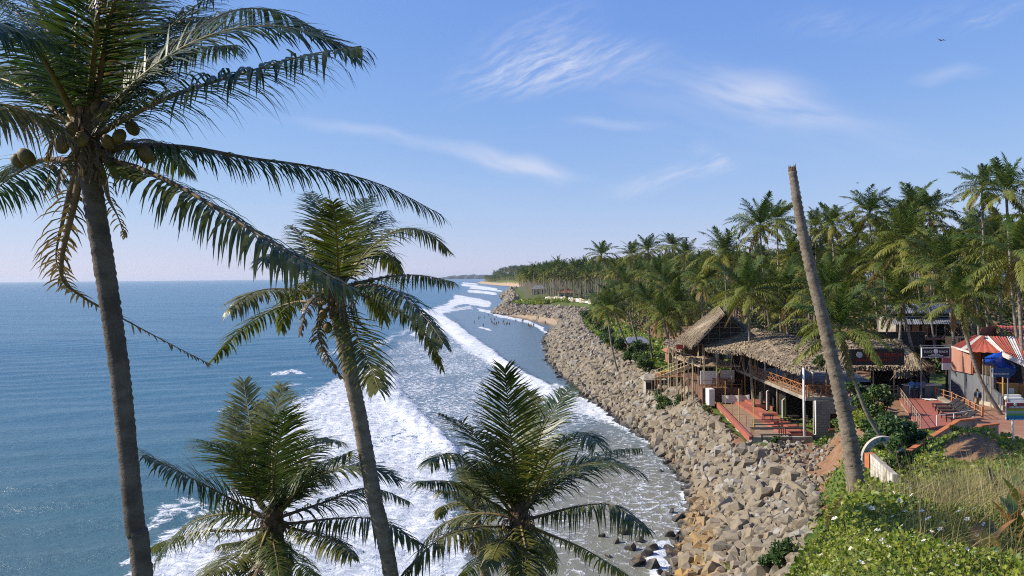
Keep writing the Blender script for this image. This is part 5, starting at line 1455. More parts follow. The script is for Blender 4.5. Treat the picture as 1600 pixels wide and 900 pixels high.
# ------------------------------------------------------------------ furniture on the terraces
def table_set(loc, rz, label, w_=1.8, d_=0.7, h=0.74, mat=None, leg=0.05, group=None, name='table', cat='table'):
    mat = mat or BLACKM
    r_ = thing(name, loc, label, cat, group, rz)
    MB().box((0, 0, h - 0.03), (w_, d_, 0.06)).local('tabletop', mat, r_)
    for sx in (-1, 1):
        for sy in (-1, 1): MB().box((sx * (w_ / 2 - .08), sy * (d_ / 2 - .08), (h - .06) / 2), (leg, leg, h - .06)).local('leg', mat, r_)
        MB().box((sx * (w_ / 2 - .08), 0, 0.12), (leg * .8, d_ - .2, leg * .8)).local('stretcher', mat, r_)
    return r_
def bench(loc, rz, label, w_=1.9, mat=None, group=None, back=True):
    mat = mat or BLACKM
    r_ = thing('bench', loc, label, 'bench', group, rz)
    for k in range(3): MB().box((0, -0.14 + 0.14 * k, 0.43), (w_, 0.11, 0.035)).local('seat_slat', mat, r_)
    for sx in (-1, 1):
        for sy in (-1, 1): MB().box((sx * (w_ / 2 - .1), sy * 0.15, 0.205), (0.05, 0.05, 0.41)).local('leg', mat, r_)
        if back: MB().box((sx * (w_ / 2 - .1), 0.2, 0.66), (0.05, 0.05, 0.42)).local('back_post', mat, r_)
    if back:
        for z in (0.62, 0.8): MB().box((0, 0.205, z), (w_, 0.03, 0.09)).local('back_rail', mat, r_)
    return r_
def T(px, py, z): return at_z(px, py, z)
z0 = Zl + 0.04
table_set(T(1199, 683, z0) + (0, 0.3, 0), 0.0, 'longer black framed table at the seaward end of the brick terrace', 2.6, 0.7)
table_set(T(1243, 683, z0) + (0, 0.5, 0), 0.0, 'shorter black framed table next to the white terrace pole', 1.7, 0.7)
bench(T(1200, 672, z0) + (0, 0.4, 0), 0.0, 'black bench behind the longer terrace table', 2.4)
bench(T(1240, 672, z0 + .28) + (0, 0.9, 0), 0.0, 'black bench on the raised red floor behind the shorter table', 1.6)
bench(T(1214, 690, z0) + (0.2, 0.75, 0), 3.14, 'low black bench on the terrace kerb facing the rocks', 2.6, back=False)
table_set(T(1203, 662, z0) + (0, 0.6, 0), 0.0, 'small square table by the red block seats', 0.9, 0.7)
table_set(T(1240, 662, z0 + .28), 0.0, 'small square table on the raised red floor', 0.9, 0.7)
bench(T(1262, 662, z0 + .28), 1.57, 'narrow black bench against the block wall side of the red floor', 1.3)
for k, (x, y) in enumerate(((22.0, 87.6), (23.6, 87.4), (22.8, 90.5), (24.4, 90.2))):
    table_set((x, y, 6.5), 0.1 * k, 'red-brown dining table under the thatch above the white draped cloth', 1.1, 0.8, 0.74, RUSTWOOD, 0.07, 'dining tables under the thatch')
CH = None
def chair(loc, rz, label, group, mat):
    r_ = thing('chair', loc, label, 'chair', group, rz)
    MB().box((0, 0, 0.44), (0.42, 0.42, 0.05)).local('seat', mat, r_)
    for sx in (-1, 1):
        for sy in (-1, 1): MB().box((sx * .18, sy * .18, 0.21), (0.045, 0.045, 0.42)).local('leg', mat, r_)
        MB().box((sx * .18, .19, 0.7), (0.045, 0.04, 0.5)).local('back_post', mat, r_)
    for z in (0.62, 0.76, 0.9): MB().box((0, .19, z), (0.34, 0.03, 0.07)).local('back_slat', mat, r_)
    return r_
for (x, y, a) in ((21.6, 86.7, 3.1), (22.5, 86.6, 3.2), (23.3, 86.5, 3.0), (24.2, 86.5, 3.3), (22.3, 89.4, 3.1), (23.9, 89.0, 3.2)):
    chair((x, y, 6.5), a, 'red-brown slatted chair beside the dining tables under the thatch', 'chairs under the thatch', RUSTWOOD)
for (x, y, a) in ((26.4, 68.4, 1.4), (27.8, 68.2, 3.0), (28.6, 68.9, 2.9), (26.4, 71.8, 1.5), (26.5, 75.2, 1.6), (30.4, 68.6, 3.1)):
    chair((x, y, Zd), a, 'orange-brown slatted chair on the upper deck behind the wooden rail', 'chairs on the deck', RUSTWOOD)
for (x, y) in ((27.4, 69.6), (27.3, 72.8), (27.4, 76.2), (30.6, 70.0)):
    table_set((x, y, Zd), 0.0, 'wooden table on the upper deck behind the cross-braced rail', 1.0, 0.9, 0.74, RUSTWOOD, 0.07, 'tables on the deck')

# ------------------------------------------------------------------ signs of the restaurant
BOARD = flat('black_board', (0.012, 0.011, 0.012), 0.5)
REDINK = flat('red_ink', (0.36, 0.025, 0.02), 0.6); PALEINK = flat('pale_ink', (0.75, 0.74, 0.72), 0.6); GREYINK = flat('grey_ink', (0.45, 0.45, 0.44), 0.6)
a, b_ = E(1327, 571, 65.4), E(1413, 545, 65.4)
cx, cz, ww, hh = (a[0] + b_[0]) / 2, (a[2] + b_[2]) / 2, b_[0] - a[0], b_[2] - a[2]
sg = thing('restaurant_sign', (cx, 65.4, a[2]), 'long black board with red letters hung on the thatched eave', 'sign')
MB().box((cx, 65.44, cz), (ww, 0.08, hh)).build('board', BOARD, sg)
def SX(px, py, d): q = E(px, py, d); return (q[0], d, q[2])
lettering('BEACH', 0.46, REDINK, SX(1395.5, 554.5, 65.38), (1, 0, 0), (0, 0, 1), sg, 1.48)
lettering('BLACK', 0.46, REDINK, SX(1364.5, 554.5, 65.38), (1, 0, 0), (0, 0, 1), sg, 1.48)
lettering('SEAFOOD RESTAURANT', 0.28, REDINK, SX(1367, 562.5, 65.38), (1, 0, 0), (0, 0, 1), sg, 3.3)
ld = MB().lathe([(0.25, -0.02), (0.25, 0.02)], (0, 0, 0), 20).build('logo_disc', GREYINK, sg)
q = SX(1343, 554.5, 65.36); ld.matrix_parent_inverse = Matrix.Identity(4); ld.location = Vector(q) - sg.location; ld.rotation_euler = (R(90), 0, 0)
# second, framed sign
a, b_ = E(1441, 557.5, 65.2), E(1483.5, 544, 65.2)
cx, cz, ww, hh = (a[0] + b_[0]) / 2, (a[2] + b_[2]) / 2, b_[0] - a[0], b_[2] - a[2]
sg = thing('path_sign', (cx, 65.2, Zd), 'black signboard with white letters and pale frame hung over the path', 'sign')
MB().box((cx, 65.24, cz), (ww, 0.06, hh)).build('board', BOARD, sg)
for (x, z, w_, h_) in ((cx, cz + hh / 2 + .03, ww + .12, .06), (cx, cz - hh / 2 - .03, ww + .12, .06), (cx - ww / 2 - .03, cz, .06, hh), (cx + ww / 2 + .03, cz, .06, hh)):
    MB().box((x, 65.22, z), (w_, 0.09, h_)).build('frame_bar', WHITE, sg)
lettering('BLACK', 0.27, PALEINK, SX(1450.5, 549.6, 65.2), (1, 0, 0), (0, 0, 1), sg, 0.72)
lettering('BEACH', 0.27, PALEINK, SX(1474, 549.6, 65.2), (1, 0, 0), (0, 0, 1), sg, 0.72)
for (py_, wl_) in ((553.6, 0.75), (555.6, 1.3)):
    q_ = SX(1462, py_, 65.205); mb = MB()
    for k in range(9): mb.box((q_[0] + wl_ * (-0.5 + (k + 0.5) / 9), q_[1], q_[2]), (wl_ / 9 * (0.62 + 0.25 * (k % 3 == 1)), 0.012, 0.06))
    mb.build('small_print', PALEINK, sg)
ld = MB().lathe([(0.19, -0.02), (0.19, 0.02)], (0, 0, 0), 18).build('logo_disc', PALEINK, sg)
ld.matrix_parent_inverse = Matrix.Identity(4); ld.location = Vector(SX(1462.3, 549, 65.17)) - sg.location; ld.rotation_euler = (R(90), 0, 0)
MB().bar((cx - ww / 2 - .15, 65.3, cz + hh / 2 + .22), (cx + ww / 2 + .3, 65.3, cz + hh / 2 + .22), 0.07).build('crossbar', ZINC, sg)
for s in (-1, 1): MB().bar((cx + s * (ww / 2 + .05), 65.32, Zd - .1), (cx + s * (ww / 2 + .05), 65.32, cz + hh / 2 + .3), 0.06).build('post', ZINC, sg)
# poster
a, b_ = E(1472, 578, 65), E(1486.5, 559, 65)
cx, ww = (a[0] + b_[0]) / 2, b_[0] - a[0]
ps = thing('menu_poster', (cx, 65, Zd), 'small pink and white menu board below the framed black sign', 'poster')
mid = a[2] + (b_[2] - a[2]) * 0.56
MB().box((cx, 65.0, (a[2] + mid) / 2), (ww, 0.05, mid - a[2])).build('sheet', CLOTH, ps)
MB().box((cx, 65.0, (b_[2] + mid) / 2 + .001), (ww, 0.05, b_[2] - mid)).build('picture_panel', flat('pink_print', (0.35, 0.10, 0.14), 0.5), ps)
MB().bar((cx + ww / 2 - .05, 65.06, Zd - .1), (cx + ww / 2 - .05, 65.06, a[2]), 0.04).build('post', ZINC, ps)
# small red sign by the lean-to
q = E(1062, 542, 86.5)
rsn = thing('red_notice', q, 'small red notice hanging under the lean-to thatch', 'sign')
MB().box(q, (0.75, 0.05, 0.5)).build('panel', flat('red_panel', (0.42, 0.05, 0.03), 0.6), rsn)
MB().bar(q + (0, 0.02, 0.25), q + (0, 0.02, 0.75), 0.03).build('hanger', BAMBOO, rsn)
# ================================================================== sun terrace, path, shack and the long building
PAVER = None
mt, t = new_mat('brick_path')
pos = t.node('ShaderNodeTexCoord').outputs['Object']
bk = t.node('ShaderNodeTexBrick'); t.put(bk.inputs['Vector'], t.mapping(pos, rot=(0, 0, 0.5)))
bk.inputs['Color1'].default_value = (0.34, 0.155, 0.095, 1); bk.inputs['Color2'].default_value = (0.27, 0.135, 0.085, 1); bk.inputs['Mortar'].default_value = (0.2, 0.12, 0.08, 1)
bk.inputs['Scale'].default_value = 1.0; bk.inputs['Brick Width'].default_value = 0.24; bk.inputs['Row Height'].default_value = 0.12; bk.inputs['Mortar Size'].default_value = 0.012
n = t.noise(pos, 0.8, 6, 0.65)
finish(t, t.mix(t.step(n, 0.45, 0.75), bk.outputs[0], (0.36, 0.235, 0.15)), 0.9, bk.outputs['Fac'], -0.3, 0.01, 0.2)
PAVER = MAT['brick_path']
Zt = 8.34
pA, pB, pC, pD = np.array([33.35, 66.9]), np.array([27.75, 52.7]), np.array([32.8, 55.3]), np.array([36.3, 66.9])
st_ = thing('sun_terrace', (31, 60, 6), 'raised red floored sun terrace with weathered retaining wall beside the brick path', 'terrace')
MB().hexa([(*p, 5.0) for p in (pB, pC, pD, pA)] + [(*p, Zt - 0.12) for p in (pB, pC, pD, pA)]).build('retaining_wall', CONC, st_)
def inset(p, c, k): return p + (c - p) * k
cc = (pA + pB + pC + pD) / 4
MB().hexa([(*inset(p, cc, -0.012), Zt - 0.118) for p in (pB, pC, pD, pA)] + [(*inset(p, cc, -0.012), Zt) for p in (pB, pC, pD, pA)]).build('red_floor', REDFLOOR, st_)
# thin white rail along the seaward edge, lower front rail
def rail_run(parent, pts, h, mat_p, mat_r, rails, th=0.05, pr=0.04, npost=None):
    for p in pts: MB().bar(p, np.array(p) + (0, 0, h), pr * 1.3).build('railing_post', mat_p, parent)
    for u in rails:
        for a, b_ in zip(pts[:-1], pts[1:]):
            MB().bar(np.array(a) + (0, 0, h * u), np.array(b_) + (0, 0, h * u), th, th).build('railing_bar', mat_r, parent)
edge = [np.array([*(pA + (pB - pA) * k / 13 + np.array([0.12, 0.05])), Zt]) for k in range(14)]
rail_run(st_, edge, 0.85, BAMBOO, BAMBOO, (0.55, 0.97), 0.026, 0.03)
fr_ = [np.array([*(pB + (pC - pB) * k / 3 + np.array([0.05, 0.15])), Zt]) for k in range(4)]
rail_run(st_, fr_[1:], 0.75, WHITE, WHITE, (0.97,), 0.035, 0.04)
# kerb between terrace and path
MB().hexa([(*(pC + (0.02, 0)), 7.6), (*(pC + (0.5, 0)), 7.6), (*(pD + (0.5, 0)), 7.6), (*(pD + (0.02, 0)), 7.6), (*(pC + (0.02, 0)), Zt + .22), (*(pC + (0.5, 0)), Zt + .22), (*(pD + (0.5, 0)), Zt + .22), (*(pD + (0.02, 0)), Zt + .22)]).build('kerb', CONC, st_)
# orange posted railing of the path
pr_ = thing('path_railing', (35, 60, Zt), 'orange post railing with thin white bars between brick path and sun terrace', 'railing')
pts = [at_z(px, py, Zt + 0.1) for (px, py) in ((1452, 615), (1461, 619), (1475, 623), (1488, 627), (1495, 631), (1506, 636), (1515, 641), (1524, 646), (1535, 652))]
rail_run(pr_, pts, 0.78, ORANGE, BAMBOO, (0.45, 0.9), 0.028, 0.085)
# the brick path
V, Q = [], []
for i, y in enumerate(np.linspace(44, 76, 33)):
    xl = float(np.interp(y, [44, 50, 55, 57, 67, 76], [33.5, 31.5, 31.8, 33.6, 36.6, 33.0])); xr_ = float(np.interp(y, [44, 50, 56, 60, 76], [40, 41, 40, 38.4, 38.4]))
    for k in range(8):
        x = xl + (xr_ - xl) * k / 7; V.append((x, y, max(land_z(x, y), Zt - 0.1 if y > 52 else 0) + 0.06 + 0.0 * k))
for i in range(32):
    for k in range(7): Q.append((i * 8 + k, i * 8 + k + 1, i * 8 + k + 9, i * 8 + k + 8))
path = link('path', npmesh('path', V, Q, smooth=True, mats=[PAVER])); tag(path, 'red brown brick path climbing past the sun terrace', 'path', kind='structure')
# loungers
def lounger(loc, rz, label, group):
    r_ = thing('sun_lounger', loc, label, 'sun lounger', group, rz)
    for s in (-1, 1):
        MB().box((-0.05, s * 0.30, 0.30), (1.35, 0.05, 0.07)).local('side_rail', BLACKM, r_)
        for x in (-0.65, 0.5): MB().box((x, s * 0.30, 0.132), (0.06, 0.06, 0.265)).local('leg', BLACKM, r_)
    for k in range(7): MB().box((-0.66 + 0.19 * k, 0, 0.35), (0.15, 0.56, 0.028)).local('seat_slat', BLACKM, r_)
    for k in range(5): MB().box((0.66 + 0.14 * k * 0.9, 0, 0.40 + 0.085 * k), (0.13, 0.56, 0.028), 0, -0.6).local('back_slat', BLACKM, r_)
    for s in (-1, 1): MB().bar((0.6, s * 0.3, 0.34), (1.22, s * 0.3, 0.76), 0.045).bar((1.05, s * 0.3, 0.64), (1.05, s * 0.3, 0.02), 0.035).local('back_frame', BLACKM, r_)
    return r_
for k, (px, py) in enumerate(((1466, 638), (1470, 643), (1475, 648), (1480, 654), (1488, 660))):
    p = at_z(px, py, Zt); lounger((p[0] + 0.4, p[1], Zt), -0.06 + 0.03 * k, 'black slatted sun lounger in the row on the red sun terrace', 'loungers on the sun terrace')
# broken white parasol stand and sheets
q = at_z(1451, 617, Zt)
us = thing('parasol_stand', q, 'slanting white parasol pole in a block base on the sun terrace', 'parasol stand')
MB().box(q + (0, 0, 0.12), (0.4, 0.4, 0.24)).build('base', CONC, us)
MB().tube([q + (0, 0, 0.2), q + (0.62, 0, 1.15)], 0.05, 8).build('pole', WHITE, us)
q = at_z(1452, 625, Zt)
sh_ = thing('crumpled_sheet', q, 'crumpled pale sheet lying on the red floor by the slanting pole', 'sheet')
V = []
for i in range(7):
    for j in range(5): V.append((q[0] - 0.5 + 0.17 * i, q[1] - 0.35 + 0.17 * j, Zt + 0.03 + 0.07 * random.random()))
mb = MB(); mb.add(V, [(i * 5 + j, i * 5 + 5 + j, i * 5 + 6 + j, i * 5 + 1 + j) for i in range(6) for j in range(4)]); mb.build('fabric', CLOTH, sh_)
# sloping parapet of the steps down from the path
pp = thing('stair_parapet', (26, 48, 8), 'pair of sloping orange capped stair walls below the sun terrace', 'stair wall')
u0, u1, u2 = np.array(at_d(1412, 711, 43.5)), np.array(at_d(1497, 658, 50.5)), np.array(at_d(1524, 655, 52.0))
for dx_, dy_, dz2 in ((0, 0, 0), (0.9, -0.9, -0.2)):
    o3 = np.array([dx_, dy_, dz2])
    mb = MB()
    for a, b_ in ((u0, u1), (u1, u2)):
        a = a + o3; b_ = b_ + o3
        mb.hexa([a + (-.1, 0, -1.6), a + (.1, 0, -1.6), b_ + (.1, 0, -1.6), b_ + (-.1, 0, -1.6), a + (-.1, 0, 0), a + (.1, 0, 0), b_ + (.1, 0, 0), b_ + (-.1, 0, 0)])
    mb.build('wall', CONC, pp)
    mb = MB(); mb.bar(u0 + o3 + (0, 0, .05), u1 + o3 + (0, 0, .05), 0.3, 0.1).bar(u1 + o3 + (0, 0, .05), u2 + o3 + (0, 0, .05), 0.3, 0.1); mb.build('coping', ORANGE, pp)

# ------------------------------------------------------------------ red roofed shack
sk = thing('red_roofed_shack', (41, 64, 8), 'tin shack with pink and grey walls under a patched red and white roof', 'shack')
sx0 = 38.15
MB().box((sx0 + 0.1, 64.4, 9.45), (0.2, 6.2, 2.4)).build('grey_wall', GREYW, sk)
# pink upper sheets: separate panels
for k in range(4):
    MB().box((sx0 - 0.12, 66.9 - 0.72 * k - 0.36, 11.55), (0.08 + 0.02 * (k % 2), 0.70, 1.95)).build('pink_panel', PINK, sk)
MB().box((sx0 + 0.25, 63.98, 11.55), (0.7, 0.08, 1.95)).build('pink_panel', ORANGE, sk)
MB().box((sx0 + 0.7, 63.0, 11.35), (0.1, 1.9, 1.5)).build('dark_panel', DARKWOOD, sk)
MB().hexa([(sx0 - .1, 60.0, 8.0), (sx0 + .12, 60.0, 8.0), (sx0 + .12, 63.2, 8.0), (sx0 - .1, 63.2, 8.0), (sx0 - .1, 60.0, 9.2), (sx0 + .12, 60.0, 9.2), (sx0 + .12, 63.2, 10.5), (sx0 - .1, 63.2, 10.5)]).build('grey_wall', GREYW, sk)
MB().hexa([(sx0 - .2, 59.8, 8.0), (sx0 + .2, 59.8, 8.0), (sx0 + .2, 63.4, 8.0), (sx0 - .2, 63.4, 8.0), (sx0 - .2, 59.8, 8.62), (sx0 + .2, 59.8, 8.62), (sx0 + .2, 63.4, 8.62), (sx0 - .2, 63.4, 8.62)]).build('plinth', CONC, sk)
for k in range(6):
    MB().box((39.2 + 0.02 * k, 59.4 + 0.32 * k, 8.25 + 0.19 * k), (1.5, 0.34, 0.19)).build('step', WHITE, sk)
MB().box((43.5, 68.2, 10.2), (10.5, 0.2, 4.2)).build('rear_wall', DARKWOOD, sk)
MB().box((48.6, 62.5, 10.0), (0.2, 11.5, 4.0)).build('side_wall', DARKWOOD, sk)
def sheets(parent, A, B, C, D, n, mats, name='roof_sheet', amp=0.035, wl=0.25):
    """roof quad (top-a, top-b, low-b, low-a) laid as n corrugated sheets side by side"""
    A, B, C, D = [np.array(p, float) for p in (A, B, C, D)]
    for i in range(n):
        s0, s1 = i / n, (i + 1) / n - 0.004
        a, b_, c_, d_ = A + (B - A) * s0, A + (B - A) * s1, D + (C - D) * s1, D + (C - D) * s0
        L = np.linalg.norm(b_ - a); m_ = max(8, int(L / wl * 4))
        nv = np.cross(b_ - a, d_ - a); nv = nv / np.linalg.norm(nv); nv = nv if nv[2] > 0 else -nv
        V = []
        lift = 0.012 * (i % 2)
        for k in range(m_ + 1):
            u = k / m_; h = amp * math.sin(u * m_ * math.pi / 2) + lift
            V += [a + (b_ - a) * u + nv * h, d_ + (c_ - d_) * u + nv * h]
        b0 = len(V); V += [v - nv * 0.012 for v in V]
        Fs = [(2 * k, 2 * k + 2, 2 * k + 3, 2 * k + 1) for k in range(m_)] + [(b0 + 2 * k + 1, b0 + 2 * k + 3, b0 + 2 * k + 2, b0 + 2 * k) for k in range(m_)]
        MB().add(V, Fs).build(name, mats[i % len(mats)], parent)
ra, rb2 = E(1487, 541, 67.3), E(1516, 549.5, 63.2)
rc, rd2 = E(1470, 543, 70), E(1541, 524, 69)
top1, top2 = E(1522, 524, 70), E(1540, 525, 65.5)
sheets(sk, top1, top2, rb2, ra, 4, [REDTIN, REDTIN, WHITETIN, REDTIN])
w1, w2, w3, w4 = E(1534, 525, 66.5), E(1612, 527, 66.5), E(1622, 577, 57.0), E(1552, 545, 61.5)
w4 = E(1566, 552, 60)
sheets(sk, w1, w2, w3, w4, 6, [WHITETIN, REDTIN, REDTIN, WHITETIN, REDTIN, WHITETIN])
sheets(sk, top2, w1, w4, rb2, 2, [REDTIN, REDTIN])
MB().bar(ra + (0, 0, -.05), rb2 + (0, 0, -.05), 0.08, 0.16).build('fascia', WHITETIN, sk)
MB().bar(w4 + (0, 0, -.08), w3 + (0, 0, -.08), 0.06, 0.35).build('fascia', WHITETIN, sk)
for (px, py, d, h_) in ((1536, 632, 60.2, 4.0), (1548, 600, 60.5, 3.5), (1541, 600, 62.0, 3.6)):
    q = E(px, py, d); MB().tube([(q[0], q[1], 8.2), (q[0], q[1], 8.2 + h_)], 0.05, 6).build('post', BAMBOO, sk)
# tiled roof further behind
t0, t1, t2, t3 = E(1535, 512, 84), E(1560, 504, 90), E(1640, 535, 90), E(1640, 545, 80)
back = thing('tiled_roof_house', (52, 88, 8), 'low house with red ridged tile roof behind the shack', 'house')
sheets(back, E(1556, 508, 88), E(1640, 508, 88), E(1640, 536, 80), E(1600, 530, 80), 4, [REDTIN], 'tile_strip', 0.06, 0.35)
sheets(back, E(1534, 512, 84), E(1556, 508, 88), E(1556, 528, 88), E(1530, 520, 84), 1, [REDTIN], 'tile_strip', 0.05, 0.3)
MB().box((53.5, 86, 9.8), (9, 3, 4.0)).build('wall', DARKWOOD, back)

# counter, tarp, pole, blue sign
q0 = at_z(1566, 633, Zt)
ct = thing('wooden_counter', (q0[0] + 1, q0[1], Zt), 'orange plywood counter box in front of the striped roof', 'counter')
MB().box((q0[0] + 0.55, q0[1] + 0.8, Zt + 0.85), (1.6, 1.5, 1.7)).build('front_box', pmat('plywood', (0.47, 0.235, 0.085), (0.38, 0.18, 0.06), 1.5, 0.6, 0.1, stretch=(1, 1, 0.2)), ct)
MB().box((q0[0] + 2.1, q0[1] + 0.6, Zt + 0.8), (1.46, 1.3, 1.6)).build('side_box', MAT['orange_brown_wood'], ct)
MB().box((q0[0] + 0.75, q0[1] + 0.02, Zt + 1.05), (0.42, 0.03, 0.62)).build('notice', WHITE, ct)
rf = thing('flower_tray', (q0[0] + 0.5, q0[1] + 1.2, Zt + 1.7), 'row of dark red flowers in a tray on the plywood counter', 'flowers')
V, Q, ti = leafcloud(260, np.random.default_rng(2), [(q0[0] + 0.1 + 0.35 * k, q0[1] + 1.0, Zt + 1.88) for k in range(5)], [0.22] * 5, 0.13)
npm = npmesh('bloom', V - np.array(rf.location), Q, attrs={'tint': ti}, mats=[flat('red_petal', (0.22, 0.02, 0.04), 0.6)]); link('bloom', npm, rf)
MB().box((q0[0] + 0.8, q0[1] + 1.0, Zt + 1.74), (1.9, 0.3, 0.08)).build('tray', DARKWOOD, rf)
q = at_z(1567, 638, Zt); tz = at_d(1567, 551, q[1])[2]
tp = thing('blue_tarp_shade', q, 'crumpled blue tarpaulin shade on a yellow pole', 'tarpaulin')
MB().tube([q, (q[0], q[1], tz)], 0.07, 8).build('pole', YPOLE, tp)
V = []; nu, nv_ = 15, 11; rr_ = np.random.default_rng(9)
for i in range(nu):
    for j in range(nv_):
        u = i / (nu - 1); v = j / (nv_ - 1)
        px = 1539 + 48 * u; top_ = np.interp(u, [0, .3, .6, 1], [558, 552, 550, 572]); low_ = np.interp(u, [0, .25, .45, .7, 1], [570, 572, 585, 594, 584])
        p = at_d(px, top_ + (low_ - top_) * v, q[1] - 0.1 - 0.9 * math.sin(v * 2.6) + 0.12 * math.sin(9 * u + 5 * v)); V.append(p + rr_.normal(0, 0.035, 3))
mb = MB(); mb.add(V, [(i * nv_ + j, i * nv_ + nv_ + j, i * nv_ + nv_ + 1 + j, i * nv_ + 1 + j) for i in range(nu - 1) for j in range(nv_ - 1)]); mb.build('sheet', TARP, tp, True)
a, b_ = E(1550, 589, 59.2), E(1578, 575, 59.2)
bs = thing('blue_sign', ((a[0] + b_[0]) / 2, 59.2, Zt), 'blue board with white lettering beneath the blue tarpaulin', 'sign')
MB().box(((a[0] + b_[0]) / 2, 59.25, (a[2] + b_[2]) / 2), (b_[0] - a[0], 0.06, b_[2] - a[2])).build('board', flat('blue_board', (0.012, 0.07, 0.20), 0.5), bs)
MB().box((a[0] + 0.04, 59.2, (a[2] + b_[2]) / 2), (0.08, 0.08, b_[2] - a[2])).build('edge_strip', WHITE, bs)
lettering('RESTAURANT', 0.2, PALEINK, ((a[0] + b_[0]) / 2 + .03, 59.21, (a[2] + b_[2]) / 2 - .12), (1, 0, 0), (0, 0, 1), bs, (b_[0] - a[0]) * 0.86)
MB().bar((b_[0] - .1, 59.3, Zt), (b_[0] - .1, 59.3, b_[2]), 0.06).build('post', ZINC, bs)
# little orange bollard lamps by the counter
for (px, py, lab) in ((1562, 634, 'orange bollard with pale globe beside the leaning palm foot'), (1572, 640, 'orange bollard with pale globe before the plywood counter')):
    q = at_z(px, py, Zt)
    bl = thing('bollard_lamp', q, lab, 'bollard')
    MB().lathe([(0.09, 0), (0.07, 0.1), (0.06, 0.65), (0.08, 0.72)], q, 10).build('post', ORANGE, bl)
    MB().lathe([(0.02, 0.7), (0.12, 0.78), (0.15, 0.9), (0.12, 1.0), (0.02, 1.06)], q, 10).build('globe', WHITE, bl, True)

# ------------------------------------------------------------------ long grey roofed building
lb = thing('grey_roofed_building', (49, 96, 8), 'long two-storey building with grey corrugated roofs and dark open balcony', 'building')
def B_(px, py, d=95): return at_d(px, py, d)
sheets(lb, B_(1384, 474, 100), B_(1504, 474, 100), B_(1502, 489, 94.5), B_(1392, 490, 94.5), 8, [ZINC])
sheets(lb, B_(1392, 497, 95), B_(1502, 497, 95), B_(1507, 506, 92), B_(1396, 507, 92), 8, [ZINC])
bl0, br0 = B_(1394, 507, 95), B_(1502, 507, 95)
fl = B_(1400, 529, 93)[2]
MB().box(((bl0[0] + br0[0]) / 2, 98.2, 10.5), (br0[0] - bl0[0], 0.3, 6.5)).build('rear_wall', DARKWOOD, lb)
MB().box(((bl0[0] + br0[0]) / 2, 95.4, fl - 0.1), (br0[0] - bl0[0] + 0.4, 5.2, 0.22)).build('balcony_floor', CONC, lb)
MB().box(((bl0[0] + br0[0]) / 2, 92.75, fl - 0.05), (br0[0] - bl0[0] + 0.6, 0.12, 0.2)).build('floor_edge', PINK, lb)
for x in (bl0[0], br0[0]): MB().box((x, 96, 10.4), (0.3, 4.4, 6.4)).build('side_wall', CONC, lb)
fz1 = B_(1394, 490.5, 94.5)[2]; fz2 = B_(1394, 497, 95)[2]
MB().box(((bl0[0] + br0[0]) / 2, 95.3, (fz1 + fz2) / 2 - 0.05), (br0[0] - bl0[0], 0.2, fz1 - fz2 - 0.05)).build('clerestory', BOARD, lb)
MB().bar((bl0[0], 94.9, (fz1 + fz2) / 2 - .1), (br0[0], 94.9, (fz1 + fz2) / 2 - .1), 0.1, 0.16).build('beam', ZINC, lb)
zt_ = B_(1394, 507, 92)[2]
for k in range(9):
    x = bl0[0] + (br0[0] - bl0[0]) * k / 8; MB().box((x, 92.9, (fl + zt_) / 2), (0.09, 0.09, zt_ - fl)).build('balcony_post', CONC, lb)
for z in (0.35, 0.7, 1.0): MB().bar((bl0[0], 92.9, fl + z), (br0[0], 92.9, fl + z), 0.035).build('balcony_rail', DARKWOOD, lb)
for (k, m_) in ((1.2, BOARD), (2.6, BOARD), (4.2, PINK), (5.4, PINK), (6.8, BOARD)):
    x = bl0[0] + (br0[0] - bl0[0]) * k / 8; MB().box((x, 98.02, fl + 1.05), (0.9, 0.06, 1.9)).build('door', m_, lb)
MB().box(((bl0[0] + br0[0]) / 2, 92.5, 7.6), (br0[0] - bl0[0], 0.2, 1.6)).build('ground_wall', DARKWOOD, lb)
MB().slab([B_(1392, 538, 92), B_(1436, 537, 92), B_(1444, 541, 88), B_(1390, 542, 88)], 0.06).build('awning', REDTIN, lb)

# ------------------------------------------------------------------ arched gate, tiled stair wall, direction board, sawn-off palm
q = at_d(1351, 727, 40.0)
ga = thing('arched_gate', (q[0] + 1.0, 40, q[2]), 'white arched gateway with green lettering half hidden by shrubs', 'gate')
c0 = at_d(1381, 716, 40.0); Ro, Ri = c0[0] - at_d(1346.5, 716, 40)[0], c0[0] - at_d(1356, 716, 40)[0]
mb = MB(); V = []; ns = 24
for yy in (39.92, 40.14):
    V += [(c0[0] - Ro, yy, q[2] - 1.0), (c0[0] - Ri, yy, q[2] - 1.0)]
    for k in range(ns + 1):
        a = math.pi * (1 - k / ns); V += [(c0[0] + Ro * math.cos(a), yy, c0[2] + Ro * math.sin(a)), (c0[0] + Ri * math.cos(a), yy, c0[2] + Ri * math.sin(a))]
    V += [(c0[0] + Ro, yy, q[2] - 1.0), (c0[0] + Ri, yy, q[2] - 1.0)]
n2_ = (ns + 3) * 2
Fs = []
for k in range(ns + 2):
    a = 2 * k
    Fs += [(a, a + 1, a + 3, a + 2), (n2_ + a + 2, n2_ + a + 3, n2_ + a + 1, n2_ + a), (a, a + 2, n2_ + a + 2, n2_ + a), (a + 3, a + 1, n2_ + a + 1, n2_ + a + 3)]
mb.add(V, Fs).build('arch', MAT['lime_plaster'], ga)
MB().box((c0[0] - (Ro + Ri) / 2, 40.0, q[2] - 0.35), (0.5, 0.4, 1.0)).build('pillar_base', CONC, ga)
GREENINK = flat('green_ink', (0.03, 0.14, 0.11), 0.6)
word = 'Krishna'
Rm = (Ro + Ri) / 2
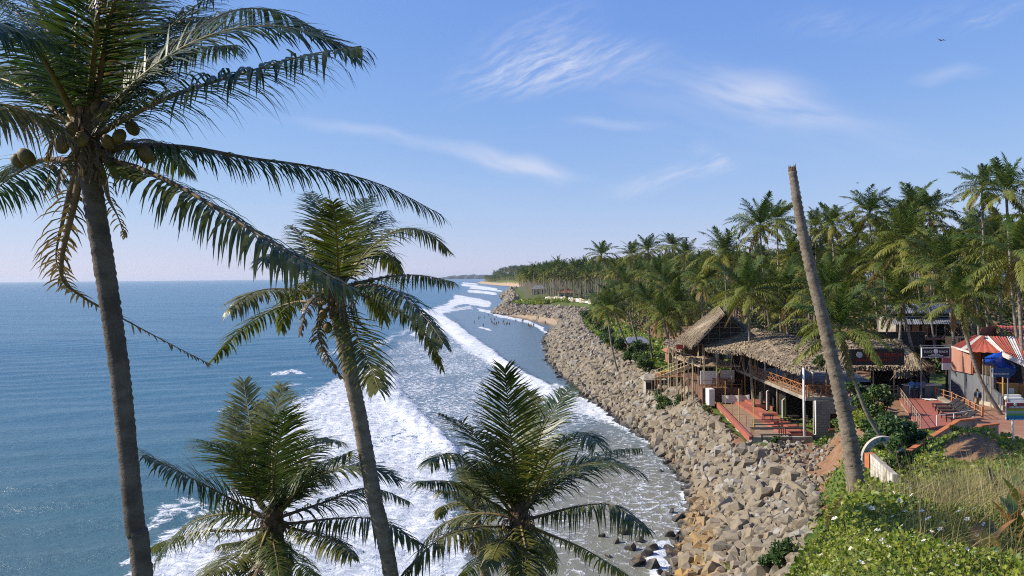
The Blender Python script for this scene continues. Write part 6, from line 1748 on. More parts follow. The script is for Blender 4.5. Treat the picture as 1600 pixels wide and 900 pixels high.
for i, ch in enumerate(word):
    a = R(156 - 66 * i / (len(word) - 1))
    lettering(ch, 0.27, GREENINK, (c0[0] + Rm * math.cos(a), 39.90, c0[2] + Rm * math.sin(a) - 0.0), (math.sin(a), 0, -math.cos(a)), (math.cos(a), 0, math.sin(a)), ga, None, 'letter', 0.006)
ld = MB().lathe([(0.10, -0.01), (0.10, 0.01)], (0, 0, 0), 8).build('emblem', GREENINK, ga)
ld.matrix_parent_inverse = Matrix.Identity(4); ld.location = Vector((c0[0] - 0.12, 39.9, c0[2] + Ro - 0.12)) - ga.location; ld.rotation_euler = (R(90), 0, 0)
tw = thing('tiled_stair_wall', at_d(1375, 745, 33), 'slanting white tiled wall beside the steps near the arched gate', 'wall')
k0, k1, k2, k3 = at_d(1360, 709, 36), at_d(1395, 741, 31.5), at_d(1396, 765, 31.5), at_d(1361, 748, 36)
n3 = np.cross(k1 - k0, k3 - k0); n3 /= np.linalg.norm(n3)
if n3[0] > 0: n3 = -n3
MB().hexa([k3 - n3 * .2, k2 - n3 * .2, k2 - n3 * .01, k3 - n3 * .01, k0 - n3 * .2, k1 - n3 * .2, k1 - n3 * .01, k0 - n3 * .01]).build('core', CONC, tw)
for i in range(8):
    for j in range(5):
        u0_, u1_, v0_, v1_ = i / 8 + .006, (i + 1) / 8 - .006, j / 5 + .01, (j + 1) / 5 - .01
        def PQ(u, v): return (k0 + (k1 - k0) * u) * (1 - v) + (k3 + (k2 - k3) * u) * v
        c4 = [PQ(u0_, v1_), PQ(u1_, v1_), PQ(u1_, v0_), PQ(u0_, v0_)]
        MB().hexa([c4[0], c4[1], c4[1] + n3 * .02, c4[0] + n3 * .02, c4[3], c4[2], c4[2] + n3 * .02, c4[3] + n3 * .02]).build('tile', MAT['lime_plaster'], tw)
q = at_d(1356, 727, 38)
MB().box(q + (0.12, 0, 0.25), (0.42, 0.3, 0.7), 0.3).build('orange_end', ORANGE, tw)

a, b_ = at_d(1572.5, 657, 45), at_d(1606, 629, 45)
cx, cz, ww, hh = (a[0] + b_[0]) / 2, (a[2] + b_[2]) / 2, b_[0] - a[0], b_[2] - a[2]
rb = thing('rainbow_sign', (cx, 45, land_z(cx, 45)), 'rainbow striped information board on a thin post beside the brick path', 'sign')
bands = [((0.45, 0.05, 0.06), 0.27), ((0.52, 0.26, 0.05), 0.11), ((0.42, 0.45, 0.05), 0.10), ((0.45, 0.50, 0.42), 0.14), ((0.16, 0.40, 0.08), 0.12), ((0.02, 0.24, 0.38), 0.14), ((0.02, 0.10, 0.36), 0.12)]
MB().box((cx, 45.05, cz), (ww, 0.05, hh)).build('board', WHITE, rb)
zz = cz + hh / 2 - 0.02
for k, (c_, f_) in enumerate(bands):
    h_ = (hh - 0.04) * f_; MB().box((cx, 45.018, zz - h_ / 2), (ww - 0.05, 0.016, h_ - 0.001)).build('stripe', flat('stripe_%d' % k, c_, 0.45), rb); zz -= h_
for (dz3, wl_, hz_, ink) in ((0.24, 0.72, 0.10, PALEINK), (-0.03, 0.8, 0.06, GREYINK), (-0.44, 0.75, 0.06, PALEINK)):
    mb = MB()
    for k in range(12): mb.box((cx + ww * wl_ * (-0.5 + (k + 0.5) / 12), 45.004, cz + hh * dz3), (ww * wl_ / 12 * (0.6 + 0.3 * (k % 4 == 2)), 0.012, hz_))
    mb.build('small_print', ink, rb)
ld = MB().lathe([(0.09, -0.01), (0.09, 0.01)], (0, 0, 0), 12).build('emblem', PALEINK, rb)
ld.matrix_parent_inverse = Matrix.Identity(4); ld.location = Vector((cx - 0.1, 45.0, cz + hh * 0.39)) - rb.location; ld.rotation_euler = (R(90), 0, 0)
gz = land_z(cx - 0.2, 45.1); MB().bar((cx - 0.2, 45.1, gz - 0.2), (cx - 0.2, 45.1, cz + 0.3), 0.07).build('post', WHITE, rb)

# the sawn-off palm trunk
rr5 = np.random.default_rng(55)
pts = [at_d(px, py, 20.0) for (px, py) in ((1345, 800), (1338, 765), (1326, 680), (1309, 600), (1286, 500), (1262, 400), (1248, 330), (1238, 266))]
root = thing('sawn_palm_trunk', pts[0], 'tall leaning palm trunk sawn off without a crown', 'tree trunk')
V, Q, Tt = ring_trunk(pts, [0.24, 0.215, 0.185, 0.17, 0.155, 0.14, 0.128, 0.10], rr5, 16, 0.13, 0.17)
link('trunk', npmesh('trunk', V - pts[0], Q, Tt, smooth=True, mats=[BARK]), root)
mb = MB(); e0 = pts[-1]; e1 = e0 + np.array([-0.01, 0, 0.09])
mb.tube([e0 + (0, 0, -0.02), e1], [0.105, 0.06], 9)
for k in range(9):
    a = 0.7 * k; b0 = e0 + np.array([0.075 * math.cos(a), 0.075 * math.sin(a), -0.02]); mb.tube([b0, b0 + np.array([rr5.normal(0, .02), rr5.normal(0, .02), rr5.uniform(0.06, 0.2)])], [0.028, 0.006], 5)
mb.build('cut_end', FIBRE, root)
# ================================================================== people in their places
p = at_d(1424, 620, 65.5); person((p[0], 65.5, Zt), R(180), 'person in bright blue shirt and dark trousers leaning at the counter', bm1)
p = at_d(1433.5, 619, 65.8); person((p[0], 65.8, Zt), R(180), 'shorter person in blue shirt standing between two others at the counter', bm1, None, 0.93)
p = at_d(1442, 620, 65.55); person((p[0], 65.55, Zt), R(178), 'person in grey-blue shirt and black trousers at the counter', bm2)
MB_c = thing('service_counter', (35.4, 69.2, Zd), 'pale service counter under the thatch where three people stand', 'counter')
MB().box((35.2, 66.55, Zd + 0.54), (2.9, 0.6, 1.0)).build('body', GREYW, MB_c); MB().box((35.2, 66.5, Zd + 1.08), (3.1, 0.8, 0.07)).build('top', WHITE, MB_c)
MB().box((35.2, 67.9, Zd - 0.13), (3.4, 1.6, 0.26)).build('footing', CONC, MB_c)
p = at_z(1527, 641, Zt); pw = person((p[0], p[1], Zt - .02), R(172), 'person walking in black shirt and khaki trousers with a backpack on the path', bm3)
bp = thing('backpack', (p[0], p[1] + 0.0, Zt + 1.1), 'grey backpack worn by the person walking on the brick path', 'backpack')
mb = MB(); mb.box((p[0], p[1] - 0.25, Zt + 1.22), (0.32, 0.16, 0.46)); o = mb.build('pack', SHIRTS['slate'], bp); md = o.modifiers.new('bevel', 'BEVEL'); md.width = 0.05; md.segments = 2
MB().box((p[0], p[1] - 0.345, Zt + 1.14), (0.24, 0.05, 0.22)).build('pocket', SHIRTS['black'], bp)
for s in (-1, 1): MB().tube([(p[0] + s * .1, p[1] - .2, Zt + 1.42), (p[0] + s * .12, p[1] + .02, Zt + 1.50), (p[0] + s * .13, p[1] + .17, Zt + 1.3)], 0.02, 5).build('strap', SHIRTS['black'], bp)
person((26.45, 71.8, Zd + 0.45 - .86), R(80), 'person in pink shirt seated behind the deck rail', bm4)
person((26.5, 75.2, Zd + 0.45 - .86), R(85), 'person in pale shirt seated behind the deck rail', bm5)
# bathers in the shallows and on the sand
BATH = [(763, 493), (776, 495), (757, 496), (748, 498), (750, 496), (769, 505), (772, 507), (775, 508), (767, 499), (768, 503), (773, 500), (786, 505), (788, 506), (791, 507), (793, 506), (796, 507), (787, 503), (806, 502), (755, 509), (712, 503), (741, 504), (698, 509), (826, 510), (828, 512), (833, 511), (834, 509), (830, 511), (776, 506), (779, 505)]
rb_ = np.random.default_rng(6)
COLN = ['red shirt', 'dark blue shirt', 'black shirt', 'white shirt', 'teal shirt', 'yellow shirt']
for k, (px, py) in enumerate(BATH):
    q = at_z(px, py, 0.0); j = int(rb_.integers(6))
    person((q[0], q[1], -0.75 + 0.5 * (py > 508 and px > 820)), rb_.uniform(0, 6.28), 'bather in a %s standing waist deep in the shallows off the sand' % COLN[j], pool[j], 'bathers in the shallows', 1.0)
for k, (px, py) in enumerate(((839, 500), (841, 499), (860, 499), (852, 505), (862, 496), (847, 497), (816, 503), (818, 502), (878, 500))):
    q = at_z(px, py, 0.6); j = int(rb_.integers(6)); gz = max(0.0, land_z(q[0], q[1]))
    person((q[0], q[1], gz), rb_.uniform(0, 6.28), 'beachgoer in a %s standing on the sand strip below the boulders' % COLN[j], pool[j] if k % 2 else wade, 'beachgoers on the sand strip', 1.0)
# ================================================================== plants of the near slope
GCOVER = leaf_mat('creeper_leaf', (0.080, 0.17, 0.018), (0.31, 0.34, 0.035), (0.34, 0.27, 0.08), 0.35, 0.42, 0.45)
GRASSM = leaf_mat('grass_blade', (0.075, 0.125, 0.025), (0.30, 0.26, 0.10), (0.44, 0.355, 0.20), 0.3, 0.6, 0.25)
PETAL = flat('white_petal', (0.80, 0.79, 0.70), 0.6); PISTIL = flat('yellow_centre', (0.55, 0.42, 0.05), 0.6)
rh = np.random.default_rng(91)
def slope_points(n, dmin, dmax, xl=-3.2, xr=24, power=1.0):
    """points on the near slope, thinning with distance as seen"""
    u = rh.random(n) ** power
    d = dmin * (dmax / dmin) ** u
    e = ip(d, EDGE)
    x = e + xl + rh.random(n) * (np.minimum(d * 0.80 + 1.0, e + xr) - (e + xl))
    ok = ~((d > 43) & (x > 30.3)) & (np.hypot((x - 25.3) / 1.3, (d - 42.6) / 1.2) > 1)
    return x[ok], d[ok]
def on_ground(x, y): return land_h(x, y) + bumpy(x, y)
def hum(x, y): return 0.5 + 0.25 * np.sin(x * 0.9 + 2.0 * np.sin(y * 0.6)) + 0.25 * np.sin(x * 2.3 + 1.7 * np.sin(y * 1.4)) * np.sin(y * 1.9 + np.sin(x * 1.1))
def leaves(n, x, y, size, hmax, tint, seed, fold=0.25):
    r = np.random.default_rng(seed)
    z = on_ground(x, y) + (0.12 + 1.1 * hum(x * 1.3, y * 1.3) ** 2) * 0.95 * hmax * r.random(n) ** 0.55
    p = np.stack([x, y, z], -1)
    nv = nrm(r.normal(size=(n, 3)) * 0.75 + np.array([-0.35, -0.25, 0.6]))
    u = nrm(np.cross(nv, r.normal(size=(n, 3)))); v = np.cross(nv, u)
    s = (size * r.uniform(0.55, 1.35, n))[:, None]
    b0 = p; tip = p + u * s; m1 = p + u * s * 0.42
    l1 = m1 + v * s * 0.42 + nv * s * fold * 0.5; r1_ = m1 - v * s * 0.42 + nv * s * fold * 0.5
    l0 = p + v * s * 0.26 - u * s * 0.10 + nv * s * fold * 0.3; r0_ = p - v * s * 0.26 - u * s * 0.10 + nv * s * fold * 0.3
    V = np.stack([b0, l0, l1, tip, m1, r1_, r0_], 1).reshape(-1, 3)
    k = np.arange(n)[:, None] * 7
    Q = np.concatenate([k + np.array([[0, 4, 2, 1]]), k + np.array([[0, 6, 5, 4]])])
    T = np.concatenate([k + np.array([[4, 3, 2]]), k + np.array([[4, 5, 3]])])
    ti = np.repeat(tint + 0.38 * (hum(x * 0.55, y * 0.45) - 0.5) + r.normal(0, 0.13, n), 7)
    return V, Q, T, ti
def merge(parts):
    VV, QQ, TT, TI, b = [], [], [], [], 0
    for V, Q, T, ti in parts:
        VV.append(V); QQ.append(Q + b); TT.append(T + b); TI.append(ti); b += len(V)
    return np.concatenate(VV), np.concatenate(QQ), np.concatenate(TT), np.concatenate(TI)
parts = []
x, y = slope_points(66000, 2.8, 13.0, -2.6); parts.append(leaves(len(x), x, y, 0.034, 0.34, 0.32, 1))
x, y = slope_points(9000, 2.8, 13.0, -2.2); k_ = hum(x * 0.7 + 3, y * 0.7) > 0.55; x, y = x[k_], y[k_]; parts.append(leaves(len(x), x, y, 0.072, 0.42, 0.22, 8))
x, y = slope_points(36000, 9.0, 24.0, -2.6); parts.append(leaves(len(x), x, y, 0.062, 0.34, 0.32, 2))
x, y = slope_points(20000, 22.0, 52.0, -4.0); parts.append(leaves(len(x), x, y, 0.20, 0.4, 0.24, 3))
V, Q, T_, ti = merge(parts)
keep_ = None
cv = link('creeper_cover', npmesh('creeper_cover', V, Q, T_, attrs={'tint': ti}, mats=[GCOVER]))
tag(cv, 'leafy green creeper carpeting the near slope', 'ground cover', kind='stuff')
def blades(x, y, h, wd, lean, tint, seed, segs=3):
    r = np.random.default_rng(seed); n = len(x)
    p = np.stack([x, y, on_ground(x, y) - 0.03], -1)
    a = r.uniform(0, 6.283, n); hd = np.stack([np.cos(a) * 0.6 + 0.55, np.sin(a) * 0.6, np.zeros(n)], -1)
    d = nrm(np.array([0, 0, 1.0]) + hd * (lean * r.uniform(0.3, 1.2, n))[:, None] * 0.5)
    side = nrm(np.cross(d, r.normal(size=(n, 3))))
    L = h * r.uniform(0.55, 1.25, n); c = p; out = []; tb = []
    tin = tint + r.normal(0, 0.16, n)
    for k in range(segs + 1):
        w_ = (wd * (1 - k / (segs + 0.15)))
        out += [c - side * w_ / 2, c + side * w_ / 2]; tb += [tin + 0.12 * k / segs] * 2
        d = nrm(d + hd * (lean * 0.45) + np.array([0, 0, -0.16 * k * lean])); c = c + d * (L / segs)[:, None]
    V = np.stack(out, 1).reshape(-1, 3); k = np.arange(n)[:, None] * 2 * (segs + 1)
    Q = np.concatenate([k + np.array([[2 * i, 2 * i + 1, 2 * i + 3, 2 * i + 2]]) for i in range(segs)])
    return V, Q, np.zeros((0, 3), int), np.stack(tb, 1).ravel()
parts = []
x, y = slope_points(11000, 3.0, 20.0, -2.6); parts.append(blades(x, y, 0.36, 0.008, 0.7, 0.30, 11))
x, y = slope_points(5200, 3.5, 22.0, -1.5); k_ = (x / y > 0.50) & (y > 6) & (hum(x * 0.6, y * 0.5 + 2) > 0.4); x, y = x[k_], y[k_]; parts.append(blades(x, y, 0.75, 0.008, 0.8, 0.45, 17))
x, y = slope_points(7000, 18.0, 50.0, -4.0); parts.append(blades(x, y, 0.36, 0.025, 0.6, 0.26, 12))
def patch(n, pts, sx, sy):
    k = rh.integers(len(pts), size=n); c = np.array(pts)[k]
    return c[:, 0] + rh.normal(0, sx, n), c[:, 1] + rh.normal(0, sy, n)
GR = [(float(at_d(px, 700, d)[0]), d) for (px, d) in ((1470, 9.5), (1490, 10), (1510, 11), (1530, 11.5), (1560, 12), (1590, 11), (1620, 11), (1540, 14), (1580, 15), (1600, 13), (1610, 14), (1560, 9))]
x, y = patch(2600, GR, 0.5, 0.9); parts.append(blades(x, y, 0.80, 0.010, 0.95, 0.58, 13))
x, y = patch(2600, GR, 0.7, 1.2); parts.append(blades(x, y, 0.5, 0.011, 0.85, 0.32, 16))
GR2 = [(float(at_d(px, 700, d)[0]), d) for (px, d) in ((1520, 34), (1545, 36), (1560, 38), (1590, 36), (1600, 40))]
x, y = patch(1900, GR2, 1.4, 2.2); parts.append(blades(x, y, 0.65, 0.022, 0.75, 0.42, 14))
EG = []
for d in np.linspace(13, 40, 26): EG.append((float(ip(d, EDGE)) - 0.5, d))
x, y = patch(2400, EG, 0.7, 0.7); parts.append(blades(x, y, 0.45, 0.02, 0.6, 0.42, 15))
V, Q, T_, ti = merge(parts)
gr = link('wild_grass', npmesh('wild_grass', V, Q, T_, attrs={'tint': ti}, mats=[GRASSM]))
tag(gr, 'tall dry and green wild grass on the near slope', 'grass', kind='stuff')
# white creeper flowers
fm = MB(); seg = 10
fm.cur = 0
for k in range(5):
    a0 = 2 * math.pi * k / 5
    pts_ = [(0.006 * math.cos(a0), 0.006 * math.sin(a0), 0)] + [(0.034 * rr * math.cos(a0 + da), 0.034 * rr * math.sin(a0 + da), zz_) for rr, da, zz_ in ((0.6, -0.5, .016), (1.0, -0.42, .022), (1.12, 0, .018), (1.0, 0.42, .022), (0.6, 0.5, .016))]
    fm.add(pts_, [(0, 1, 2, 3), (0, 3, 4, 5)])
fm.cur = 1
fm.lathe([(0.009, -0.002), (0.006, 0.012), (0.001, 0.016)], (0, 0, 0), 6)
FLOWER = fm.mesh('petals', [PETAL, PISTIL])
sm = MB(); sm.tube([(0, 0, 0), (0.01, 0, -0.08), (0.0, 0.01, -0.2)], 0.003, 4); FSTEM = sm.mesh('stem', GCOVER)
FP = [(1283 + 0, 868), (1290, 822), (1305, 812), (1322, 842), (1340, 800), (1352, 790), (1362, 795), (1398, 772), (1405, 783), (1420, 762), (1425, 775), (1436, 786), (1440, 800), (1452, 812), (1456, 832), (1470, 828), (1478, 852), (1490, 862), (1500, 800), (1512, 812), (1528, 838), (1540, 822), (1552, 838), (1494, 884), (1465, 870), (1430, 890), (1388, 854), (1372, 830), (1380, 846), (1355, 846), (1415, 800), (1444, 846), (1395, 808), (1410, 822), (1522, 795), (1510, 858), (1557, 862), (1345, 880), (1330, 858), (1425, 840)]
for (px, py) in FP:
    # walk out along the ray until it meets the slope
    r_ = ray(px, py); hit = None
    for d in np.linspace(3.0, 30, 500):
        p = CAM + r_ * (d / r_[1])
        if p[2] < float(on_ground(np.array(p[0]), np.array(p[1]))) + 0.26: hit = p; break
    if hit is None: continue
    o = thing('creeper_flower', hit, 'small white five-lobed flower on the creeper of the slope', 'flower', 'white flowers on the slope')
    s = (0.45 + 0.4 * rh.random()) * (1.0 if hit[1] < 7 else 1.15)
    o.scale = (s, s, s); o.rotation_euler = (rh.uniform(0.2, 0.9), rh.uniform(-0.6, 0.4), rh.uniform(0, 6.28))
    for nm, me_ in (('petals', FLOWER), ('stem', FSTEM)):
        c_ = bpy.data.objects.new(nm, me_); COL.objects.link(c_); c_.parent = o
# broad-leaved plants at the path side of the slope
BLADE = leaf_mat('broad_leaf', (0.05, 0.10, 0.02), (0.16, 0.16, 0.035), (0.30, 0.14, 0.045), 0.3, 0.4, 0.5)
def broad_plant(px, py, d, n, L, label, seed, tint=0.3):
    r = np.random.default_rng(seed); q = at_d(px, py, d); q[2] = float(on_ground(np.array(q[0]), np.array(q[1])))
    root = thing('broad_leaf_plant', q, label, 'plant')
    for k in range(n):
        a = r.uniform(0, 6.283); el = r.uniform(0.85, 1.5); l = L * r.uniform(0.6, 1.2); w_ = l * r.uniform(0.22, 0.34)
        d_ = np.array([math.cos(a) * math.cos(el), math.sin(a) * math.cos(el), math.sin(el)]); s = np.cross(d_, [0, 0, 1.0]); s /= np.linalg.norm(s)
        c = np.array([r.normal(0, .06), r.normal(0, .06), 0.0]); V, m_ = [], 8
        c = c + d_ * l * 0.2 * r.uniform(0.3, 2.0)
        for i in range(m_):
            u = i / (m_ - 1); hw = w_ / 2 * math.sin(math.pi * (0.06 + 0.93 * u)) ** 0.8; nn_ = np.cross(s, d_)
            V += [c - s * hw + nn_ * hw * .35, c, c + s * hw + nn_ * hw * .35]; d_ = d_ + np.array([0, 0, -0.10]); d_ /= np.linalg.norm(d_); c = c + d_ * l / m_
        Q = []
        for i in range(m_ - 1): Q += [(3 * i, 3 * i + 1, 3 * i + 4, 3 * i + 3), (3 * i + 1, 3 * i + 2, 3 * i + 5, 3 * i + 4)]
        ti = np.full(len(V), tint + (0.6 if r.random() < 0.22 else 0) + r.normal(0, .12))
        link('leaf', npmesh('leaf', np.array(V), Q, attrs={'tint': ti}, smooth=True, mats=[BLADE]), root)
    MB().tube([(0, 0, -0.05), (0.02, 0, L * 0.4)], [0.025, 0.012], 6).local('stalk', STEM, root)
    return root
broad_plant(1588, 800, 7.6, 12, 0.42, 'upright plant with big reddish edged leaves above the creeper', 1, 0.22)
broad_plant(1612, 760, 8.6, 12, 0.50, 'tall broad-leaved plant beside the reddish edged one', 2, 0.3)
broad_plant(1575, 722, 11.5, 8, 0.6, 'dark broad-leaved plant amid the tall dry grass', 3, 0.2)
broad_plant(1545, 822, 7.0, 6, 0.42, 'small tuft of narrow dying leaves in the creeper', 4, 0.6)

# ------------------------------------------------------------------ shrubs
def shrub(px, py, d, rad, n, size, label, seed, name='shrub', tint=0.22, tall=1.0, group=None, zoff=0.0, ground=True):
    r = np.random.default_rng(seed); q = at_d(px, py, d)
    base = np.array([q[0], q[1], land_z(q[0], q[1]) if ground else q[2] - rad * tall])
    root = thing(name, base, label, 'shrub', group)
    cs, ra = [], []
    for k in range(9):
        a = r.uniform(0, 6.28); rr = rad * r.uniform(0.1, 0.75)
        cs.append((rr * math.cos(a), rr * math.sin(a), rad * tall * r.uniform(0.3, 1.3))); ra.append(rad * r.uniform(0.3, 0.55))
    V, Q, ti = leafcloud(n, r, cs, ra, size, 0.9, tint)
    link('foliage', npmesh('foliage', V, Q, attrs={'tint': ti}, mats=[SHRUB]), root)
    mb = MB()
    for k in range(5):
        c = cs[k]; mb.tube([(0, 0, -0.2), (c[0] * .5, c[1] * .5, c[2] * .5), c], [rad * .05, rad * .04, rad * .015], 5)
    mb.local('stem', STEM, root)
    return root
shrub(1398, 690, 46.5, 1.5, 2600, 0.22, 'leafy shrub growing over the arched gate', 1)
shrub(1424, 700, 47.0, 1.05, 1700, 0.22, 'leafy shrub at the foot of the sun terrace wall', 2)
shrub(1404, 712, 38.6, 0.85, 1800, 0.15, 'leafy bush hiding one leg of the arched gate', 65, tall=1.6)
shrub(1372, 682, 48, 1.2, 1700, 0.22, 'green bush behind the arched gate', 3)
shrub(1345, 610, 60.5, 1.0, 900, 0.26, 'climber with big leaves hanging off the deck front', 5, tall=1.8, ground=False)
shrub(1362, 648, 58, 1.2, 1300, 0.26, 'big-leaved climber below the deck', 6, tall=1.5)
shrub(1383, 618, 58.5, 0.75, 520, 0.26, 'yellowish leafy climber before the deck rail', 7, tint=0.38, tall=1.8, ground=False)
shrub(1281, 560, 62.5, 0.55, 320, 0.26, 'green creeper spilling over the thatched eave', 8, tall=1.7, ground=False)
shrub(1340, 700, 48, 0.8, 900, 0.16, 'low bush beside the sandy patch', 9, tint=0.34)
shrub(1318, 690, 58, 0.8, 900, 0.16, 'low bright bush under the block wall', 10, tint=0.4)
shrub(1288, 695, 62, 0.6, 600, 0.15, 'weedy tuft at the drain pipe', 11, tint=0.4)
shrub(1122, 657, 75, 0.6, 500, 0.16, 'weedy tuft below the terrace kerb', 12, tint=0.3)
shrub(1103, 640, 80, 0.7, 500, 0.16, 'dry weedy tuft beside the white pillar', 13, tint=0.5)
shrub(1212, 690, 64.5, 0.45, 400, 0.14, 'weed clump at the front of the terrace', 14, tint=0.25)
shrub(1041, 590, 92, 1.2, 1500, 0.22, 'round green bush on top of the boulder bank', 15)
shrub(1060, 600, 90, 0.8, 800, 0.2, 'small round bush near the yellow loungers', 16)
shrub(1030, 578, 98, 0.8, 700, 0.2, 'dark bush beside the concrete hut', 17, tint=0.1)
for k, (px, py, d, rad) in enumerate(((985, 545, 125, 1.8), (1000, 552, 118, 1.6), (968, 535, 138, 1.8), (1012, 556, 112, 1.5), (945, 522, 165, 2.0), (925, 505, 215, 2.2), (915, 497, 245, 2.4), (955, 530, 150, 1.6), (1000, 540, 128, 2.0), (935, 512, 190, 2.0))):
    shrub(px, py, d, rad, 1200, 0.34, 'rounded bush on the green bank above the boulders', 40 + k, tint=0.26, group='bushes on the green bank')
shrub(1500, 664, 46.0, 0.45, 500, 0.16, 'short weeds crowning the earth mound', 61, tint=0.2)
shrub(1525, 674, 46, 0.45, 500, 0.16, 'weeds on the path side of the earth mound', 62, tint=0.24)
shrub(1232, 880, 40.5, 0.9, 1000, 0.2, 'dark leafy bush at the foot of the slope among boulders', 63, tint=0.1)
shrub(1205, 893, 41.5, 0.7, 800, 0.2, 'dark weeds sprouting between lowest boulders', 64, tint=0.1)
# green cover on the bank behind the boulders
parts = []
n = 16000
y = 84 + 240 * rh.random(n) ** 1.3; x = ip(y, ROCKT) + 0.8 + rh.random(n) ** 1.3 * 10
parts.append(leaves(n, x, y, 0.40, 0.6, 0.26, 5))
n = 9000
y = 395 + 60 * rh.random(n); x = ip(y, ROCKT) + 2 + rh.random(n) * 32
parts.append(leaves(n, x, y, 0.9, 1.1, 0.28, 6))
n = 5000
y = 52 + 14 * rh.random(n); x = 25.2 + rh.random(n) * 4.5
k_ = (x < ip(y, EDGE) + 0.5); x, y = x[k_], y[k_]
parts.append(leaves(len(x), x, y, 0.2, 0.3, 0.30, 7))
V, Q, T_, ti = merge(parts)
bc = link('bank_cover', npmesh('bank_cover', V, Q, T_, attrs={'tint': ti}, mats=[GCOVER])); tag(bc, 'bright green ground cover on the banks behind the boulders', 'ground cover', kind='stuff')
# fallen dry fronds by the sawn-off trunk
ff = thing('fallen_frond', at_d(1310, 778, 22), 'dry brown fronds lying at the foot of the sawn-off trunk', 'fallen frond')
for k in range(4):
    a = at_d(1290 + 9 * k, 786 - 6 * k, 22); b_ = at_d(1325 + 4 * k, 772 - 5 * k, 21.2)
    a[2] = land_z(a[0], a[1]) + .2; b_[2] = land_z(b_[0], b_[1]) + .25
    C, _ = spline([a, (a + b_) / 2 + (0, 0, .1), b_], 12); V, Q, ti = frond_geo(C, rh, 40, 0.45, 0.035, 0.8, 0.98, 2, 0, 0.05, 0.4)
    V, Q, ti = add_core(C, V, Q, ti); link('frond', npmesh('frond', V - np.array(ff.location), Q, attrs={'tint': ti}, mats=[FROND]), ff)
# ================================================================== huts in the grove and things far along the coast
WALLP = pmat('pale_plaster', (0.52, 0.45, 0.36), (0.38, 0.32, 0.25), 0.8, 0.9, 0.2, dirt=0.3)
MUD = pmat('mud_wall', (0.30, 0.15, 0.09), (0.22, 0.11, 0.07), 0.8, 0.9, 0.2)
def hut(px, py, d, w_, h_, dep, label, wall, roof, hip=0.5, rz=0.0):
    q = at_d(px, py, d); gz = land_z(q[0], q[1]) - 0.3
    r_ = thing('hut', (q[0], q[1], gz), label, 'house', None, rz)
    z1 = h_ + 0.3
    MB().box((0, dep / 2, z1 / 2), (w_, dep, z1)).local('wall', wall, r_)
    mb = MB(); e = 0.45
    P = [(-w_ / 2 - e, -e, z1), (w_ / 2 + e, -e, z1), (w_ / 2 + e, dep + e, z1), (-w_ / 2 - e, dep + e, z1), (-w_ / 2 * hip, dep / 2, z1 + dep * 0.33), (w_ / 2 * hip, dep / 2, z1 + dep * 0.33)]
    mb.add(P, [(0, 1, 5, 4), (1, 2, 5), (2, 3, 4, 5), (3, 0, 4), (3, 2, 1, 0)]).local('roof', roof, r_)
    for s in (-0.28, 0.28):
        wn = MB().box((s * w_, -0.02, z1 * 0.58), (0.9, 0.06, 0.9)).local('window', BOARD, r_)
        MB().box((s * w_, -0.045, z1 * 0.58 - .5), (1.1, 0.16, 0.07)).local('sill', WALLP, wn)
    MB().box((0, -0.025, 1.2), (0.9, 0.05, 2.0)).local('door', DARKWOOD, r_)
    return r_
hut(1128, 500, 109, 7, 3.2, 6, 'beige house among palms above the thatched gable', WALLP, REDTIN)
hut(996, 535, 136, 3.5, 1.8, 3, 'small mud coloured hut on the green bank', MUD, ZINC, 0.8)
hut(1022, 575, 101, 2.2, 1.7, 2, 'tiny grey concrete hut near the lean-to', CONC, CONC, 0.9)
hut(1066, 535, 116, 4, 1.6, 3, 'brown shed behind the lean-to thatch', MUD, MUD, 0.9)
hut(885, 462, 440, 9, 3.5, 7, 'pale bungalow behind the far white wall', WALLP, MUD)
hut(842, 455, 560, 10, 4, 8, 'far off house among palm stems', WALLP, ZINC)
q0, q1 = at_d(852, 468, 425), at_d(930, 473, 330)
for k, (a, b_, lab) in enumerate(((at_d(852, 467, 430), at_d(884, 468, 415), 'far white garden wall between palm stems'), (at_d(888, 469, 400), at_d(924, 472, 350), 'white garden wall at the inland end of the far bank'))):
    wl = thing('garden_wall', a, lab, 'wall')
    n = 8
    for i in range(n):
        p = a + (b_ - a) * (i + .5) / n; L = np.linalg.norm(b_ - a) / n; gz = land_z(p[0], p[1])
        MB().box((p[0], p[1], gz + 1.1), (L * 0.9, 0.3, 1.6 + 0.7 * (i % 3 == 1)), math.atan2(b_[1] - a[1], b_[0] - a[0])).build('panel', WALLP if i % 3 else WHITE, wl)
q = at_d(868, 428, 900)
td = thing('temple_dome', (q[0], 900, 8), 'tiny white domed tower rising over the far palms', 'tower')
tz_ = at_d(868, 409, 900)[2]
MB().lathe([(4, 8), (4, tz_ - 9), (4.5, tz_ - 8.6), (4.6, tz_ - 7.5), (4.0, tz_ - 5), (2.4, tz_ - 3), (0.8, tz_ - 2), (0.3, tz_)], (q[0], 900, 0), 14).build('tower', WHITE, td, True)
MB().lathe([(4.8, tz_ - 9.2), (5.0, tz_ - 8.9), (4.8, tz_ - 8.6)], (q[0], 900, 0), 14).build('cornice', WHITE, td)
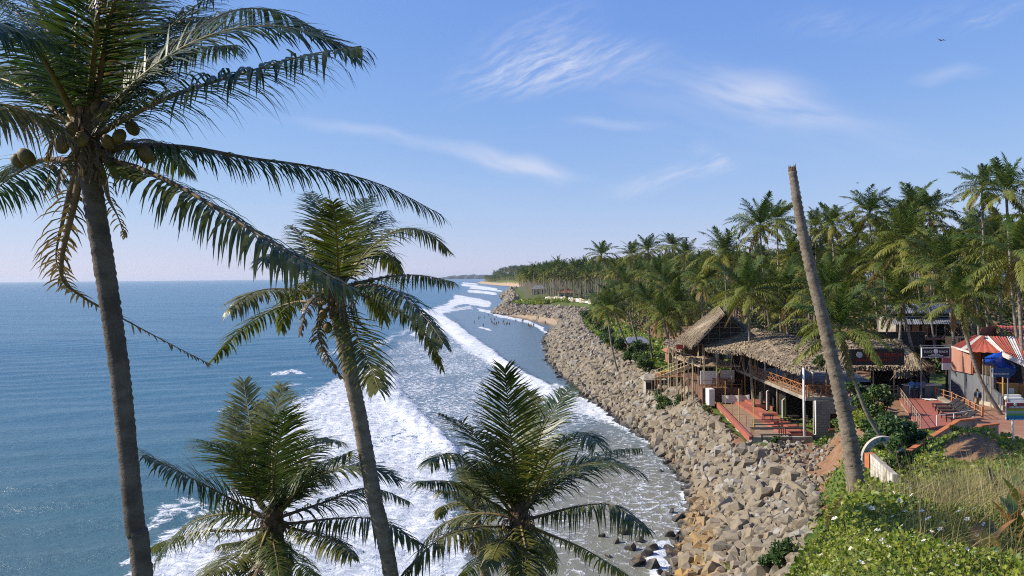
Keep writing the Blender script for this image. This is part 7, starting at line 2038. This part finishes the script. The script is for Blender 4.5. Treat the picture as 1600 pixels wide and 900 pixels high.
# headland cliff
CLIFF = pmat('laterite_cliff', (0.24, 0.12, 0.075), (0.10, 0.09, 0.04), 0.05, 0.95, 0.4, bscale=0.3, bdist=1.5)
ys_ = np.linspace(1300, 2900, 60); V = []; Q = []
for i, y in enumerate(ys_):
    xt = float(ip(y, ROCKT)); e = 1 + 6 * math.sin(y * 0.03) + 4 * math.sin(y * 0.081)
    hh_ = 20 * float(sstep(np.array(y), 1500.0, 1900.0)) + 2
    for (dx_, z) in ((-2, -1), (12, hh_ * .15), (20, hh_ * .55), (26, hh_ * 0.9), (40, hh_), (200, hh_ + 4), (700, hh_ + 10)):
        V.append((xt + dx_ + e * (0.3 if dx_ < 0 else 1), y, z + (0.8 * math.sin(y * .2 + dx_) if dx_ > 0 else 0)))
for i in range(59):
    for k in range(6): Q.append((i * 7 + k, i * 7 + k + 1, i * 7 + k + 8, i * 7 + k + 7))
hl = link('headland_hill', npmesh('headland_hill', V, Q, smooth=True, mats=[CLIFF])); tag(hl, 'far headland of red cliff under palms', 'hill', kind='structure')
# farthest coast, a low line on the horizon
V = []; Q = []; n = 60
for i in range(n):
    px = 672 + 140 * i / (n - 1); h_ = 2 + 40 * math.sin(math.pi * min(1, i / 45)) ** 0.6 + 6 * math.sin(i * 0.9) + 4 * math.sin(i * 2.3)
    q = at_d(px, 440, 7600 + 120 * math.sin(i)); V += [(q[0], q[1], -2), (q[0] + 30, q[1] + 150, h_ * 0.75), (q[0] + 60, q[1] + 700, h_), (q[0] + 90, q[1] + 1500, -2)]
for i in range(n - 1):
    for k in range(3): Q.append((i * 4 + k, i * 4 + 4 + k, i * 4 + 5 + k, i * 4 + 1 + k))
fc = link('distant_coast_hill', npmesh('distant_coast_hill', V, Q, smooth=True, mats=[UNDER])); tag(fc, 'low blue line of coast on the horizon', 'hill', kind='structure')

# yellow cushioned loungers by the lean-to
pf = thing('timber_platform', (20.6, 99, 5.2), 'low timber platform between boulders and lean-to', 'platform')
for k in range(8): MB().box((20.6, 97.2 + 0.46 * k, 6.22), (4.4, 0.44, 0.08)).build('plank', RUSTWOOD, pf)
for sx in (-2, 0, 2):
    for sy in (-1.5, 1.5): MB().box((20.6 + sx, 99 + sy, 5.4), (0.14, 0.14, 1.56)).build('post', RUSTWOOD, pf)
for (px, py, lab) in ((1048, 581, 'yellow cushioned lounger closer to the concrete hut'), (1062, 588, 'yellow cushioned lounger closer to the bamboo poles')):
    q = np.array([19.4 if px < 1055 else 21.3, 98.6, 6.27])
    r_ = thing('cushioned_lounger', q, lab, 'sun lounger', None, 0.5)
    MB().box((0, 0, 0.28), (1.9, 0.7, 0.08)).local('frame', RUSTWOOD, r_)
    for k in range(3): MB().box((-0.6 + 0.56 * k, 0, 0.38 + (0.1 if k == 2 else 0)), (0.52, 0.62, 0.12), 0, -0.35 if k == 2 else 0).local('cushion', MAT['cloth_yellow'], r_)
    for sx in (-.8, .8):
        for sy in (-.28, .28): MB().box((sx, sy, 0.12), (.06, .06, .24)).local('leg', RUSTWOOD, r_)
# soaring bird
BIRDM = pmat('bird_feather', (0.05, 0.04, 0.035), (0.03, 0.025, 0.02), 5, 0.8, 0.1)
def bird(px, py, d, span, rz, bank, label):
    q = at_d(px, py, d); r_ = thing('bird', q, label, 'bird', None, rz)
    s = span / 2; mb = MB()
    sec = [(-s, -.08 * s, .10 * s, .02), (-.62 * s, .06 * s, .14 * s, .20 * s), (-.25 * s, .05 * s, .06 * s, .24 * s), (0, 0.02 * s, 0, .30 * s), (.25 * s, .05 * s, .06 * s, .24 * s), (.62 * s, .06 * s, .14 * s, .20 * s), (s, -.08 * s, .10 * s, .02)]
    V = []
    for (x, y, z, c) in sec: V += [(x, y + c * .5, z + .012 * s), (x, y - c * .5, z), (x, y, z - .02 * s)]
    Fs = []
    for i in range(6):
        a = 3 * i; Fs += [(a, a + 1, a + 4, a + 3), (a + 1, a + 2, a + 5, a + 4), (a + 2, a, a + 3, a + 5)]
    b0 = len(V); prof = [(-.62, .004, .16), (-.42, .03, .07), (-.2, .07, .07), (.05, .095, .095), (.25, .075, .075), (.36, .06, .06), (.46, .035, .035), (.54, .004, .004)]
    for (y, rz_, rx_) in prof:
        for k in range(8): a = 6.2832 * k / 8; V.append((rx_ * s * math.cos(a), y * s, rz_ * s * math.sin(a)))
    for i in range(7):
        for k in range(8): Fs.append((b0 + 8 * i + k, b0 + 8 * i + (k + 1) % 8, b0 + 8 * i + 8 + (k + 1) % 8, b0 + 8 * i + 8 + k))
    o = mb.add(V, Fs).local('body', BIRDM, r_); o.rotation_euler = (0, bank, 0)
bird(1471, 63, 95, 1.3, 0.25, 0.12, 'dark kite gliding with spread wings in the clear blue sky')
bird(1340, 286, 160, 1.2, 0.9, 0.2, 'tiny far-off bird just above the palm tops')

# haze of the sea air
HZ = bpy.data.materials.new('sea_haze'); HZ.use_nodes = True; HZ.node_tree.nodes.clear()
h = NT(HZ.node_tree); pv = h.node('ShaderNodeVolumePrincipled')
pv.inputs['Color'].default_value = (0.80, 0.88, 1.0, 1); pv.inputs['Density'].default_value = 0.00005; pv.inputs['Anisotropy'].default_value = 0.2
ho = h.node('ShaderNodeOutputMaterial'); h.l.new(pv.outputs[0], ho.inputs['Volume'])
mb = MB(); mb.box((0, 13000, 40), (120000, 27400, 90)); hz = mb.build('haze', HZ); tag(hz, 'pale sea haze filling the air', 'haze', kind='stuff')
